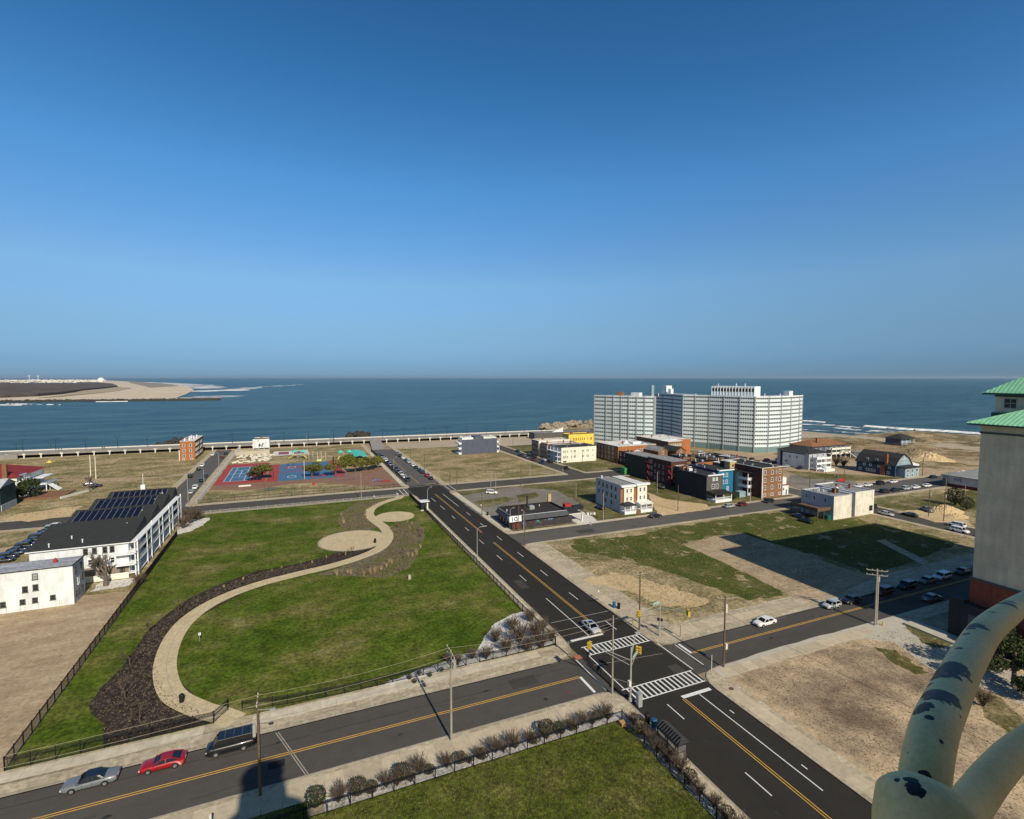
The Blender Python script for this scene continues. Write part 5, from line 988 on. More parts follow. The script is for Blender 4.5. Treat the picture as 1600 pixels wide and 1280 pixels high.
struct((lambda b:(b.prism(far([(196,594.6),(225,597.5),(262,600),(280,603),(262,604.5),(235,606),(224,603),(205,599)],0),0,.5,bottom=False),b)[1])(MB()).build('tidal_flat',ground('wet_sand',[(.3,(.22,.20,.17)),(.7,(.30,.27,.22))],.006,fvar=.1)))
struct((lambda b:(b.prism(far([(150,606),(184,604.6),(205,607),(178,612),(150,615),(118,618),(95,620.5),(60,622.6),(100,618)],0),0,1.5,bottom=False),b)[1])(MB()).build('beach_grass',ground('tan_beach_grass',[(.3,(.30,.24,.16)),(.6,(.42,.34,.24))],.006,fvar=.2)))
# surf and foam (thin sheets of broken white water)
def foam_mat(name,thr,sc1,st,white=.8):
    m,n,b=newmat(name); b.inputs['Base Color'].default_value=(white,white,white*.98,1); b.inputs['Roughness'].default_value=.9
    f=noise(n,sc1,7,.72,stretch=st); a=ramp(n,f,[(thr-.04,0.),(thr+.05,1.)]); n.links.new(a,b.inputs['Alpha']); return m
m_foam=foam_mat('foam',.50,.07,(1,1,1)); m_foam2=foam_mat('solid_foam',.40,.06,(1,1,1)); m_ffoam=foam_mat('far_foam',.48,.006,(.5,1.6,1))
def strip(name,pts,w,mat,z=.25,h=0,px=True,label=None):
    P=[Vector(gp(*p,SEA)) for p in pts] if px else [Vector(p) for p in pts]; b=MB(); n_=14; Q=[]
    for i in range(len(P)-1):
        for k in range(n_): t_=k/n_; Q.append(P[i].lerp(P[i+1],t_))
    Q.append(P[-1]); T=len(Q); ww=[w*(.35+.65*math.sin(math.pi*min(1,max(0,(i+.5)/T)))**.5)*(1+.3*math.sin(i*1.3)) for i in range(T)]
    for i in range(T-1):
        d=(Q[i+1]-Q[i]).normalized(); nn=Vector((-d.y,d.x)); r_=[]
        for q,wi in ((Q[i],ww[i]),(Q[i+1],ww[i+1])):
            r_.append([(q+nn*wi*s) for s in (-.5,0,.5)])
        for a,c_,za,zc in ((0,1,SEA+z*.2,SEA+z+h),(1,2,SEA+z+h,SEA+z*.2)): b.poly([(r_[0][a].x,r_[0][a].y,za),(r_[1][a].x,r_[1][a].y,za),(r_[1][c_].x,r_[1][c_].y,zc),(r_[0][c_].x,r_[0][c_].y,zc)])
    o=b.build(name,mat); return stuff(o,label,'surf')
strip('breaker',[(1250,657.5),(1270,658.5),(1291,660.5)],9,m_foam2,.3,.6,label='short white breaker farthest out, right behind the slab')
strip('breaker',[(1250,663),(1290,664),(1325,667),(1345,669)],16,m_foam,.2,.3,label='ragged white foam behind the slab, nearer the beach')
strip('breaker',[(1352,666),(1390,669),(1430,671.5),(1480,674),(1545,679)],18,m_foam2,.3,.9,label='long white breaker running to the tower')
strip('breaker',[(1350,672),(1400,675),(1460,679),(1545,685)],18,m_foam,.2,.2,label='broken foam behind the long breaker, close to the sand')
strip('breaker',[(1300,668),(1350,673),(1420,678)],12,m_foam,.2,.1,label='thin foam film sliding over the wet sand')
strip('swash',[(1250,671),(1310,674.5),(1400,682),(1480,688.5),(1545,693)],7,m_foam,.4,.0,label='thin white swash line along the sand')
strip('far_surf',[(150,628.3),(200,627.6),(0,0)][:2],8,m_foam2,.2,1,label='small surf patch in front of the far jetty, centre')
strip('far_surf',[(-30,633),(0,633.2),(35,633.4)],8,m_foam2,.2,1,label='white surf line before the far jetty, at the left edge')
strip('far_surf',[(10,631.4),(50,632),(95,633)],8,m_foam,.2,1,label='longer faint surf line before the far jetty')
strip('far_surf',[(262,622.5),(310,621),(352,618.5),(330,622)],90,m_ffoam,.3,.3,label='white water swirling off the tip of the far spit')
strip('far_surf',[(300,613),(330,610),(350,611),(400,605.5)],120,m_ffoam,.3,.3,label='broken waves beyond the spit tip')
strip('far_surf',[(225,597),(270,599.5),(310,603),(330,607)],200,m_ffoam,.3,.3,label='surf along the far side of the spit')
strip('far_surf',[(400,604.5),(430,603.5),(475,601)],40,m_ffoam,.3,.8,label='thin line of whitecaps far out over the bar')
# dune mounds
def mound(x,y,rx,ry,h,mat,label,seed=1):
    rnd=random.Random(seed); b=MB(); N=22; g={}
    for i in range(N+1):
        for j in range(N+1):
            u,v=i/N*2-1,j/N*2-1; r=math.hypot(u,v); z=h*max(0,1-r)**.9*(1+rnd.uniform(-.15,.15)); b.v.append((x+u*rx,y+v*ry,ZL+z-.05))
    for i in range(N):
        for j in range(N): k=i*(N+1)+j; b.f.append((k,k+N+1,k+N+2,k+1)); b.m.append(0)
    return tag(b.build('sand_heap',mat),label,'heap')
for (px_,py,rx,ry,h,mt,l) in ((1452,719,14,11,4.5,m_tan,'bulldozed sand heap behind the blue house, larger'),(1432,710,16,9,3.5,m_dune,'scrubby sand heap just left of the bulldozed one'),(1476,799,7,5,2.4,m_tan,'small heap of yellow sand beside the parked truck'),(1415,728,12,4,2.6,m_pconc,'long pile of white rubble right of the blue house'),(1506,741,6,4,1.8,m_pconc,'white debris pile behind the low white building'),(1494,808,5,3,1.2,m_tan,'low spill of yellow sand next to the street')):
    x,y=gp(px_,py,0); mound(x,y,rx,ry,h,mt,l,int(px_))
# rolling dunes
b=MB(); rnd=random.Random(3); g=[]; NX,NY=70,60
for i in range(NX+1):
    for j in range(NY+1):
        x=300+i*3.4; y=90+j*3.2; x2=x+(260-y)*.28; z=1.7*(math.sin(x*.11+math.sin(y*.07)*2)*math.cos(y*.09+x*.03)+.5*math.sin(x*.31+y*.2)+rnd.uniform(-.3,.3))-.25
        e=min(1,i/6,(NX-i)/10,j/6,(NY-j)/6); b.v.append((x2-20,y,.1+max(-.6,z*e)))
for i in range(NX):
    for j in range(NY): k=i*(NY+1)+j; b.f.append((k,k+NY+1,k+NY+2,k+1)); b.m.append(0)
struct(b.build('dunes',m_dune,smooth=True))
# ---------------------------------------------------------------- vehicles
def loft(b,secs,m=0,close=True):
    n=len(secs[0]); k=len(b.v)
    for s in secs: b.v+=s
    for i in range(len(secs)-1):
        for j in range(n): j2=(j+1)%n; b.f.append((k+i*n+j,k+(i+1)*n+j,k+(i+1)*n+j2,k+i*n+j2)); b.m.append(m)
    if close: b.f.append(tuple(k+j for j in range(n))); b.f.append(tuple(k+(len(secs)-1)*n+j for j in range(n))[::-1]); b.m+=[m,m]
KIND={ # length, width, height, hood z, cabin points (x windscreen base, roof front, roof rear, rear base), rear deck z
 'sedan':(4.75,1.82,1.44,.92,(1.15,.45,-.95,-1.75),.98),
 'longsedan':(5.4,1.98,1.44,.90,(1.15,.35,-.85,-1.55),.98),
 'coupe':(4.8,1.9,1.36,.88,(1.05,.1,-1.0,-2.05),1.0),
 'suv':(4.7,1.88,1.70,1.02,(1.3,.75,-1.85,-2.2),1.08),
 'hatch':(4.1,1.76,1.5,.95,(1.15,.6,-1.4,-1.95),1.0),
 'van':(5.6,2.05,2.15,1.15,(2.1,1.35,-2.55,-2.72),1.2),
 'pickup':(5.6,1.98,1.85,1.1,(1.35,.8,-.75,-1.0),1.08)}
MESHC={}
def carmeshes(kind):
    if kind in MESHC: return MESHC[kind]
    L,W,H,hz,(c0,c1,c2,c3),dz=KIND[kind]; h=L/2; w=W/2
    b=MB(); xs=[h,h-.12,h-.5,c0,c1,(c1+c2)/2,c2,c3,-h+.35,-h+.08,-h]
    def top(x):
        if x>c0: t_=(h-x)/(h-c0); return hz-.22+.22*min(1,t_*2.2)**.6 if x<h-.05 else hz-.3
        if x<c3: t_=(x+h)/(c3+h) if c3+h>.01 else 1; return dz-.12+.12*min(1,max(0,t_)*2.5)
        return hz+(dz-hz)*(c0-x)/(c0-c3)
    for x in xs: pass
    secs=[]
    for x in xs:
        t_=top(x); f=1-.10*(abs(x)/h)**4-.05*(abs(x)>h-.2); z0=.22 if abs(x)<h-.3 else .32; ww=w*f
        secs.append([(x,ww*.92,z0),(x,ww,z0+.18),(x,ww,t_*.72),(x,ww*.94,t_-.03),(x,ww*.7,t_+.02),(x,0,t_+.035),(x,-ww*.7,t_+.02),(x,-ww*.94,t_-.03),(x,-ww,t_*.72),(x,-ww,z0+.18),(x,-ww*.92,z0)])
    loft(b,secs,0)
    if kind=='pickup': b.box(-h+.1,-w*.8,dz-.02,c3-.1,w*.8,dz+.06,1)
    me_b=b.mesh('body',[m_tyre,m_tyre],True)
    # greenhouse: pillars+roof and the panes
    zb=lambda x: hz+(dz-hz)*(c0-x)/(c0-c3)-.01
    wb,wt=w*.90,w*(.70 if H<1.6 else (.90 if H>2 else .80)); tp=H
    r=MB(); 
    r.prism([(c1+.06,wt+.04),(c1+.06,-wt-.04),(c2-.06,-wt-.04),(c2-.06,wt+.04)],tp-.055,tp)
    r.v=[(x,y*(.97 if z>tp-.01 else 1),z+(.02 if z>tp-.01 and abs(x-(c1+c2)/2)<2 else 0)) for x,y,z in r.v]
    for s in (1,-1):
        for (xa,xb) in ((c0,c1),(c3,c2)): r.bar((xa,s*wb,zb(xa)),(xb,s*wt,tp-.03),.10,.08)
        n_=2 if kind in ('van','suv','longsedan') else 1
        for k in range(n_): xm=c1+(c2-c1)*(k+1)/(n_+1)+.05; r.bar((xm,s*(wb+.0),zb(xm)),(xm,s*wt,tp-.03),.09,.05)
    me_r=r.mesh('roof',m_tyre)
    g=MB(); A=[(c0,wb,zb(c0)),(c1,wt,tp-.05),(c2,wt,tp-.05),(c3,wb,zb(c3))]; B_=[(x,-y,z) for x,y,z in A]
    ws=MB(); ws.poly([A[0],A[1],B_[1],B_[0]]); ws.poly([A[0],A[1],B_[1],B_[0]][::-1]); me_w=ws.mesh('windscreen',m_cglass)
    rs=MB(); rs.poly([A[2],A[3],B_[3],B_[2]]); me_rw=rs.mesh('rear_window',m_cglass)
    s1=MB(); s1.poly([A[0],A[3],A[2],A[1]]); me_s1=s1.mesh('side_window',m_cglass)
    s2=MB(); s2.poly([B_[0],B_[1],B_[2],B_[3]]); me_s2=s2.mesh('side_window',m_cglass)
    wr=.33 if kind not in('suv','van','pickup') else .37
    t=MB(); 
    n=16; k=len(t.v)
    for yy,rr in ((-.11,wr*.9),(-.11,wr),(.11,wr),(.11,wr*.9)):
        for i in range(n): a=2*math.pi*i/n; t.v.append((rr*math.cos(a),yy,rr*math.sin(a)))
    for s_ in range(3):
        for i in range(n): i2=(i+1)%n; t.f.append((s_*n+i,s_*n+i2,(s_+1)*n+i2,(s_+1)*n+i)); t.m.append(0)
    t.f.append(tuple(range(n))); t.m.append(0); t.f.append(tuple(3*n+i for i in range(n))[::-1]); t.m.append(0)
    me_t=t.mesh('wheel',m_tyre)
    rm=MB(); n=12
    for yy in (-.118,.118):
        rm.poly([(wr*.62*math.cos(2*math.pi*i/n),yy,wr*.62*math.sin(2*math.pi*i/n)) for i in range(n)]); 
    me_rim=rm.mesh('rim',m_rim)
    arch=MB(); me_arch=None
    hl=MB(); hl.box(-.10,-.2,-.07,.02,.2,.07); me_h=hl.mesh('headlight',m_hl); tl=MB(); tl.box(-.02,-.2,-.08,.05,.2,.08); me_tl=tl.mesh('taillight',m_tl)
    mr=MB(); mr.box(-.06,-.1,0,.08,.1,.14); me_m=mr.mesh('side_mirror',m_tyre)
    MESHC[kind]=(me_b,me_r,me_w,me_rw,me_s1,me_s2,me_t,me_rim,me_h,me_tl,me_m,wr); return MESHC[kind]
PM={}; ARCH={}
def car(kind,colr,x,y,rz,label,z=None,detail=True,group=None,cat=None,topc=None):
    z=Z1+.002 if z is None else z
    me_b,me_r,me_w,me_rw,me_s1,me_s2,me_t,me_rim,me_h,me_tl,me_m,wr=carmeshes(kind); L,W,H,hz,(c0,c1,c2,c3),dz=KIND[kind]
    def pm(me,c):
        k=(me.name,c)
        if k not in PM: n=me.copy(); n.materials.clear(); n.materials.append(paint(c)); n.materials.append(m_black); PM[k]=n
        return PM[k]
    t=thing('parked_'+{'van':'van','pickup':'pickup_truck'}.get(kind,'car'),label,cat or {'van':'van','pickup':'pickup truck'}.get(kind,'car'),(x,y,z),rz,group)
    put('body',pm(me_b,colr),t); put('roof',pm(me_r,topc or colr),t); put('windscreen',me_w,t); put('rear_window',me_rw,t); put('side_window',me_s1,t); put('side_window',me_s2,t)
    for sx in (L*.29,-L*.29 if kind!='van' else -L*.27):
        for sy in (1,-1):
            if detail:
                if wr not in ARCH:
                    ab=MB(); k=len(ab.v); ab.poly([((wr+.07)*math.cos(math.pi*i/10),0,(wr+.07)*math.sin(math.pi*i/10)) for i in range(11)]); ARCH[wr]=ab.mesh('wheel_arch',m_black)
                put('wheel_arch',ARCH[wr],t,(sx,sy*(W/2+.004),wr))
            o=put('wheel',me_t,t,(sx,sy*(W/2-.10),wr))
            if detail: put('rim',me_rim,o)
    if detail:
        sb=MB()
        for sy in (1,-1):
            for xx in ((c0+c1)/2-.15,(c1+c2)/2-.1): sb.box(xx-.012,sy*(W/2+.001)-.006,.32,xx+.012,sy*(W/2+.001)+.006,hz-.06)
            sb.box(-L*.2,sy*(W/2+.002)-.008,.30,L*.2,sy*(W/2+.002)+.008,.36)
        sb.build('door_seams',m_black,t)
        pb_=MB(); pb_.box(-L/2-.012,-.26,hz*.62,-L/2+.01,.26,hz*.62+.14); pb_.build('number_plate',m_whiteb,t); gb_=MB(); gb_.box(L/2-.05,-.45,.42,L/2+.008,.45,.60); gb_.build('grille',m_black,t)
        for sy in (1,-1): put('headlight',me_h,t,(L/2-.06,sy*W*.34,hz*.70)); put('taillight',me_tl,t,(-L/2+.01,sy*W*.36,dz*.76)); put('side_mirror',pm(me_m,colr),t,(c0-.25,sy*(W/2+.02),hz+.02))
    return t
HP=math.pi/2; PI=math.pi; near='cars parked along the cross street'
car('longsedan','greyblue',-23.2,72.6,PI,'grey sedan with black roof and pale rear pillar, parked leftmost of the near three',group=near,topc='black')
o=[k for k in bpy.data.objects if k.name.startswith('parked_car')][-1]; b=MB(); b.poly([(-1.35,-.87,.97),(-.78,-.70,1.36),(-1.0,-.70,1.38),(-1.55,-.885,.97)]); b.build('rear_pillar',m_cream,o)
b=MB(); [b.poly([(-1.35,s*.87,.985),(-.80,s*.715,1.37),(-1.02,s*.715,1.385),(-1.6,s*.885,.985)]) for s in (1,-1)]; b.build('rear_pillar',m_cream,o,(0,.03,.02))
car('coupe','red',-16.0,72.6,PI,'bright red coupe parked between the grey sedan and the black van',group=near)
v=car('van','black',-8.6,72.7,PI,'long black passenger van parked beside the timber pole',group=near)
for k in range(5): b=MB(); b.box(-2.4+k*1.0,-.72,2.15,-2.34+k*1.0,.72,2.18); b.build('roof_rib',m_dgrey,v)
car('sedan','silver',51.0,81.6,-HP,'silver-white sedan with sunroof waiting at the stop line on the avenue')
b=MB(); b.box(-.6,-.45,1.44,.2,.45,1.475); b.build('sunroof',m_cglass,[k for k in bpy.data.objects if k.name.startswith('parked_car')][-1])
g2='cars parked on the right half of the cross street'
for x,y,k,c,l,rz in ((83.2,70.15,'sedan','white','white sedan parked alone on the sunlit cross street, right of the junction',PI),(102.4,70.15,'hatch','silver','silver hatchback, first of the row running into the tower shadow',PI),(108.6,70.15,'sedan','black','black sedan right behind the silver hatchback',PI),(119.5,70.15,'suv','maroon','dark red SUV in the row, at the edge of the tower shadow',PI),(127.8,70.15,'suv','black','black SUV in shadow, next after the dark red one',PI),(135.4,70.15,'sedan','grey','grey sedan in shadow between the black SUV and the white SUV',PI),(141.4,70.15,'suv','white','white SUV standing in the shadow of the tower',PI),(149.8,70.15,'sedan','black','black sedan in the shadow just past the white SUV',PI),(158.4,70.15,'suv','grey','last dark SUV in the shadow beside the tower edge',PI),(125.6,64.0,'sedan','grey','grey sedan in deep shadow on the tower side of the street',0)):
    car(k,c,x,y,rz,l,group=g2)
g3='cars parked both sides of the far end of the avenue'
cl=['black','silver','blue','grey','black','white','black','navy','black','silver']
nth=['nearest','second','third','fourth','fifth','sixth','seventh','eighth','ninth','tenth','eleventh','farthest']
for i in range(12):
    y=236.5+i*7.6; c=['black','white','silver','blue','navy','black','grey','black','white','silver','black','black'][i]; k=['suv','sedan','suv','sedan'][i%4]
    car(k,c,47.6,y,-HP,f'{nth[i]} car, {c}, in the row by the playground fence along the avenue',detail=False,group=g3)
for i,y in enumerate((236,243,253,259,268,275,287,293,303,312,321)):
    c=['black','red','black','navy','black','white','silver','black','white','black','grey'][i] ; k=['sedan','suv','suv','sedan'][i%4]; nn=nth[i] if i<10 else 'farthest'
    car(k,c,58.3,y,HP,f'{nn} car, {c}, in the row beside the empty lot along the avenue',detail=False,group=g3)
g4='cars parked on the far left side street'
for x,y,k,c,l in ((-40.3,246,'sedan','silver','silver sedan nearest the corner of the far left side street'),(-40.3,255.5,'suv','white','white SUV second from the corner on the far left side street'),(-40.3,272,'suv','black','black SUV opposite the field on the far left side street, right side'),(-40.3,284,'sedan','black','black sedan farther up the right side of the far left side street'),(-47,286,'suv','black','black SUV on the grass side of the far left side street'),(-46.6,307,'sedan','black','black sedan just before the brick house on the left kerb'),(-46.6,319,'suv','white','white SUV just before the brick house on the left kerb'),(-47,361,'suv','white','white car at the top of the side street by the brick house'),(-40.3,347,'suv','maroon','dark red car at the top right of the side street'),(-40.3,364,'sedan','black','black car farthest up the side street near the boardwalk')):
    car(k,c,x,y,HP,l,detail=False,group=g4)
g5='dark cars in a diagonal row left of the apartment block'
for i in range(12):
    y=171.5+i*3.1; c=['navy','black','navy','black','black','navy','black','navy','black','navy','silver','white'][i]; car(['sedan','suv','sedan'][i%3],c,-70.6-(i%2)*.4,y,.12,f'{nth[i]} car, {c}, in the diagonal row left of the solar roofs',z=ZL+.02,detail=False,group=g5)
g6='cars along the street past the cream block'
for x,y,k,c,rz,l in ((126.2,284,'suv','black','-','black SUV, left kerb, second farthest past the pale brick house'),(126.2,276,'sedan','grey','-','grey sedan on the left kerb facing the tan brick house'),(126.2,266,'suv','maroon','-','dark red SUV on the left kerb opposite the cream block'),(126.2,255,'sedan','blue','-','blue-grey sedan on the left kerb opposite the cream block, nearest'),(131.9,302,'sedan','black','+','black sedan far up the street before the pale brick house'),(131.9,284,'suv','black','+','black SUV in front of the pale brick house'),(131.9,277,'suv','navy','+','navy SUV in front of the tan brick house'),(131.9,264,'sedan','silver','+','silver sedan in front of the cream block'),(131.9,256,'suv','black','+','black SUV at the near corner of the cream block'),(130.2,235,'suv','black','-','black SUV driving toward the back street junction')):
    car(k,c,x,y,HP if rz=='+' else -HP,l,detail=False,group=g6)
g7='cars on the streets at the right'
for x,y,k,c,rz,l in ((113.3,140.8,'sedan','black',0,'black sedan parked in front of the twin row house'),(147,140.8,'hatch','silver',0,'silver hatchback in front of the porch of the black house'),(153.6,140.8,'hatch','maroon',0,'dark red hatchback between the silver one and the blue house'),(167.5,140.8,'suv','navy',0,'navy SUV in front of the brown brick corner'),
 (226.5,145.3,'sedan','white',0,'white sedan behind the white corner building, leftmost of the far kerb'),(232.6,145.3,'sedan','white',0,'second white sedan on the far kerb of the wide street'),(241.6,145.3,'suv','black',0,'black SUV between white cars on the far kerb'),(250.6,145.3,'sedan','white',0,'white sedan on the far kerb in front of the blue gambrel house'),(226,134.2,'suv','black',0,'black SUV, leftmost on the near kerb of the wide street'),(233,134.2,'sedan','black',0,'black sedan second on the near kerb of the wide street'),(240.6,134.2,'suv','silver',0,'silver SUV in the middle of the near kerb row'),(247.2,134.2,'sedan','white',0,'white sedan next to the silver SUV on the near kerb'),(255.3,134.2,'sedan','white',0,'white sedan last of the close row on the near kerb'),(270,134.2,'suv','maroon',0,'dark maroon SUV alone on the near kerb before the low white building'),(280.5,145,'sedan','navy',0,'navy sedan alone on the far kerb right of the blue house'),
 (195.4,93.8,'suv','white',HP,'white SUV on the far kerb beside the tower, front of the two'),(189.3,90.0,'suv','white',-HP,'white SUV on the near kerb by the shaded lot'),(189.3,83,'sedan','white',-HP,'white car half hidden by the tan tower'),(195.4,107.5,'sedan','black',HP,'long black sedan on the side street beyond the utility poles'),(195.4,121,'suv','black',HP,'black SUV just behind the white corner building'),(189.2,111.5,'sedan','silver',-HP,'silver car close to the end of the white corner building'),(208,109,'pickup','grey',1.0,'grey truck with open lid beside the yellow sand heap')):
    car(k,c,x,y,rz,l,detail=(y<143 and x<170),group=g7)
g8='vehicles on the parking area below the tall slab'
for x,y,k,c,rz,l in ((241,193,'sedan','silver',0,'silver sedan beside the blank wall of the hip-roofed house'),(243.5,186.5,'sedan','navy',.3,'dark sedan in front of the hip-roofed house wall'),(236,222,'suv','lightblue',0,'light blue car on the parking below the slab'),(243,217,'suv','black',.4,'black SUV on the parking below the slab, left group'),(250,213,'sedan','red',.2,'reddish car among those below the slab'),(254,209,'pickup','white',.2,'white pickup below the slab base'),(246,205,'sedan','black',.1,'black sedan nearest the roofs below the slab'),(232,246,'van','white',.1,'white van standing at the foot of the slab'),(238,238,'sedan','grey',.1,'grey car right of the white van at the slab foot'),(74.0,195.6,'suv','white',-.6,'white SUV parked alone on the cracked lot behind the corner bar'),(-84.5,301-20,'sedan','navy',.2,'dark car parked by the red-tile house at the left'),(154.8,116,'sedan','black',HP,'black car in shade beside the timber deck'),(157.6,121,'sedan','navy',HP,'dark car under the timber deck'),(101.6,157.4,'sedan','black',HP,'black car beside the pale side wall of the twin row house'),(145,176.5,'suv','black',1.2,'black car on the grass below the maroon apartments')):
    car(k,c,x,y,rz,l,z=ZL+.03,detail=False,group=g8)
# ---------------------------------------------------------------- poles, lamps, wires, signals
def upole(x,y,h,label,mat=m_wood,arms=1,ax=0,tr=False,r=.17,z=ZB):
    t=thing('utility_pole',label,'utility pole',(x,y,z)); b=MB(); b.cyl(0,0,0,h,r,r*.65,9); b.build('pole',mat,t)
    for k in range(arms):
        zz=h-.35-k*.9; b=MB(); al=1.7 if arms>1 else 1.25; d=(al*math.cos(ax),al*math.sin(ax)); b.bar((-d[0],-d[1],zz),(d[0],d[1],zz),.11,.13); b.build('crossarm',m_woodg,t)
        for q in (-1,-.45,.45,1): b=MB(); b.cyl(d[0]*q,d[1]*q,zz+.06,zz+.24,.05,.035,6); b.build('insulator',m_pconc,t)
    if tr:
        for a in ((.45,0),): b=MB(); b.cyl(a[0],a[1],h-2.6,h-1.5,.26,n=10); b.build('transformer',m_steel,t)
    return t
upole(18.0,62.9,12.4,'tall pale wooden pole on the near sidewalk with crossarm, in front of the hedge fence',m_woodg,2,HP,True)
upole(-4.7,62.9,11.6,'dark wooden pole on the near sidewalk at the left, beside the lantern shadow',m_wood,1,HP,False)
b=MB(); b.box(-4.75,62.4,8.6,-4.5,62.6,9.8); o=[k for k in bpy.data.objects if k.name.startswith('utility_pole')][-1]
b=MB(); b.bar((0,0,10.2),(1.6,-1.2,10.6),.06); b.box(1.3,-1.4,10.5,1.9,-1.0,10.65); b.build('lamp_arm',m_steel,o); b=MB(); b.box(-.55,-.2,7.2,-.25,.2,8.6); b.build('transformer',m_steel,o)
upole(43.3,63.1,12.2,'slim grey pole at the near corner of the junction, left of the mast arm',m_woodg,0,0,r=.15)
upole(64.4,62.0,12.0,'dark pole with meter boxes on the right corner of the junction',m_wood,1,-.5)
o=[k for k in bpy.data.objects if k.name.startswith('utility_pole')][-1]; b=MB(); b.box(.18,-.2,3.0,.62,.25,3.9); b.build('meter_box',m_pconc,o); b=MB(); b.cyl(.55,.3,9.0,10.4,.22,n=8); b.build('transformer',m_pconc,o)
upole(59.3,77.8,11.2,'dark brown pole with white crossarm at the far corner by the signal',m_wood,1,0,r=.15)
p2=upole(102.3,61.4,11.2,'twin pale poles with crowded crossarm on the right cross street',m_woodg,2,-.75,True,r=.2)
b=MB(); b.cyl(.5,0,0,9.8,.17,.12,8); b.build('pole',m_woodg,p2); b=MB(); b.tube([(0,0,7.8),(2.9,1.1,0)],.015,4); b.build('guy_wire',m_wire,p2)
UP=[(59.5,130.8,11,'tall dark pole on the corner across from the corner bar',m_wood,0),(63.5,144.2,10,'dark pole rising in front of the mural wall',m_wood,0),(59.4,166.8,9.5,'pole by the litter bin on the far avenue sidewalk',m_wood,1),(58.9,205,9,'pole on the white concrete corner of the back street',m_wood,0),(62,205.4,9,'dark pole right of the white corner concrete',m_wood,0),(75.7,201.4,8.5,'pole with a crossarm near the white SUV',m_woodg,1),(92,206.5,8.5,'pole between the back street and the cracked lot',m_wood,0),(60.6,229,9,'pale thick pole at the back street corner of the sandy lot',m_woodg,0),(60.4,257,9.5,'brown pole halfway along the sandy lot kerb',m_wood,0),(60.4,291,9.5,'farther brown pole along the sandy lot kerb',m_wood,0),(95.0,145.0,9.5,'pole with pale transformer before the grass strip left of the twin house',m_woodg,0),(126,144.2,9.5,'lone pole between the twin house and the black house',m_wood,0),(161.4,144.4,9.5,'pole in front of the blue house porch',m_steel,0),(137,169.4,9.2,'grey pole in front of the maroon apartments',m_woodg,0),(102.4,176,6,'thin pole standing in the grass left of the twin house',m_woodg,0),(134.6,225,10,'pole at the corner of the grass lot by the cream block',m_wood,0),(160,222.6,9.5,'pole behind the twin house roof at the back street',m_wood,0),(-38.2,226,10.5,'leaning pale pole at the foot of the far left side street',m_woodg,0),(23.4,207.2,10.5,'lone pale pole at the park edge on the back street',m_woodg,0),(200,148.6,9.5,'pole at the corner right of the brown brick block',m_wood,0),(211,149.6,8.5,'leaning pole on the wide street, left one of two',m_wood,0),(223,149.4,8.5,'pole on the wide street beside the white sedans',m_wood,0),(198.6,99,10.5,'pole with three transformers on the side street right',m_wood,1),(200.6,104.5,10,'second pole just behind the one with transformers',m_wood,1),(225,106,9,'thin pole beside the dark hedge near the tower',m_woodg,0),(282,150.4,9,'pole in the rubble right of the blue house',m_wood,1),(300,240,10,'tall pole on the sandy access behind the brown-roofed house',m_wood,0),(128,300,9,'pole beside the sandy field, up the side street',m_wood,0),(133.9,262,9,'pole at the front of the cream block',m_wood,0)]
for x,y,h,l,m_,a in UP: upole(x,y,h,l,m_,a,tr=(a==1 and x>190),r=.14)
def lamp(x,y,h,dx,dy,label,g=None,mat=None):
    t=thing('street_lamp',label,'street lamp',(x,y,ZB),group=g); b=MB(); b.cyl(0,0,0,h-.6,.11,.07,8); b.tube([(0,0,h-.8),(dx*.3,dy*.3,h-.2),(dx,dy,h)],.045,6); b.build('pole',mat or m_steel,t); b=MB(); b.box(dx-.35,dy-.14,h-.06,dx+.35,dy+.14,h+.08); b.build('lamp_head',m_steel,t); return t
lamp(46.2-2.6,126.3,8.6,2.2,-.4,'grey street lamp on the park-side kerb, halfway along the avenue')
lamp(43.6,181,8.0,1.6,1.0,'grey street lamp by the dark booth at the far park corner')
lamp(62.0,147.5,6.8,.8,-.6,'short curved lamp before the mural, left of two'); lamp(65.6,145.0,6.4,-.8,-.3,'short curved lamp before the mural, right of two')
lamp(47.0-1.2,262,7.5,1.4,0,'grey lamp beside the playground fence on the far avenue'); lamp(78.6,203,7,.9,-.6,'lamp with curved arm at the back street lot'); lamp(104,222.8,7.5,-1.2,.6,'lamp on the far kerb of the back street by the field corner'); lamp(123.0,224.6,8,.5,.8,'white-headed lamp at the corner of the side street by the cream block'); lamp(-37.8,261,8,-1.5,-.4,'lamp arching over the far left side street'); lamp(-38.0,312,8,-1.2,0,'farther lamp on the far left side street')
# mast-arm signals
def head(t,x,y,z,a):
    h=MB(); 
    for s in (-.22,.22): h.box(s-.17,-.16,-.55,s+.17,.16,.55); [h.box(s-.16,-.30,zz-.02,s+.16,-.16,zz+.03) for zz in (.5,.14,-.22)]
    o=h.build('signal_head',M('signal_yellow',(.62,.42,.04),.5) if 'signal_yellow' not in bpy.data.materials else bpy.data.materials['signal_yellow'],t,(x,y,z),a)
    for s in (-.22,.22):
        for zz in (.36,0,-.36): b=MB(); b.box(s-.11,-.175,zz-.11,s+.11,-.162,zz+.11); b.build('lens',m_black,o)
t=thing('traffic_signal','grey signal mast with two truss arms, yellow heads and lamp at near junction corner','traffic signal',(44.8,60.6,ZB)); b=MB(); b.cyl(0,0,0,8.2,.16,.11,10); b.cyl(0,0,0,.5,.3,.28,10); b.tube([(0,0,7.2),(1.2,.9,8.8),(2.2,1.6,9.2)],.05,6); b.tube([(0,0,6.6),(1.3,.9,8.5)],.035,6); b.build('mast',m_steel,t)
b=MB(); b.box(1.9,1.45,9.15,2.7,1.8,9.3); b.build('lamp_head',m_steel,t)
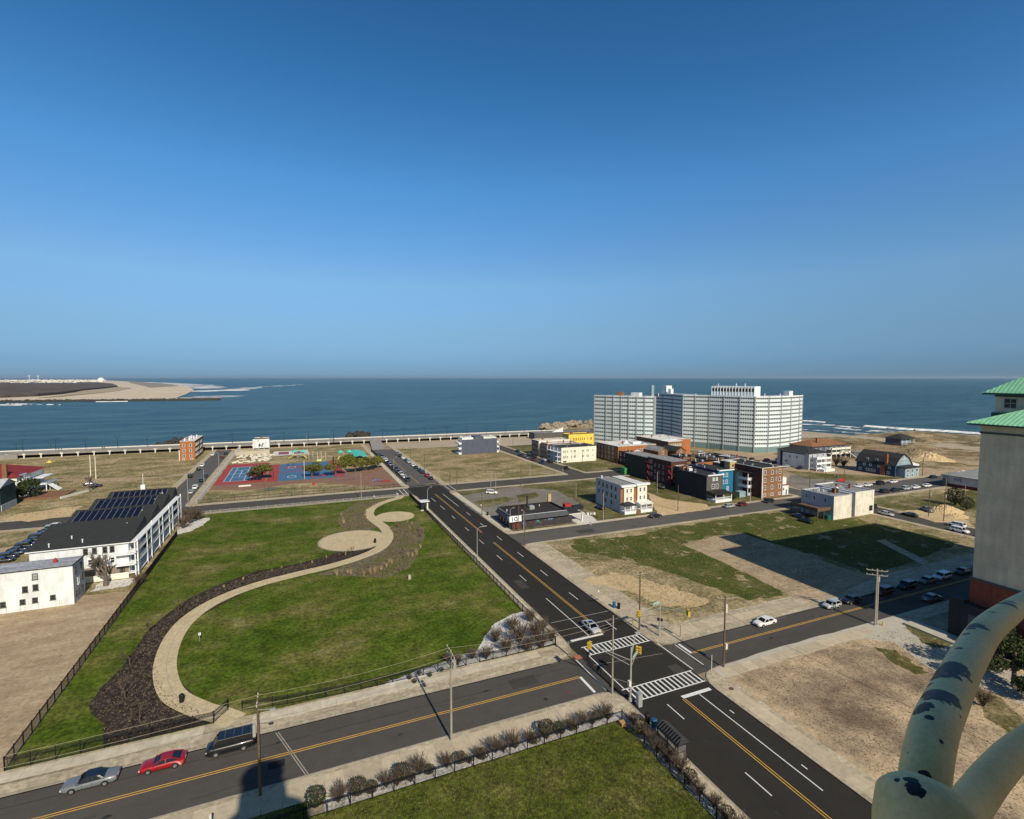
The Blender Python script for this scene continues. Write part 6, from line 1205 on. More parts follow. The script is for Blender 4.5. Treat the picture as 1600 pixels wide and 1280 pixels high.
b=MB(); b.tube([(0,0,6.2),(-3.6,5.0,6.9)],.06,6); b.tube([(0,0,5.4),(-3.4,4.8,6.8)],.045,6); b.build('truss_arm',m_steel,t); head(t,-3.9,5.3,6.7,.5)
b=MB(); b.tube([(0,0,6.1),(2.4,1.6,6.4)],.06,6); b.tube([(0,0,5.2),(1.0,.6,5.9),(2.2,1.4,6.2)],.045,6); b.build('truss_arm',m_steel,t); head(t,2.7,1.8,6.3,-.9); b=MB(); b.bar((.5,.25,6.35),(2.0,1.2,6.55),.06,.45); b.build('street_sign',M('sign_green',(.30,.42,.36),.6),t)
b=MB(); b.box(-.45,-.3,2.4,-.12,.15,3.2); b.build('pedestrian_signal',m_pconc,t)
b=MB(); b.box(.8,-2.9,0,1.45,-2.2,2.3); t2=thing('signal_cabinet','tall grey signal control cabinet on the kerb behind the signal mast','cabinet',(44.6,59.9,ZB)); b=MB(); b.box(.35,-1.1,0,1.0,-.4,1.9); b.build('body',m_steel,t2); b=MB(); b.box(.33,-1.05,.25,.348,-.45,1.8); b.build('door',m_lgrey,t2); b=MB(); b.box(.3,-1.15,1.9,1.05,-.35,1.97); b.build('lid',m_alu,t2)
t=thing('traffic_signal','shorter signal mast with long arms, yellow heads and green sign at far corner','traffic signal',(61.3,74.4,ZB)); b=MB(); b.cyl(0,0,0,6.2,.15,.11,10); b.build('mast',m_steel,t); b=MB(); b.tube([(0,0,6.1),(-5.8,-1.6,6.3)],.06,6); b.tube([(0,0,5.3),(-5.6,-1.5,5.9)],.045,6); b.build('truss_arm',m_steel,t); head(t,-6.1,-1.7,6.1,.3)
b=MB(); b.tube([(0,0,6.1),(1.9,-4.6,6.3)],.06,6); b.tube([(0,0,5.4),(1.8,-4.4,6.1)],.045,6); b.build('truss_arm',m_steel,t); head(t,2.1,-5.0,6.2,1.3); b=MB(); b.bar((-.1,0,6.5),(-2.0,-.5,6.6),.06,.5); b.build('street_sign',bpy.data.materials['sign_green'],t); b=MB(); b.box(-.5,-.2,3.0,-.15,.15,3.5); b.box(.2,-.3,2.8,.5,.1,3.3); b.build('pedestrian_signal',m_black,t)
for x,y,l in ((42.4,75.0,'pedestrian signal post on the park corner of the junction'),):
    t=thing('pedestrian_post',l,'signal post',(x,y,ZB)); b=MB(); b.cyl(0,0,0,3,.06,n=8); b.build('post',m_steel,t); b=MB(); b.box(-.35,-.2,2.6,.2,.15,3.1); b.build('signal_box',m_black,t)
def post(x,y,h,mat,label,sign=None,cat='post'):
    t=thing('sign_post' if sign else 'short_post',label,cat,(x,y,ZB)); b=MB(); b.cyl(0,0,0,h,.05,n=6); b.build('post',mat,t)
    if sign: b=MB(); b.box(-sign[0]/2,-.03,h-sign[1],sign[0]/2,.0,h); b.build('panel',sign[2],t,rz=sign[3] if len(sign)>3 else .4)
post(61.8,62.0,2.6,m_pconc,'white stub post beside the pole with meter boxes'); post(64.6,72.6,2.2,m_wood,'thin brown post on the sidewalk left of the white sedan')
post(59.3,92,2.2,m_steel,'little white sign on a post near the concrete pad',(.4,.5,m_whiteb),'sign'); post(110.5,85,1.6,m_steel,'small white sign on the dirt before the shadow',(.5,.6,m_whiteb),'sign'); post(-16.9,102.6+3,1.6,m_steel,'small white sign in the mulch beside the path',(.4,.5,m_whiteb),'sign')
post(61,172,2.4,m_steel,'white sign on the bar lot sidewalk',(.5,.6,m_whiteb),'sign'); post(28,205,1.4,m_iron,'small white sign by the park bed near the back street',(.5,.4,m_whiteb),'sign')
# litter bins
def bin_(x,y,c,l,r=.32,h=1.1):
    t=thing('litter_bin',l,'litter bin',(x,y,ZL)); b=MB(); b.cyl(0,0,0,h,r,r*1.08,14); b.build('body',c,t); b=MB(); b.cyl(0,0,h,h+.12,r*1.14,r*.8,14); b.build('lid',c,t)
mblue=M('bin_blue',(.01,.10,.22),.5)
bin_(43.9+.1,55.6,m_iron,'black litter bin behind the bus shelter, next to the blue one',.36,1.3); bin_(44.1,54.3,mblue,'blue recycling bin touching the bus shelter',.36,1.3)
bin_(60.3,87.6,mblue,'blue bin on the far sidewalk by the small sign'); bin_(60.9,86.8,m_iron,'black bin beside the blue one on the far sidewalk'); bin_(-16.4,86.3,m_iron,'black bin on the curved path near the gate'); bin_(20.6,150.2,m_iron,'black bin on the large paved circle'); bin_(60.9,165.2,m_iron,'black bin on the avenue sidewalk left of the bar'); bin_(238,163,mblue,'tiny blue bin on the pale empty lot at right')
# bus shelter
t=thing('bus_shelter','black metal bus shelter with ribbed roof on the near avenue sidewalk','bus shelter',(42.7,48.0,ZB)); W_,D_,H_=1.45,4.0,2.5
for x in (.05,W_-.05):
    for y in (.05,D_-.05,D_/2): b=MB(); b.box(x-.05,y-.05,0,x+.05,y+.05,H_); b.build('post',m_iron,t)
b=MB(); b.poly([(-.15,-.25,H_),(W_+.25,-.25,H_),(W_/2,.2,H_+.5)]); b.poly([(W_+.25,-.25,H_),(W_+.25,D_+.25,H_),(W_/2,D_-.2,H_+.5),(W_/2,.2,H_+.5)]); b.poly([(W_+.25,D_+.25,H_),(-.15,D_+.25,H_),(W_/2,D_-.2,H_+.5)]); b.poly([(-.15,D_+.25,H_),(-.15,-.25,H_),(W_/2,.2,H_+.5),(W_/2,D_-.2,H_+.5)]); b.box(-.15,-.25,H_-.12,W_+.25,D_+.25,H_-.005); b.build('roof',m_iron,t)
for k in range(9): y=.2+k*.45; b=MB(); b.bar((-.15,y,H_+.03),(W_/2,y,H_+.53),.05,.04); b.bar((W_+.25,y,H_+.03),(W_/2,y,H_+.53),.05,.04); b.build('roof_rib',m_dgrey,t)
mgl,n,bb_=newmat('shelter_glass'); bb_.inputs['Base Color'].default_value=(.2,.2,.2,1); bb_.inputs['Alpha'].default_value=.35; bb_.inputs['Roughness'].default_value=.1
for k in range(4): b=MB(); b.box(.04,.12+k*.96,.3,.06,1.02+k*.96,H_-.2); b.build('pane',mgl,t)
for z in (.3,1.3): b=MB(); b.box(.02,.05,z-.03,.08,D_-.05,z+.03); b.box(.05,.02,z-.03,W_*.98,.08,z+.03); b.build('frame_rail',m_iron,t)
b=MB(); b.box(.1,.04,.3,W_-.1,.06,H_-.2); b.build('pane',mgl,t); b=MB(); b.box(.15,.6,.42,.55,3.2,.5); b.build('bench',m_iron,t)
# dark booth at far park corner
t=thing('park_booth','small dark gate booth with white canopy at the far corner of the park','booth',(41.2,180.6,ZL)); b=MB(); b.box(0,0,0,1.8,2.6,3.0); b.build('wall',m_black,t); b=MB(); b.box(-.3,-.3,3.0,3.0,3.0,3.2); b.build('roof',m_whiteb,t); b=MB(); b.box(1.9,-.4,0,2.4,.1,2.6); b.box(-.3,-.6,0,2.3,0,.25); b.build('pier',m_pconc,t)
# ---------------------------------------------------------------- fences
def fence(name,label,runs,h,sp,mat,zb=ZL,pick=.13,rails=(.15,-.12,-.28),pw=.03,postw=.11,group=None):
    t=thing(name,label,'fence',(runs[0][0][0],runs[0][0][1],zb),group=group); ox,oy=runs[0][0]; pk=MB()
    pb=MB(); pb.box(-postw/2,-postw/2,0,postw/2,postw/2,h+.06); pm=pb.mesh('post',mat)
    for (a,b_) in runs:
        L=math.hypot(b_[0]-a[0],b_[1]-a[1]); ux,uy=(b_[0]-a[0])/L,(b_[1]-a[1])/L; n=max(1,int(round(L/sp))); ang=math.atan2(uy,ux)
        for k in range(n+1): put('post',pm,t,(a[0]+ux*L*k/n-ox,a[1]+uy*L*k/n-oy,0),ang)
        rb=MB()
        for r in rails: z=r if r>0 else h+r; rb.bar((a[0]-ox,a[1]-oy,z),(b_[0]-ox,b_[1]-oy,z),.05,.06)
        rb.build('rail',mat,t)
        if pick:
            m=int(L/pick)
            for k in range(m):
                x=a[0]+ux*(k+.5)*pick-ox; y=a[1]+uy*(k+.5)*pick-oy; d=pw/2; q=len(pk.v)
                pk.v+=[(x-ux*d,y-uy*d,.08),(x+ux*d,y+uy*d,.08),(x+ux*d,y+uy*d,h-.02),(x-ux*d,y-uy*d,h-.02),(x+uy*d,y-ux*d,.08),(x-uy*d,y+ux*d,.08),(x-uy*d,y+ux*d,h-.02),(x+uy*d,y-ux*d,h-.02)]
                pk.f+=[(q,q+1,q+2,q+3),(q+4,q+5,q+6,q+7)]; pk.m+=[0,0]
    if pick: o=pk.build('pickets',mat,t); o['kind']='stuff'
    return t
fence('iron_fence','black iron fence along the dirt yard on the left side of the park',[((-33.6,79.1),(-33.6,180))],1.8,2.4,m_iron)
fence('iron_fence','black iron fence between park and near sidewalk, left of the path gate',[((-33.6,79.1),(-11.4,79.1)),((-11.4,79.1),(-9.9,81.6))],1.7,2.4,m_iron)
fence('iron_fence','black iron fence between park and near sidewalk, right of the path gate',[((-8.0,80.6),(-2,79.6)),((-2,79.6),(6,79.0)),((6,79),(42.1,79.1))],1.5,2.4,m_iron)
fence('iron_fence','grey-black fence of the park running along the avenue',[((42.1,79.2),(42.1,180)),((42.1,184),(41.9,205.3))],1.5,2.4,m_iron)
fence('iron_fence','dark fence along the back street on the far side of the park',[((-34,205.5),(37.2,205.5)),((39.6,205.5),(41.9,205.3))],1.2,3,m_steel,pick=.3)
fence('iron_fence','black fence round the near lawn, hedge side and avenue side',[((-2.6,57.3),(41.1,57.5)),((41.1,57.5),(41.1,30))],1.5,2.4,m_iron,pick=.13)
fence('iron_fence','black fence and gate piece at the bottom left of the near lawn',[((-9.6,58.4),(-2.6,57.3))],1.4,2.4,m_iron)
fence('chain_fence','dark fence along the playground beside the far avenue',[((45.0,226),(45.0,340))],2.0,4,m_iron,pick=.25)
fence('chain_fence','dark fence of the playground lawn along the back street',[((-34.6,223.6),(43,223.6))],1.6,4,m_iron,pick=.3)
fence('chain_fence','pale wall-like fence between side street and playground',[((-35,224),(-35,386))],1.6,4,m_lgrey,pick=.2,pw=.12)
fence('chain_fence','weathered wooden fence along the beach access dunes',[((300,252),(352,222)),((352,222),(384,196))],1.2,5,m_wood,pick=.5)
# ---------------------------------------------------------------- wires between poles
def wire(a,b_,label,sag=.5,r=.013,mat=None):
    pts=[(a[0]+(b_[0]-a[0])*k/10,a[1]+(b_[1]-a[1])*k/10,a[2]+(b_[2]-a[2])*k/10-sag*4*(k/10)*(1-k/10)) for k in range(11)]
    b=MB(); b.tube(pts,r,4); o=b.build('overhead_wire',mat or m_wire); tag(o,label,'wire','overhead wires along the cross street'); return o
P1=(18,62.9);P0=(-4.7,62.9);PN=(-42,62.9)
WN=['farther upper','nearer upper','middle lower','lowest']
for k,(dy,z0,z1) in enumerate(((1.1,12.2,11.4),(-.9,12.2,11.4),(0,9.2,9.3),(.5,9.0,8.9))):
    wire((P0[0],P0[1]+dy,z1),(P1[0],P1[1]+dy,z0),WN[k]+' wire from the left dark pole to the tall pale pole',.5,mat=m_wirel)
    wire((PN[0],PN[1]+dy,z1),(P0[0],P0[1]+dy,z1),WN[k]+' wire running off the left side from the dark pole',.6,mat=m_wirel if k<2 else m_wire)
    wire((P1[0],P1[1]+dy,z0),(43.3,63.1+dy*.2,11.8-k*.5),WN[k]+' wire from the tall pale pole to the slim corner pole',.5,mat=m_wirel)
for k,(a,b_) in enumerate((((59.3,77.8,10.8),(64.4,62,11.5)),((64.4,62,11.5),(102.3,61.4,10.8)),((64.4,62.8,11.5),(102.3,62.3,10.8)),((102.3,61.4,10.8),(198.6,99,10.2)),((59.3,77.8,10.8),(59.5,130.8,10.8)),((43.3,63.1,11.8),(64.4,62,11.6)),((102.3,60.6,10.8),(150,58,10.6)))):
    wire(a,b_,['wire from the dark corner pole to the pole with meter boxes','wire from the meter-box pole to the twin poles','second wire from the meter-box pole to the twin poles','long wire from the twin poles over the shaded lot','wire along the far side of the avenue','wire crossing high over the junction','wire from the twin poles toward the tower'][k],.6,.016)
wire((64.4,62,9.5),(70,18,9.0),'dark wire crossing the brown dirt lot in the foreground',1.0,.02)
wire((59.3,77.8,9.8),(60.5,60,9.6),'low wire along the far avenue corner',.3,.016)
# ---------------------------------------------------------------- plants
def limbs(b,p,d,L,r,depth,spread=.6,n=4,m=0,tips=None,rnd=random,up=.15):
    q=p+d*L; b.tube([p,p+d*L*.5+Vector((rnd.uniform(-.04,.04)*L,rnd.uniform(-.04,.04)*L,0)),q],[r,r*.8,r*.6],4 if r<.06 else 6,m,caps=False)
    if tips is not None and depth<=1: tips.append(q)
    if depth<=0: return
    for k in range(n):
        v=Vector((rnd.uniform(-1,1),rnd.uniform(-1,1),rnd.uniform(-.3,1)))*spread+d+Vector((0,0,up)); v.normalize()
        s=rnd.uniform(.45,1.0); limbs(b,p+d*L*s,v,L*rnd.uniform(.5,.75),r*.55,depth-1,spread,n,m,tips,rnd,up)
def bare_tree(name,label,h,seed,loc,lean=(0,0),depth=4,mat=None,tr=.2,spread=.75,n=4):
    rnd=random.Random(seed); t=thing(name,label,'tree',loc); b=MB(); top=Vector((lean[0],lean[1],1)).normalized(); b.tube([(0,0,-.1),tuple(top*h*.15),tuple(top*h*.32)],[tr*1.4,tr,tr*.85],8); b.build('trunk',mat or m_bark,t)
    c=MB(); base=top*h*.31
    for k in range(4): v=Vector((rnd.uniform(-1,1),rnd.uniform(-1,1),rnd.uniform(.5,1.2))).normalized(); limbs(c,base*(1-.1*k),v,h*.28,tr*.6,depth,spread,n,0,None,rnd)
    c.build('crown',mat or m_twig,t); return t
bare_tree('bare_tree','big bare tree with spreading twigs in front of the balconies of the apartment block',9.5,3,(-41.0,142.9,ZG),(.0,0),4,m_bark,.42)
bare_tree('bare_tree','small leaning bare tree standing alone in the left grass field',9,5,(-79.5,265,ZG),(-.55,.3),3,m_bark,.3)
for px_,py,h,l in ((203,1040,4.2,'small bare reddish tree in the mulch bed, upper of three'),(196,1092,4.6,'thin bare tree in the middle of the mulch bed'),(219,1130,3.6,'small bare tree at the bottom of the mulch bed near the fence'),(233,990,3.2,'thin sapling near the path bend in the mulch'),(548,868,3.0,'sapling by the lower edge of the large paved circle'),(622,826,3.2,'bare sapling at the edge of the small paved circle'),(279,955,3,'sapling in the mulch beside the path, upper bend')):
    x,y=gp(px_,py,ZL); bare_tree('sapling',l,h,int(px_),(x,y,ZL),(U(-.1,.1),0),3,m_twig,.07,.7,4)
def shrubmesh(r,h,mat,seed,leaves=260,twigs=26,leaf=.14,mb=None):
    rnd=random.Random(seed); st=random.getstate(); random.seed(seed); b=MB()
    for k in range(twigs):
        a=rnd.uniform(0,6.28); q=rnd.uniform(.3,1)*r; e=Vector((q*math.cos(a),q*math.sin(a),h*rnd.uniform(.6,1)))
        b.tube([(0,0,0),tuple(e*.5+Vector((0,0,h*.15))),tuple(e)],[.03,.02,.01],3,0,caps=False)
        for j in range(4): f=e*rnd.uniform(.5,1); b.tube([tuple(f),tuple(f+Vector((rnd.uniform(-.3,.3)*r,rnd.uniform(-.3,.3)*r,rnd.uniform(.0,.35)*h)))],[.012,.006],3,0,caps=False)
    me1=b.mesh('branches',m_twig); c=MB()
    for k in range(leaves):
        v=Vector((rnd.gauss(0,1),rnd.gauss(0,1),rnd.gauss(0,1))).normalized()*rnd.uniform(.7,1)**.5
        c.leaf((v.x*r,v.y*r,h*.58+v.z*h*.45),leaf*rnd.uniform(.6,1.4))
    me2=c.mesh('foliage',mat) if leaves else None; random.setstate(st); return me1,me2
SM=[shrubmesh(.95,1.5,m_twig,1,90,75,.1),shrubmesh(.8,1.35,m_leafb,2,520,34,.15),shrubmesh(.9,1.3,m_twig,3,0,80,.1),shrubmesh(.7,1.5,m_leafd,4,480,18,.15)]
def shrub(v,x,y,s,label,g=None,z=ZL,name='shrub'):
    t=thing(name,label,'shrub',(x,y,z),U(0,6),g); t.scale=(s,s,s); a,b_=SM[v]; put('branches',a,t)
    if b_: put('foliage',b_,t)
    return t
ORD=['first','second','third','fourth','fifth','sixth','seventh','eighth','ninth','tenth','eleventh','twelfth','thirteenth','fourteenth','fifteenth','sixteenth','seventeenth','last']
rnd=random.Random(11); gh='shrubs of the hedge between fence and near sidewalk'
xs=[1.2,3.6,5.9,8.6,11.0,13.2,16.0,18.3,20.5,22.6,25.0,27.2,29.6,31.4,33.6,35.6,37.6,39.6]; vs=[3,2,1,0,1,2,0,1,0,2,0,2,1,3,2,0,1,0]
for i,(x,v) in enumerate(zip(xs,vs)): shrub(v,x+rnd.uniform(-.4,.4),58.5+rnd.uniform(-.25,.35),rnd.uniform(1.0,1.6),f'{["bare brown","olive leafy","thin twiggy","dark green"][v]} shrub, {ORD[i]} from the left in the near hedge',gh)
gh1='small twiggy bushes filling the near hedge'
for i in range(17): shrub([0,2,1][i%3],3+i*2.25+rnd.uniform(-.5,.5),58.3+rnd.uniform(-.3,.4),rnd.uniform(.7,1.0),f'smaller {["brown","twiggy","olive"][i%3]} bush filling the near hedge, {ORD[i]} gap from the left',gh1)
gh2='shrubs behind the fence beside the bus shelter'
for i in range(15): y=56-i*1.85; v=[0,1,0,2,1][i%5]; shrub(v,41.75+rnd.uniform(-.25,.2),y,rnd.uniform(1.1,1.5),f'{["bare brown","olive leafy","thin twiggy"][v]} shrub, {ORD[i]} from the corner along the avenue side',gh2)
gh3='bare shrubs in the white gravel at the park corner'
for i,(px_,py,s) in enumerate(((812,1005,1.9),(838,998,1.8),(792,1020,1.5),(846,1012,1.6),(825,1018,1.5),(760,1030,1.3),(775,1005,1.4),(800,985,1.5),(828,972,1.3),(848,985,1.3),(715,1040,1.1),(738,1030,1.1),(862,1002,1.2),(700,1035,1.0))):
    x,y=gp(px_,py,ZL); shrub(i%2*2,x,y,s*1.25,f'bare bush in white gravel, {["largest, centre","large, near the signal post","left of the largest","by the fence corner","front centre","left part","upper left","top centre","top right","right by the fence","far left pair, right one","second from the left group","rightmost, smallest","leftmost by the pale pole"][i]}',gh3)
for i,(px_,py) in enumerate(((640,1062),(655,1055),(672,1058),(690,1050),(648,1068))): x,y=gp(px_,py,ZL); shrub(3,x,y,.55,f'low dark plant in white gravel below the park lawn, {nth[i]} from the left','low plants in the gravel strip')
for i,(px_,py,s,l) in enumerate(((298,818,3.4,'big bare brown bush in the white gravel at the end of the apartment block'),(286,826,2.6,'second bare brown bush, left of the big one, at the apartment block end'),(309,813,2.4,'third bare brown bush, right of the big one, at the apartment block end'),(218,915,1.8,'dry bush at the top of the yard fence'),(1306,728,3.4,'large brown bush between the two beach houses'),(1318,730,3.0,'second brown bush between the beach houses, right'),(1492,790,4.4,'bare dark thicket beside the tower behind the sand heap'),(1510,798,3.2,'dark hedge clump right beside the tower'),(1536,1104,1.6,'dry brown bush beyond the pipe railing on the right lot'))):
    x,y=gp(px_,py,ZL); shrub(0 if 'dark' not in l else 3,x,y,s,l)
shrub(3,158.6,149.5,2.0,'dark evergreen bush between black house porch and blue house'); shrub(3,-47.5,205,1.2,'green shrub on the far side of the apartment block')
# ornamental dry grass tufts
rnd=random.Random(21); tm=[]
for s in range(3):
    b=MB()
    for k in range(46):
        a=rnd.uniform(0,6.28); r=rnd.uniform(.05,.45); h=rnd.uniform(.6,1.2); x0,y0=.1*math.cos(a),.1*math.sin(a); b.poly([(x0-.02,y0,0),(x0+.02,y0+.01,0),(r*math.cos(a)+.0,r*math.sin(a),h)])
    tm.append(b.mesh('grass_tuft',m_dryg))
gt=[(630,873),(622,878),(612,881),(604,887),(596,892),(586,895),(579,897),(571,899),(548,897),(543,896),(535,898),(526,899),(656,848),(655,838),(657,856),(650,866),(645,870),(638,870),(644,822),(640,828),(637,817),(652,830),(608,880),(590,893),(533,806),(536,812),(540,800),(545,796),(551,791),(537,818),(640,818),(568,900)]
for i,(px_,py) in enumerate(gt):
    x,y=gp(px_,py,ZL); o=put('grass_tuft',tm[i%3],None,(x,y,ZL),rnd.uniform(0,6),rnd.uniform(1.1,1.7)); tag(o,'dry straw-coloured grass tuft on the rim of the park planting beds','grass tuft','dry grass tufts rimming the park beds')
for i,(px_,py) in enumerate(((510,872),(520,871),(530,868),(540,867),(498,878),(488,880),(470,880),(440,888),(425,893),(380,906),(362,912),(350,918))):
    x,y=gp(px_,py,ZL); o=put('grass_tuft',tm[i%3],None,(x,y,ZL),rnd.uniform(0,6),.8); tag(o,'small dry plant in the dark mulch along the curved path','plant','small dry plants in the dark mulch')
# ground clutter as stuff: tufts of weeds and mulch plants
def scatter(name,label,cat,pts,n,size,h,mat,seed,flat=False,z=ZL):
    rnd=random.Random(seed); xs=[p[0] for p in pts]; ys=[p[1] for p in pts]; b=MB(); k=0
    def ins(x,y):
        c=False
        for i in range(len(pts)):
            (x1,y1),(x2,y2)=pts[i-1],pts[i]
            if (y1>y)!=(y2>y) and x<(x2-x1)*(y-y1)/(y2-y1)+x1: c=not c
        return c
    while k<n:
        x,y=rnd.uniform(min(xs),max(xs)),rnd.uniform(min(ys),max(ys))
        if not ins(x,y): continue
        k+=1; q=size*rnd.uniform(.5,1.6)
        if flat: 
            a=rnd.uniform(0,6.28); dx,dy=q*math.cos(a),q*math.sin(a); b.poly([(x-dx,y-dy,z+.03),(x+dy*.6,y-dx*.6,z+.04),(x+dx,y+dy,z+.05+h*rnd.random()),(x-dy*.6,y+dx*.6,z+.04)])
        else:
            for j in range(5): a=rnd.uniform(0,6.28); r=q*rnd.uniform(.3,1); b.poly([(x-.04,y,z),(x+.04,y+.02,z),(x+r*math.cos(a),y+r*math.sin(a),z+h*rnd.uniform(.4,1.2))])
    o=b.build(name,mat); return stuff(o,label,cat)
MU=[(4,140.4),(-9,138),(-21,127.5),(-26,114),(-26.8,101),(-28.4,91),(-24,80.3),(-12,80.6),(-19,90),(-24,104),(-22,120),(-12,131),(4,137)]
scatter('mulch_plants','low dry plants and dead leaves scattered over the mulch bed','ground cover',MU,700,.16,.25,m_bed,1); scatter('mulch_debris','pale leaves lying on the dark mulch','leaves',MU,1600,.10,.08,m_bark,2,True)
scatter('bed_plants','brown and green perennials filling the park beds','ground cover',[(27,163.5),(31,168),(36,166),(36,155),(33.5,146),(30.5,140),(25.6,127.4),(19,123.4),(11,128),(22,141),(27,152)],2600,.3,.5,m_bed,3)
scatter('bed_plants','brown perennials in the bed left of the path','ground cover',[(14,167),(13,178),(15.6,190),(22,202),(34,203),(28,197),(23,189),(21.6,178),(22.5,168)],2000,.3,.5,m_bed,4)
m_blade=M('lawn_blade',(.085,.10,.022),.9,.5,.6); m_blade2=M('dry_blade',(.21,.175,.085),.9,.35,.5)
scatter('lawn_blades','grass blades of the near lawn','grass',[(0,57),(40.8,57.2),(40.8,36),(0,36)],26000,.10,.13,m_blade,5); scatter('lawn_blades','pale dry blades in the near lawn','grass',[(0,57),(40.8,57.2),(40.8,36),(0,36)],7000,.09,.12,m_blade2,6)
scatter('lot_weeds','dry weeds over the green vacant lot','grass',[(67,78),(185,78),(185,130),(67,130)],14000,.22,.22,m_blade2,7); scatter('lot_weeds','dead weeds over the brown lot','grass',[(63.5,20),(130,20),(112,59),(64,59)],12000,.14,.14,M('dead_weed',(.24,.18,.12),.9,.4,.5),8)
scatter('lot_weeds','weeds on the left grass field','grass',[(-160,226),(-52,226),(-52,384),(-160,384)],8000,.5,.45,m_blade2,9); scatter('lot_weeds','weeds on the sandy middle lot','grass',[(63,226),(122,226),(122,340),(63,340)],6000,.45,.4,m_blade2,10)
scatter('dune_grass','tawny grass on the dunes','grass',[(310,270),(350,270),(400,220),(430,130),(380,130),(330,200)],9000,1.0,.9,M('tawny_grass',(.20,.14,.075),.9,.4,.05),12,z=.5); scatter('litter','scattered scraps and stones on the bare lots','litter',[(68,79),(112,79),(170,125),(68,128)],70,.13,.08,m_pconc,13,True); scatter('litter','scraps lying on the dirt yard','litter',[(-90,80),(-34.5,80),(-34.5,138),(-90,138)],120,.12,.05,m_twig,14,True); scatter('litter','bits of white rubbish on the brown lot','litter',[(63.5,20),(130,20),(112,59),(64,59)],60,.10,.05,m_pconc,15,True)
# evergreens and playground pines
def leafy(name,label,h,r,seed,loc,mat,trunk=.3,n=900,flat=.5,leaf=.5,cat='tree'):
    rnd=random.Random(seed); st=random.getstate(); random.seed(seed); t=thing(name,label,cat,loc); b=MB(); b.tube([(0,0,-.1),(.1,.05,h*.35),(0,0,h*.7)],[trunk,trunk*.8,trunk*.4],7)
    for k in range(7): a=rnd.uniform(0,6.28); b.tube([(0,0,h*rnd.uniform(.3,.5)),(r*.6*math.cos(a),r*.6*math.sin(a),h*rnd.uniform(.55,.8))],[trunk*.4,.05],5,0,False)
    b.build('trunk',m_bark,t); c=MB(); cl=[(rnd.uniform(-1,1)*r*.7,rnd.uniform(-1,1)*r*.7,h*(1-flat)+rnd.uniform(.1,.9)*h*flat,rnd.uniform(.25,.5)*r) for _ in range(11)]
    for k in range(n):
        x,y,z,q=rnd.choice(cl); v=Vector((rnd.gauss(0,1),rnd.gauss(0,1),rnd.gauss(0,.7))).normalized()*q*rnd.uniform(.5,1); c.leaf((x+v.x,y+v.y,z+v.z*.7),leaf*rnd.uniform(.6,1.4))
    c.build('crown',mat,t); random.setstate(st); return t
for i,(px_,py,h,r,l) in enumerate(((410,748,6,5.5,'spreading olive pine at the left end of the courts'),(487,745,5.5,5,'lone spreading pine in front of the blue court'),(524,742,6.5,5.5,'pine left of the playground swings'),(541,728,6.5,5,'yellow-green pine between court and picnic shelter'),(555,738,6.5,5.5,'yellow-green pine in front of the turquoise roof, left'),(572,735,6,5,'yellow-green pine in front of the turquoise roof, right'),(590,732,5.5,4.5,'olive pine near the avenue fence of the playground'),(402,751,5,4,'reddish young tree beside the leftmost pine'))):
    x,y=gp(px_,py,ZL); leafy('pine_tree',l,h,r,30+i,(x,y,ZL),m_leafy if i<7 else m_leafb,.25,1300,.45,.75)
leafy('dark_evergreen','big dark evergreen in front of the red-tile house at the left edge',7.5,6.5,50,(-101,259,ZG),m_leafd,.4,2400,.85,.8); leafy('dark_evergreen','smaller dark evergreen beside the green house',5.5,4.5,51,(-103,251,ZG),m_leafd,.3,1400,.85,.7)
leafy('evergreen_tree','dark evergreen tree beyond the pipe railing at the right edge',8,5.2,52,(gp(1583,1075)[0],gp(1583,1075)[1],ZG),m_leafd,.35,6500,.97,.42); leafy('evergreen_tree','second dark evergreen by the tower base, behind the first',7,4.6,53,(gp(1600,1030)[0],gp(1600,1030)[1],ZG),m_leafd,.35,4500,.97,.42)
x,y=gp(1040,712); bare_tree('bare_tree','small bare greenish tree before the orange blank brick wall',7,61,(x,y-6,ZG),(0,0),3,m_twig,.15)
# ---------------------------------------------------------------- playground things
def part_box(b,*a): b.box(*a)
t=thing('play_tower','playground tower with turquoise pyramid roofs and colourful slides, left cluster','play structure',(-0.5,331,ZL))
for i,(x,y) in enumerate(((0,0),(4.5,-2))):
    for dx in (-1.2,1.2):
        for dy in (-1.2,1.2): b=MB(); b.cyl(x+dx,y+dy,0,3.6+i*.4,.09,n=6); b.build('post',M('play_post',(.25,.42,.40),.6),t)
    b=MB(); b.box(x-1.2,y-1.2,1.3,x+1.2,y+1.2,1.5); b.build('platform',M('play_deck',(.45,.30,.10),.7),t)
    b=MB(); [b.poly([(x+1.6*c,y+1.6*s,3.6),(x+1.6*c2,y+1.6*s2,3.6),(x,y,5.0)]) for (c,s,c2,s2) in ((-1,-1,1,-1),(1,-1,1,1),(1,1,-1,1),(-1,1,-1,-1))]; b.build('tower_roof',m_teals,t)
b=MB(); b.bar((-1.2,-1,1.4),(-3.5,-3.5,.2),.8,.12); b.bar((5,-3.2,1.4),(6.5,-6,.2),.8,.12); b.build('slide',M('slide_yellow',(.62,.50,.12),.5),t)
t2=copy_tree(t,(24.5,318,ZL),.4,'playground tower with turquoise roofs near the picnic shelter, right cluster')
for k in range(5): b=MB(); b.cyl(7+k*2.3,318+(k%2)*5,ZL,ZL+4.6,.08,n=6); tag(b.build('play_pole',m_cream),'tall cream pole in the middle of the playground','pole','poles between the play towers')
b=MB(); b.bar((12,314,.2),(15,313,2.2),.9,.15); b.box(11,312,0,13.6,314.6,.9); tag(b.build('play_slide',M('slide_lime',(.55,.62,.25),.5)),'pale lime slide on the dark rubber between the play towers','slide')
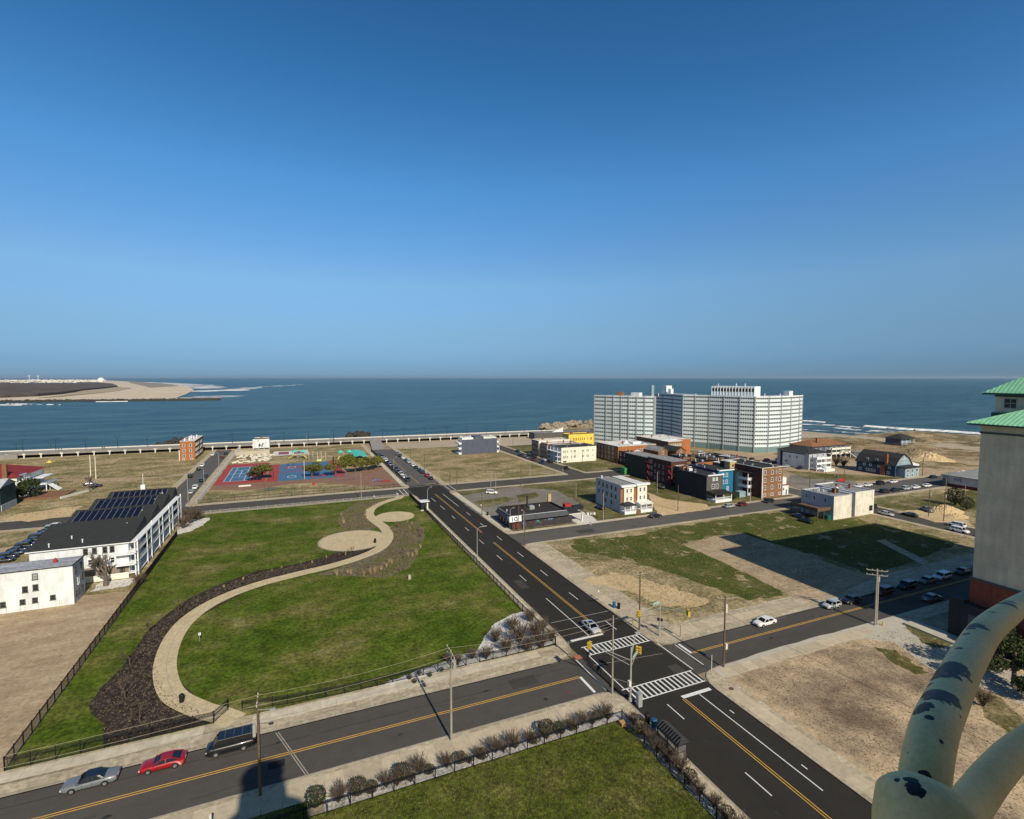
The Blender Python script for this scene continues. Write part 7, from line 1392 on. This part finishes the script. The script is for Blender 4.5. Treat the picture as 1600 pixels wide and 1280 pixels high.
t=thing('swing_set','blue swing frame among the playground pines','swing',(17.5,247.5,ZL)); b=MB(); [b.bar((x,-1,0),(x,0,2.6),.1) or b.bar((x,1,0),(x,0,2.6),.1) for x in (0,4,8)]; b.bar((0,0,2.6),(8,0,2.6),.1); b.build('frame',M('swing_blue',(.06,.10,.40),.5),t); b=MB(); [b.box(x,-.15,.5,x+.45,.15,.56) for x in (1,2.5,5,6.5)]; b.build('seat',m_iron,t)
t=thing('climbing_slide','red and blue climbing curl on the brown playground surface','play structure',(36,239,ZL)); b=MB(); b.tube([(-4,0,.1),(-2.4,.5,1.1),(-1,0,.9),(.4,-.6,.5)],.22,6); b.build('blue_curl',M('curl_blue',(.10,.12,.40),.5),t); b=MB(); b.box(.3,-1.4,.1,2.8,.4,.55); b.bar((2.8,-.4,.5),(4.0,-.8,.1),1.2,.12); b.build('red_seat',m_red,t)
for x,y,l in ((-10.5,241,'low purple balance bar at the left of the playground'),(7,243,'small red spring rider on the brown playground'),(-21,252,'cream bench wall below the tennis court')): b=MB(); b.box(x-2.4,y-.5,ZL,x+2.4,y+.5,ZL+.5) if 'bench' in l or 'bar' in l else b.box(x-.6,y-.5,ZL,x+.6,y+.5,ZL+.8); tag(b.build('play_item',m_cream if 'bench' in l else (m_red if 'red' in l else m_bgrey)),l,'play equipment')
for x,y,l in ((-10.3,262,'red-backed basketball backboard at the left court'),(19.5,300,'red windscreen wall at the right end of the court')): b=MB(); b.box(x,y,ZL,x+.2,y+9,ZL+3.2); tag(b.build('court_screen',m_cred),l,'screen')
b=MB(); b.cyl(3.5,258.5,ZL,ZL+9,.12,n=8); tag(b.build('court_pole',m_pconc),'tall white pole at the front of the blue basketball court','pole')
b=MB(); b.cyl(6.6,342,ZL,ZL+12,.1,.06,8); tag(b.build('flagpole',m_steel),'thin white flagpole beside the skate plaza','flagpole')
for i,(px_,py) in enumerate(((142,747),(150,749))): x,y=gp(px_,py); b=MB(); b.cyl(x,y,ZL,ZL+11.0,.22,.16,8); tag(b.build('white_mast',m_offw),['left of two white bare masts in the left field','right of two white bare masts in the left field'][i],'mast')
x,y=gp(224,766); b=MB(); b.box(x-.8,y-.8,ZL,x+.8,y+.8,ZL+2.2); b.cyl(x,y,ZL+2.2,ZL+7,.1,n=6); tag(b.build('meter_kiosk',m_whiteb),'little white kiosk with mast behind the solar roofs','kiosk')
b=MB(); b.box(640,0,0,0,0,0) if 0 else b.box(23.9,119.2,ZL,24.5,119.9,ZL+.9); tag(b.build('stone_marker',m_conc),'small grey stone marker standing alone on the park lawn','marker')
b=MB(); b.box(40.2,56.2,ZL,41.0,57.0,ZL+.5); tag(b.build('utility_box',M('orange_box',(.45,.25,.12),.7)),'small orange-brown box at the inner corner of the near lawn','box')
b=MB(); b.cyl(-9.2,58.9+.6,ZL,ZL+2.0,.14,n=8); tag(b.build('bollard',m_pconc),'pale concrete post in the lantern shadow by the near sidewalk','post')
b=MB(); b.cyl(103.6,60.7,ZL,ZL+.8,.14,n=8); tag(b.build('short_bollard',M('hydrant_yellow',(.6,.4,.05))),'small yellow bollard at the foot of the twin poles','bollard')
b=MB(); b.cyl(57.9+1.2,79.6,ZL,ZL+1.1,.12,n=8); tag(b.build('yellow_bollard',M('hydrant_yellow2',(.6,.5,.12))),'cream-yellow hydrant post by the dark corner pole','hydrant')
b=MB(); b.box(89.0,160.5,ZL,91.5,162.5,ZL+2.2); tag(b.build('red_container',m_red),'bright red box standing behind the corner bar','container'); b=MB(); b.box(91.7,159.5,ZL,96,162,ZL+1.3); b.box(86.2,160,ZL,88.8,162,ZL+1.2); tag(b.build('dumpster',m_black),'black dumpsters either side of the red box','dumpster')
t=thing('red_kayaks','bright red objects piled on the grass before the blue house','boats',(231,156,ZL)); b=MB(); b.ball((0,0,.4),(3.2,.6,.45),10,6); b.ball((1.5,1,.7),(2.6,.5,.4),10,6); b.build('hull',m_red,t)
b=MB(); [b.box(93+k*1.1,152-k*.3,ZL,93.8+k*1.1,152.8-k*.3,ZL+.75) for k in range(3)]; tag(b.build('stacked_tables',m_pconc),'jumble of pale outdoor tables on the concrete pad by the bar','tables')
t=thing('yellow_digger','small yellow machine by the boardwalk ramp at far left','machine',(gp(78,724)[0],gp(78,724)[1],ZL)); t.scale=(.6,.6,.6); b=MB(); b.box(-2,-1,.4,1.6,1,1.4); b.box(-1,-.8,1.4,.6,.8,2.4); b.build('body',m_yellow,t); b=MB(); b.bar((1.6,0,1.0),(3.8,0,1.8),.35,.3); b.build('arm',m_yellow,t)
t=thing('garden_terrace','low brick terrace walls with pale steps in front of the red-tile house','terrace',(-90,262,ZL)); b=MB(); b.box(-8,-6,0,4,8,.6); b.build('base',m_brick3,t); b=MB(); b.bar((4,-8,.4),(10,5,.4),.4,.9); b.build('wall',m_pconc,t)
car('sedan','navy',-81,276,.3,'dark car on the drive beside the red-tile house',z=ZL+.02,detail=False)
# twelve low garden squares beside the clubhouse (green and stone)
rnd=random.Random(77)
b=MB(); [b.box(x,y,ZL,x+rnd.uniform(1,2.4),y+rnd.uniform(.8,2),ZL+rnd.uniform(.2,.6)) for x,y in ((rnd.uniform(-33,-14),rnd.uniform(322,352)) for _ in range(70))]; stuff(b.build('rock_garden',m_offw),'garden of scattered pale stones below the white clubhouse','rock garden')
b=MB(); b.box(-34,354,ZL,-15,354.3,2.9); [b.box(-34+k*3.1,353.7,ZL,-33.6+k*3.1,354,3.2) for k in range(7)]; b.box(-34,353.6,2.9,-15,354.4,3.3); tag(b.build('terrace_colonnade',m_conc),'grey colonnade with dark bays left of the white clubhouse','colonnade')
# ---------------------------------------------------------------- people and birds (tiny)
def person(x,y,z,c,label,g=None):
    t=thing('person',label,'person',(x,y,z),U(0,6),g); b=MB(); b.tube([(0,.1,0),(0,.09,.45),(0,.05,.88),(0,0,1.0),(0,0,1.25),(0,0,1.45),(0,0,1.52)],[.07,.085,.11,.17,.19,.15,.06],8); b.tube([(0,-.1,0),(.05,-.1,.45),(0,-.05,.9)],[.07,.085,.11],8); b.tube([(0,.2,1.4),(.03,.28,1.1),(.12,.27,.85)],[.06,.05,.04],6); b.tube([(0,-.2,1.4),(.03,-.28,1.1),(.1,-.27,.85)],[.06,.05,.04],6); b.ball((0,0,1.66),(.1,.085,.13),8,6); b.build('body',c,t,smooth=True); return t
md=M('dark_clothes',(.03,.03,.04),.8); ml=M('light_clothes',(.5,.5,.5),.8)
for px_,c,l in ((92,md,'person in dark clothes walking on the boardwalk, left pair, left one'),(96.5,md,'person in dark clothes walking on the boardwalk, left pair, right one'),(160,md,'person in dark clothes on the boardwalk over the left field, left one'),(163,md,'person in dark clothes on the boardwalk over the left field, right one'),(430,md,'person in dark on the boardwalk right of the clubhouse, left one'),(434,ml,'person in light clothes on the boardwalk right of the clubhouse'),(522,md,'person in dark under the lamp above the play towers'),(683,md,'person in dark on the boardwalk behind the sandy strip'),(707,md,'person in dark on the boardwalk left of the slate house'),(752,md,'person in dark on the boardwalk behind the slate house')):
    f=(px_-104)/(847-104); x,y=gp(px_,704.3+f*(678.2-704.3),3.05); person(x,y,3.06,c,l)
x,y=gp(923,822); person(x,y,Z1,ml,'person in light clothes with tan hat crossing the side street by the bar')
for px_,py,l in ((424,733,'person in dark playing on the blue court, left'),(450,729,'person in dark playing on the blue court, centre'),(458,729,'person in dark playing on the blue court, right of centre')): x,y=gp(px_,py); person(x,y,ZL+.03,md,l)
for px_,py,dd,l in ((1377,634,140,'dark bird flying over the sea, left of two'),(1512,623,170,'dark bird flying over the sea near the tower')):
    r_=ray(px_,py)*dd; t=thing('bird',l,'bird',(r_.x,r_.y,HC+r_.z),.6); b=MB(); b.ball((0,0,0),(.28,.09,.09),8,5); b.build('body',m_black,t); b=MB(); b.poly([(.1,.05,.02),(-.12,.05,.02),(-.3,.75,.28),(.0,.5,.22)]); b.poly([(.1,-.05,.02),(-.12,-.05,.02),(-.25,-.7,.3),(.0,-.5,.22)]); b.build('wings',m_black,t)
# ---------------------------------------------------------------- lighthouse (behind the lens) and its pipe railing
t=thing('lighthouse','brick lighthouse whose lantern shadow falls across the near street','lighthouse',(0,-4.35,0)); b=MB(); b.cyl(0,0,0,44,4.3,3.0,28); b.build('tower',m_brick3,t); b=MB(); b.cyl(0,0,44,45.2,3.0,3.6,28); b.cyl(0,0,45.8,46.1,4.7,4.7,28); b.build('gallery_floor',m_iron,t); b=MB(); b.cyl(0,0,46.1,50.4,2.65,2.5,20); b.build('watch_room',m_iron,t)
b=MB(); [b.cyl(2.0*math.cos(k*math.pi/6),2.0*math.sin(k*math.pi/6),50.4,52.2,.09,n=6) for k in range(12)]; b.build('lantern_bars',m_iron,t); b=MB(); b.cyl(0,0,52.2,52.5,2.4,2.4,20); b.cyl(0,0,52.5,53.6,2.3,.4,20); b.cyl(0,0,53.6,54.4,.35,.2,8); b.build('lantern_roof',m_iron,t); b=MB(); b.cyl(0,0,50.4,52.0,.9,.9,14); b.build('lens_unit',m_steel,t)
# railing
def rp(px,py,dep): d=ray(px,py); return Vector((d.x*dep,d.y*dep,HC+d.z*dep))
mr,n,bb_=newmat('peeling_cream_paint'); bb_.inputs['Roughness'].default_value=.5; bb_.inputs['Specular IOR Level'].default_value=.35
geo=n.nodes.new('ShaderNodeNewGeometry'); tcn=n.nodes.new('ShaderNodeTexCoord')
pc=ramp(n,noise(n,9,5,.6),[(.3,(.82,.56,.22)),(.7,(.93,.67,.29))]); pc=mul(n,pc,ramp(n,noise(n,120,3,.7),[(.3,.86),(.6,1.06)]))
spk=ramp(n,noise(n,60,4,.75),[(.66,0.),(.70,1.)])
def smooth(P,k=6):
    S=[]
    for i in range(len(P)-1):
        p0=P[max(i-1,0)];p1=P[i];p2=P[i+1];p3=P[min(i+2,len(P)-1)]
        for t_ in [j/k for j in range(k)]: S.append(.5*((2*p1)+(p2-p0)*t_+(2*p0-5*p1+4*p2-p3)*t_*t_+(-p0+3*p1-3*p2+p3)*t_**3))
    S.append(P[-1]); return S
PIPE=smooth([rp(1440,1290,.61),rp(1446,1205,.64),rp(1460,1140,.69),rp(1478,1098,.76),rp(1496,1060,.84),rp(1518,1020,.94),rp(1541,986,1.06),rp(1570,962,1.22),rp(1603,941,1.46),rp(1690,898,1.9),rp(1810,855,2.5)],10)
COL=rp(1447,1275,.59)
def onpipe(px,py):                     # where the paint has come off: a real spot on the pipe's skin
    t_=.45
    while t_<3:
        p=rp(px,py,t_)
        if min((p-q).length for q in PIPE)<.0268 or (py>1212 and (p-COL).length<.052): return p,t_
        t_+=.004
    return rp(px,py,.6),.6
cent=[]
for px,py,pr in ((1478,1046,24),(1492,1040,16),(1466,1056,13),(1490,1056,10),(1464,1086,23),(1484,1090,16),(1444,1104,13),(1436,1112,8),(1452,1122,5),(1452,1070,6),(1566,943,15),(1578,940,8),(1548,956,5),(1525,978,13),(1516,982,6),(1509,990,5),(1498,1013,4),(1424,1214,9),(1416,1213,6),(1428,1231,10),(1437,1237,7),(1402,1219,4),(1444,1212,7),(1470,1160,3),(1500,1120,3)):
    p_,t_=onpipe(px,py); cent.append((p_,pr*t_/802*1.15))
acc=None
for (c_,rr) in cent:
    P_c=c_; vd=n.nodes.new('ShaderNodeVectorMath'); vd.operation='DISTANCE'; n.links.new(geo.outputs['Position'],vd.inputs[0]); vd.inputs[1].default_value=P_c
    mm=n.nodes.new('ShaderNodeMath'); mm.operation='DIVIDE'; n.links.new(vd.outputs['Value'],mm.inputs[0]); mm.inputs[1].default_value=rr
    if acc is None: acc=mm.outputs[0]
    else: mi=n.nodes.new('ShaderNodeMath'); mi.operation='MINIMUM'; n.links.new(acc,mi.inputs[0]); n.links.new(mm.outputs[0],mi.inputs[1]); acc=mi.outputs[0]
nz=noise(n,55,8,.75); sb=n.nodes.new('ShaderNodeMath'); sb.operation='MULTIPLY_ADD'; sb.inputs[1].default_value=-2.4; sb.inputs[2].default_value=2.2; n.links.new(nz,sb.inputs[0])   # ragged threshold round 1
lt=n.nodes.new('ShaderNodeMath'); lt.operation='LESS_THAN'; n.links.new(acc,lt.inputs[0]); n.links.new(sb.outputs[0],lt.inputs[1])
dk=ramp(n,noise(n,160,4,.6),[(.35,(.010,.007,.007)),(.55,(.026,.020,.020)),(.72,(.09,.05,.04))])
cc=mixc(n,lt.outputs[0],pc,dk); cc=mixc(n,mul(n,spk,ramp(n,noise(n,14,3,.6),[(.45,0.),(.7,1.)])),cc,dk); n.links.new(cc,bb_.inputs['Base Color'])
hh=n.nodes.new('ShaderNodeMath'); hh.operation='MULTIPLY_ADD'; hh.inputs[1].default_value=-1.0; n.links.new(lt.outputs[0],hh.inputs[0]); fz_=noise(n,300,3,.7); fm=n.nodes.new('ShaderNodeMath'); fm.operation='MULTIPLY'; fm.inputs[1].default_value=.35; n.links.new(fz_,fm.inputs[0]); n.links.new(fm.outputs[0],hh.inputs[2]); bump(n,bb_,hh.outputs[0],.8,.0012)
t=thing('pipe_railing','thick cream-painted curved pipe railing with peeling dark patches, bottom right foreground','railing',tuple(rp(1448,1262,.62)))
o_=t.location.copy()
b=MB(); b.tube([p-o_ for p in PIPE],.0262,32); b.build('upper_pipe',mr,t,smooth=True)
b=MB(); b.tube([p-o_ for p in smooth([rp(1470,1310,.64),rp(1517,1256,.80),rp(1556,1206,.90),rp(1602,1163,1.02),rp(1690,1108,1.25),rp(1820,1050,1.6)])],.0262,32); b.build('lower_pipe',mr,t,smooth=True)
c0=COL-o_
b=MB(); ax=(rp(1446,1205,.64)-rp(1440,1290,.61)).normalized(); rr_=[.028,.038,.045,.049,.050,.049,.048,.047]; pts=[c0+ax*(.034-.0075*k*(1 if k<4 else 1.6)) for k in range(8)]; b.tube(pts,rr_,36); b.build('collar',mr,t,smooth=True)
b=MB(); b.tube([c0-ax*.04,c0-ax*.5],.045,24); b.build('stanchion',mr,t,smooth=True)

# ---------------------------------------------------------------- the air
hb=MB(); hb.box(-61000,-61000,-7.5,61000,61000,112)
ho=hb.build('haze',None); ho.data.materials.clear(); mh=bpy.data.materials.new('haze_air'); mh.use_nodes=True; hn=mh.node_tree; hn.nodes.clear()
hv=hn.nodes.new('ShaderNodeVolumePrincipled'); hv.inputs['Color'].default_value=(.66,.84,1,1); hv.inputs['Density'].default_value=HAZE; hv.inputs['Anisotropy'].default_value=.2
hout=hn.nodes.new('ShaderNodeOutputMaterial'); hn.links.new(hv.outputs[0],hout.inputs['Volume']); ho.data.materials.append(mh); ho['kind']='stuff'
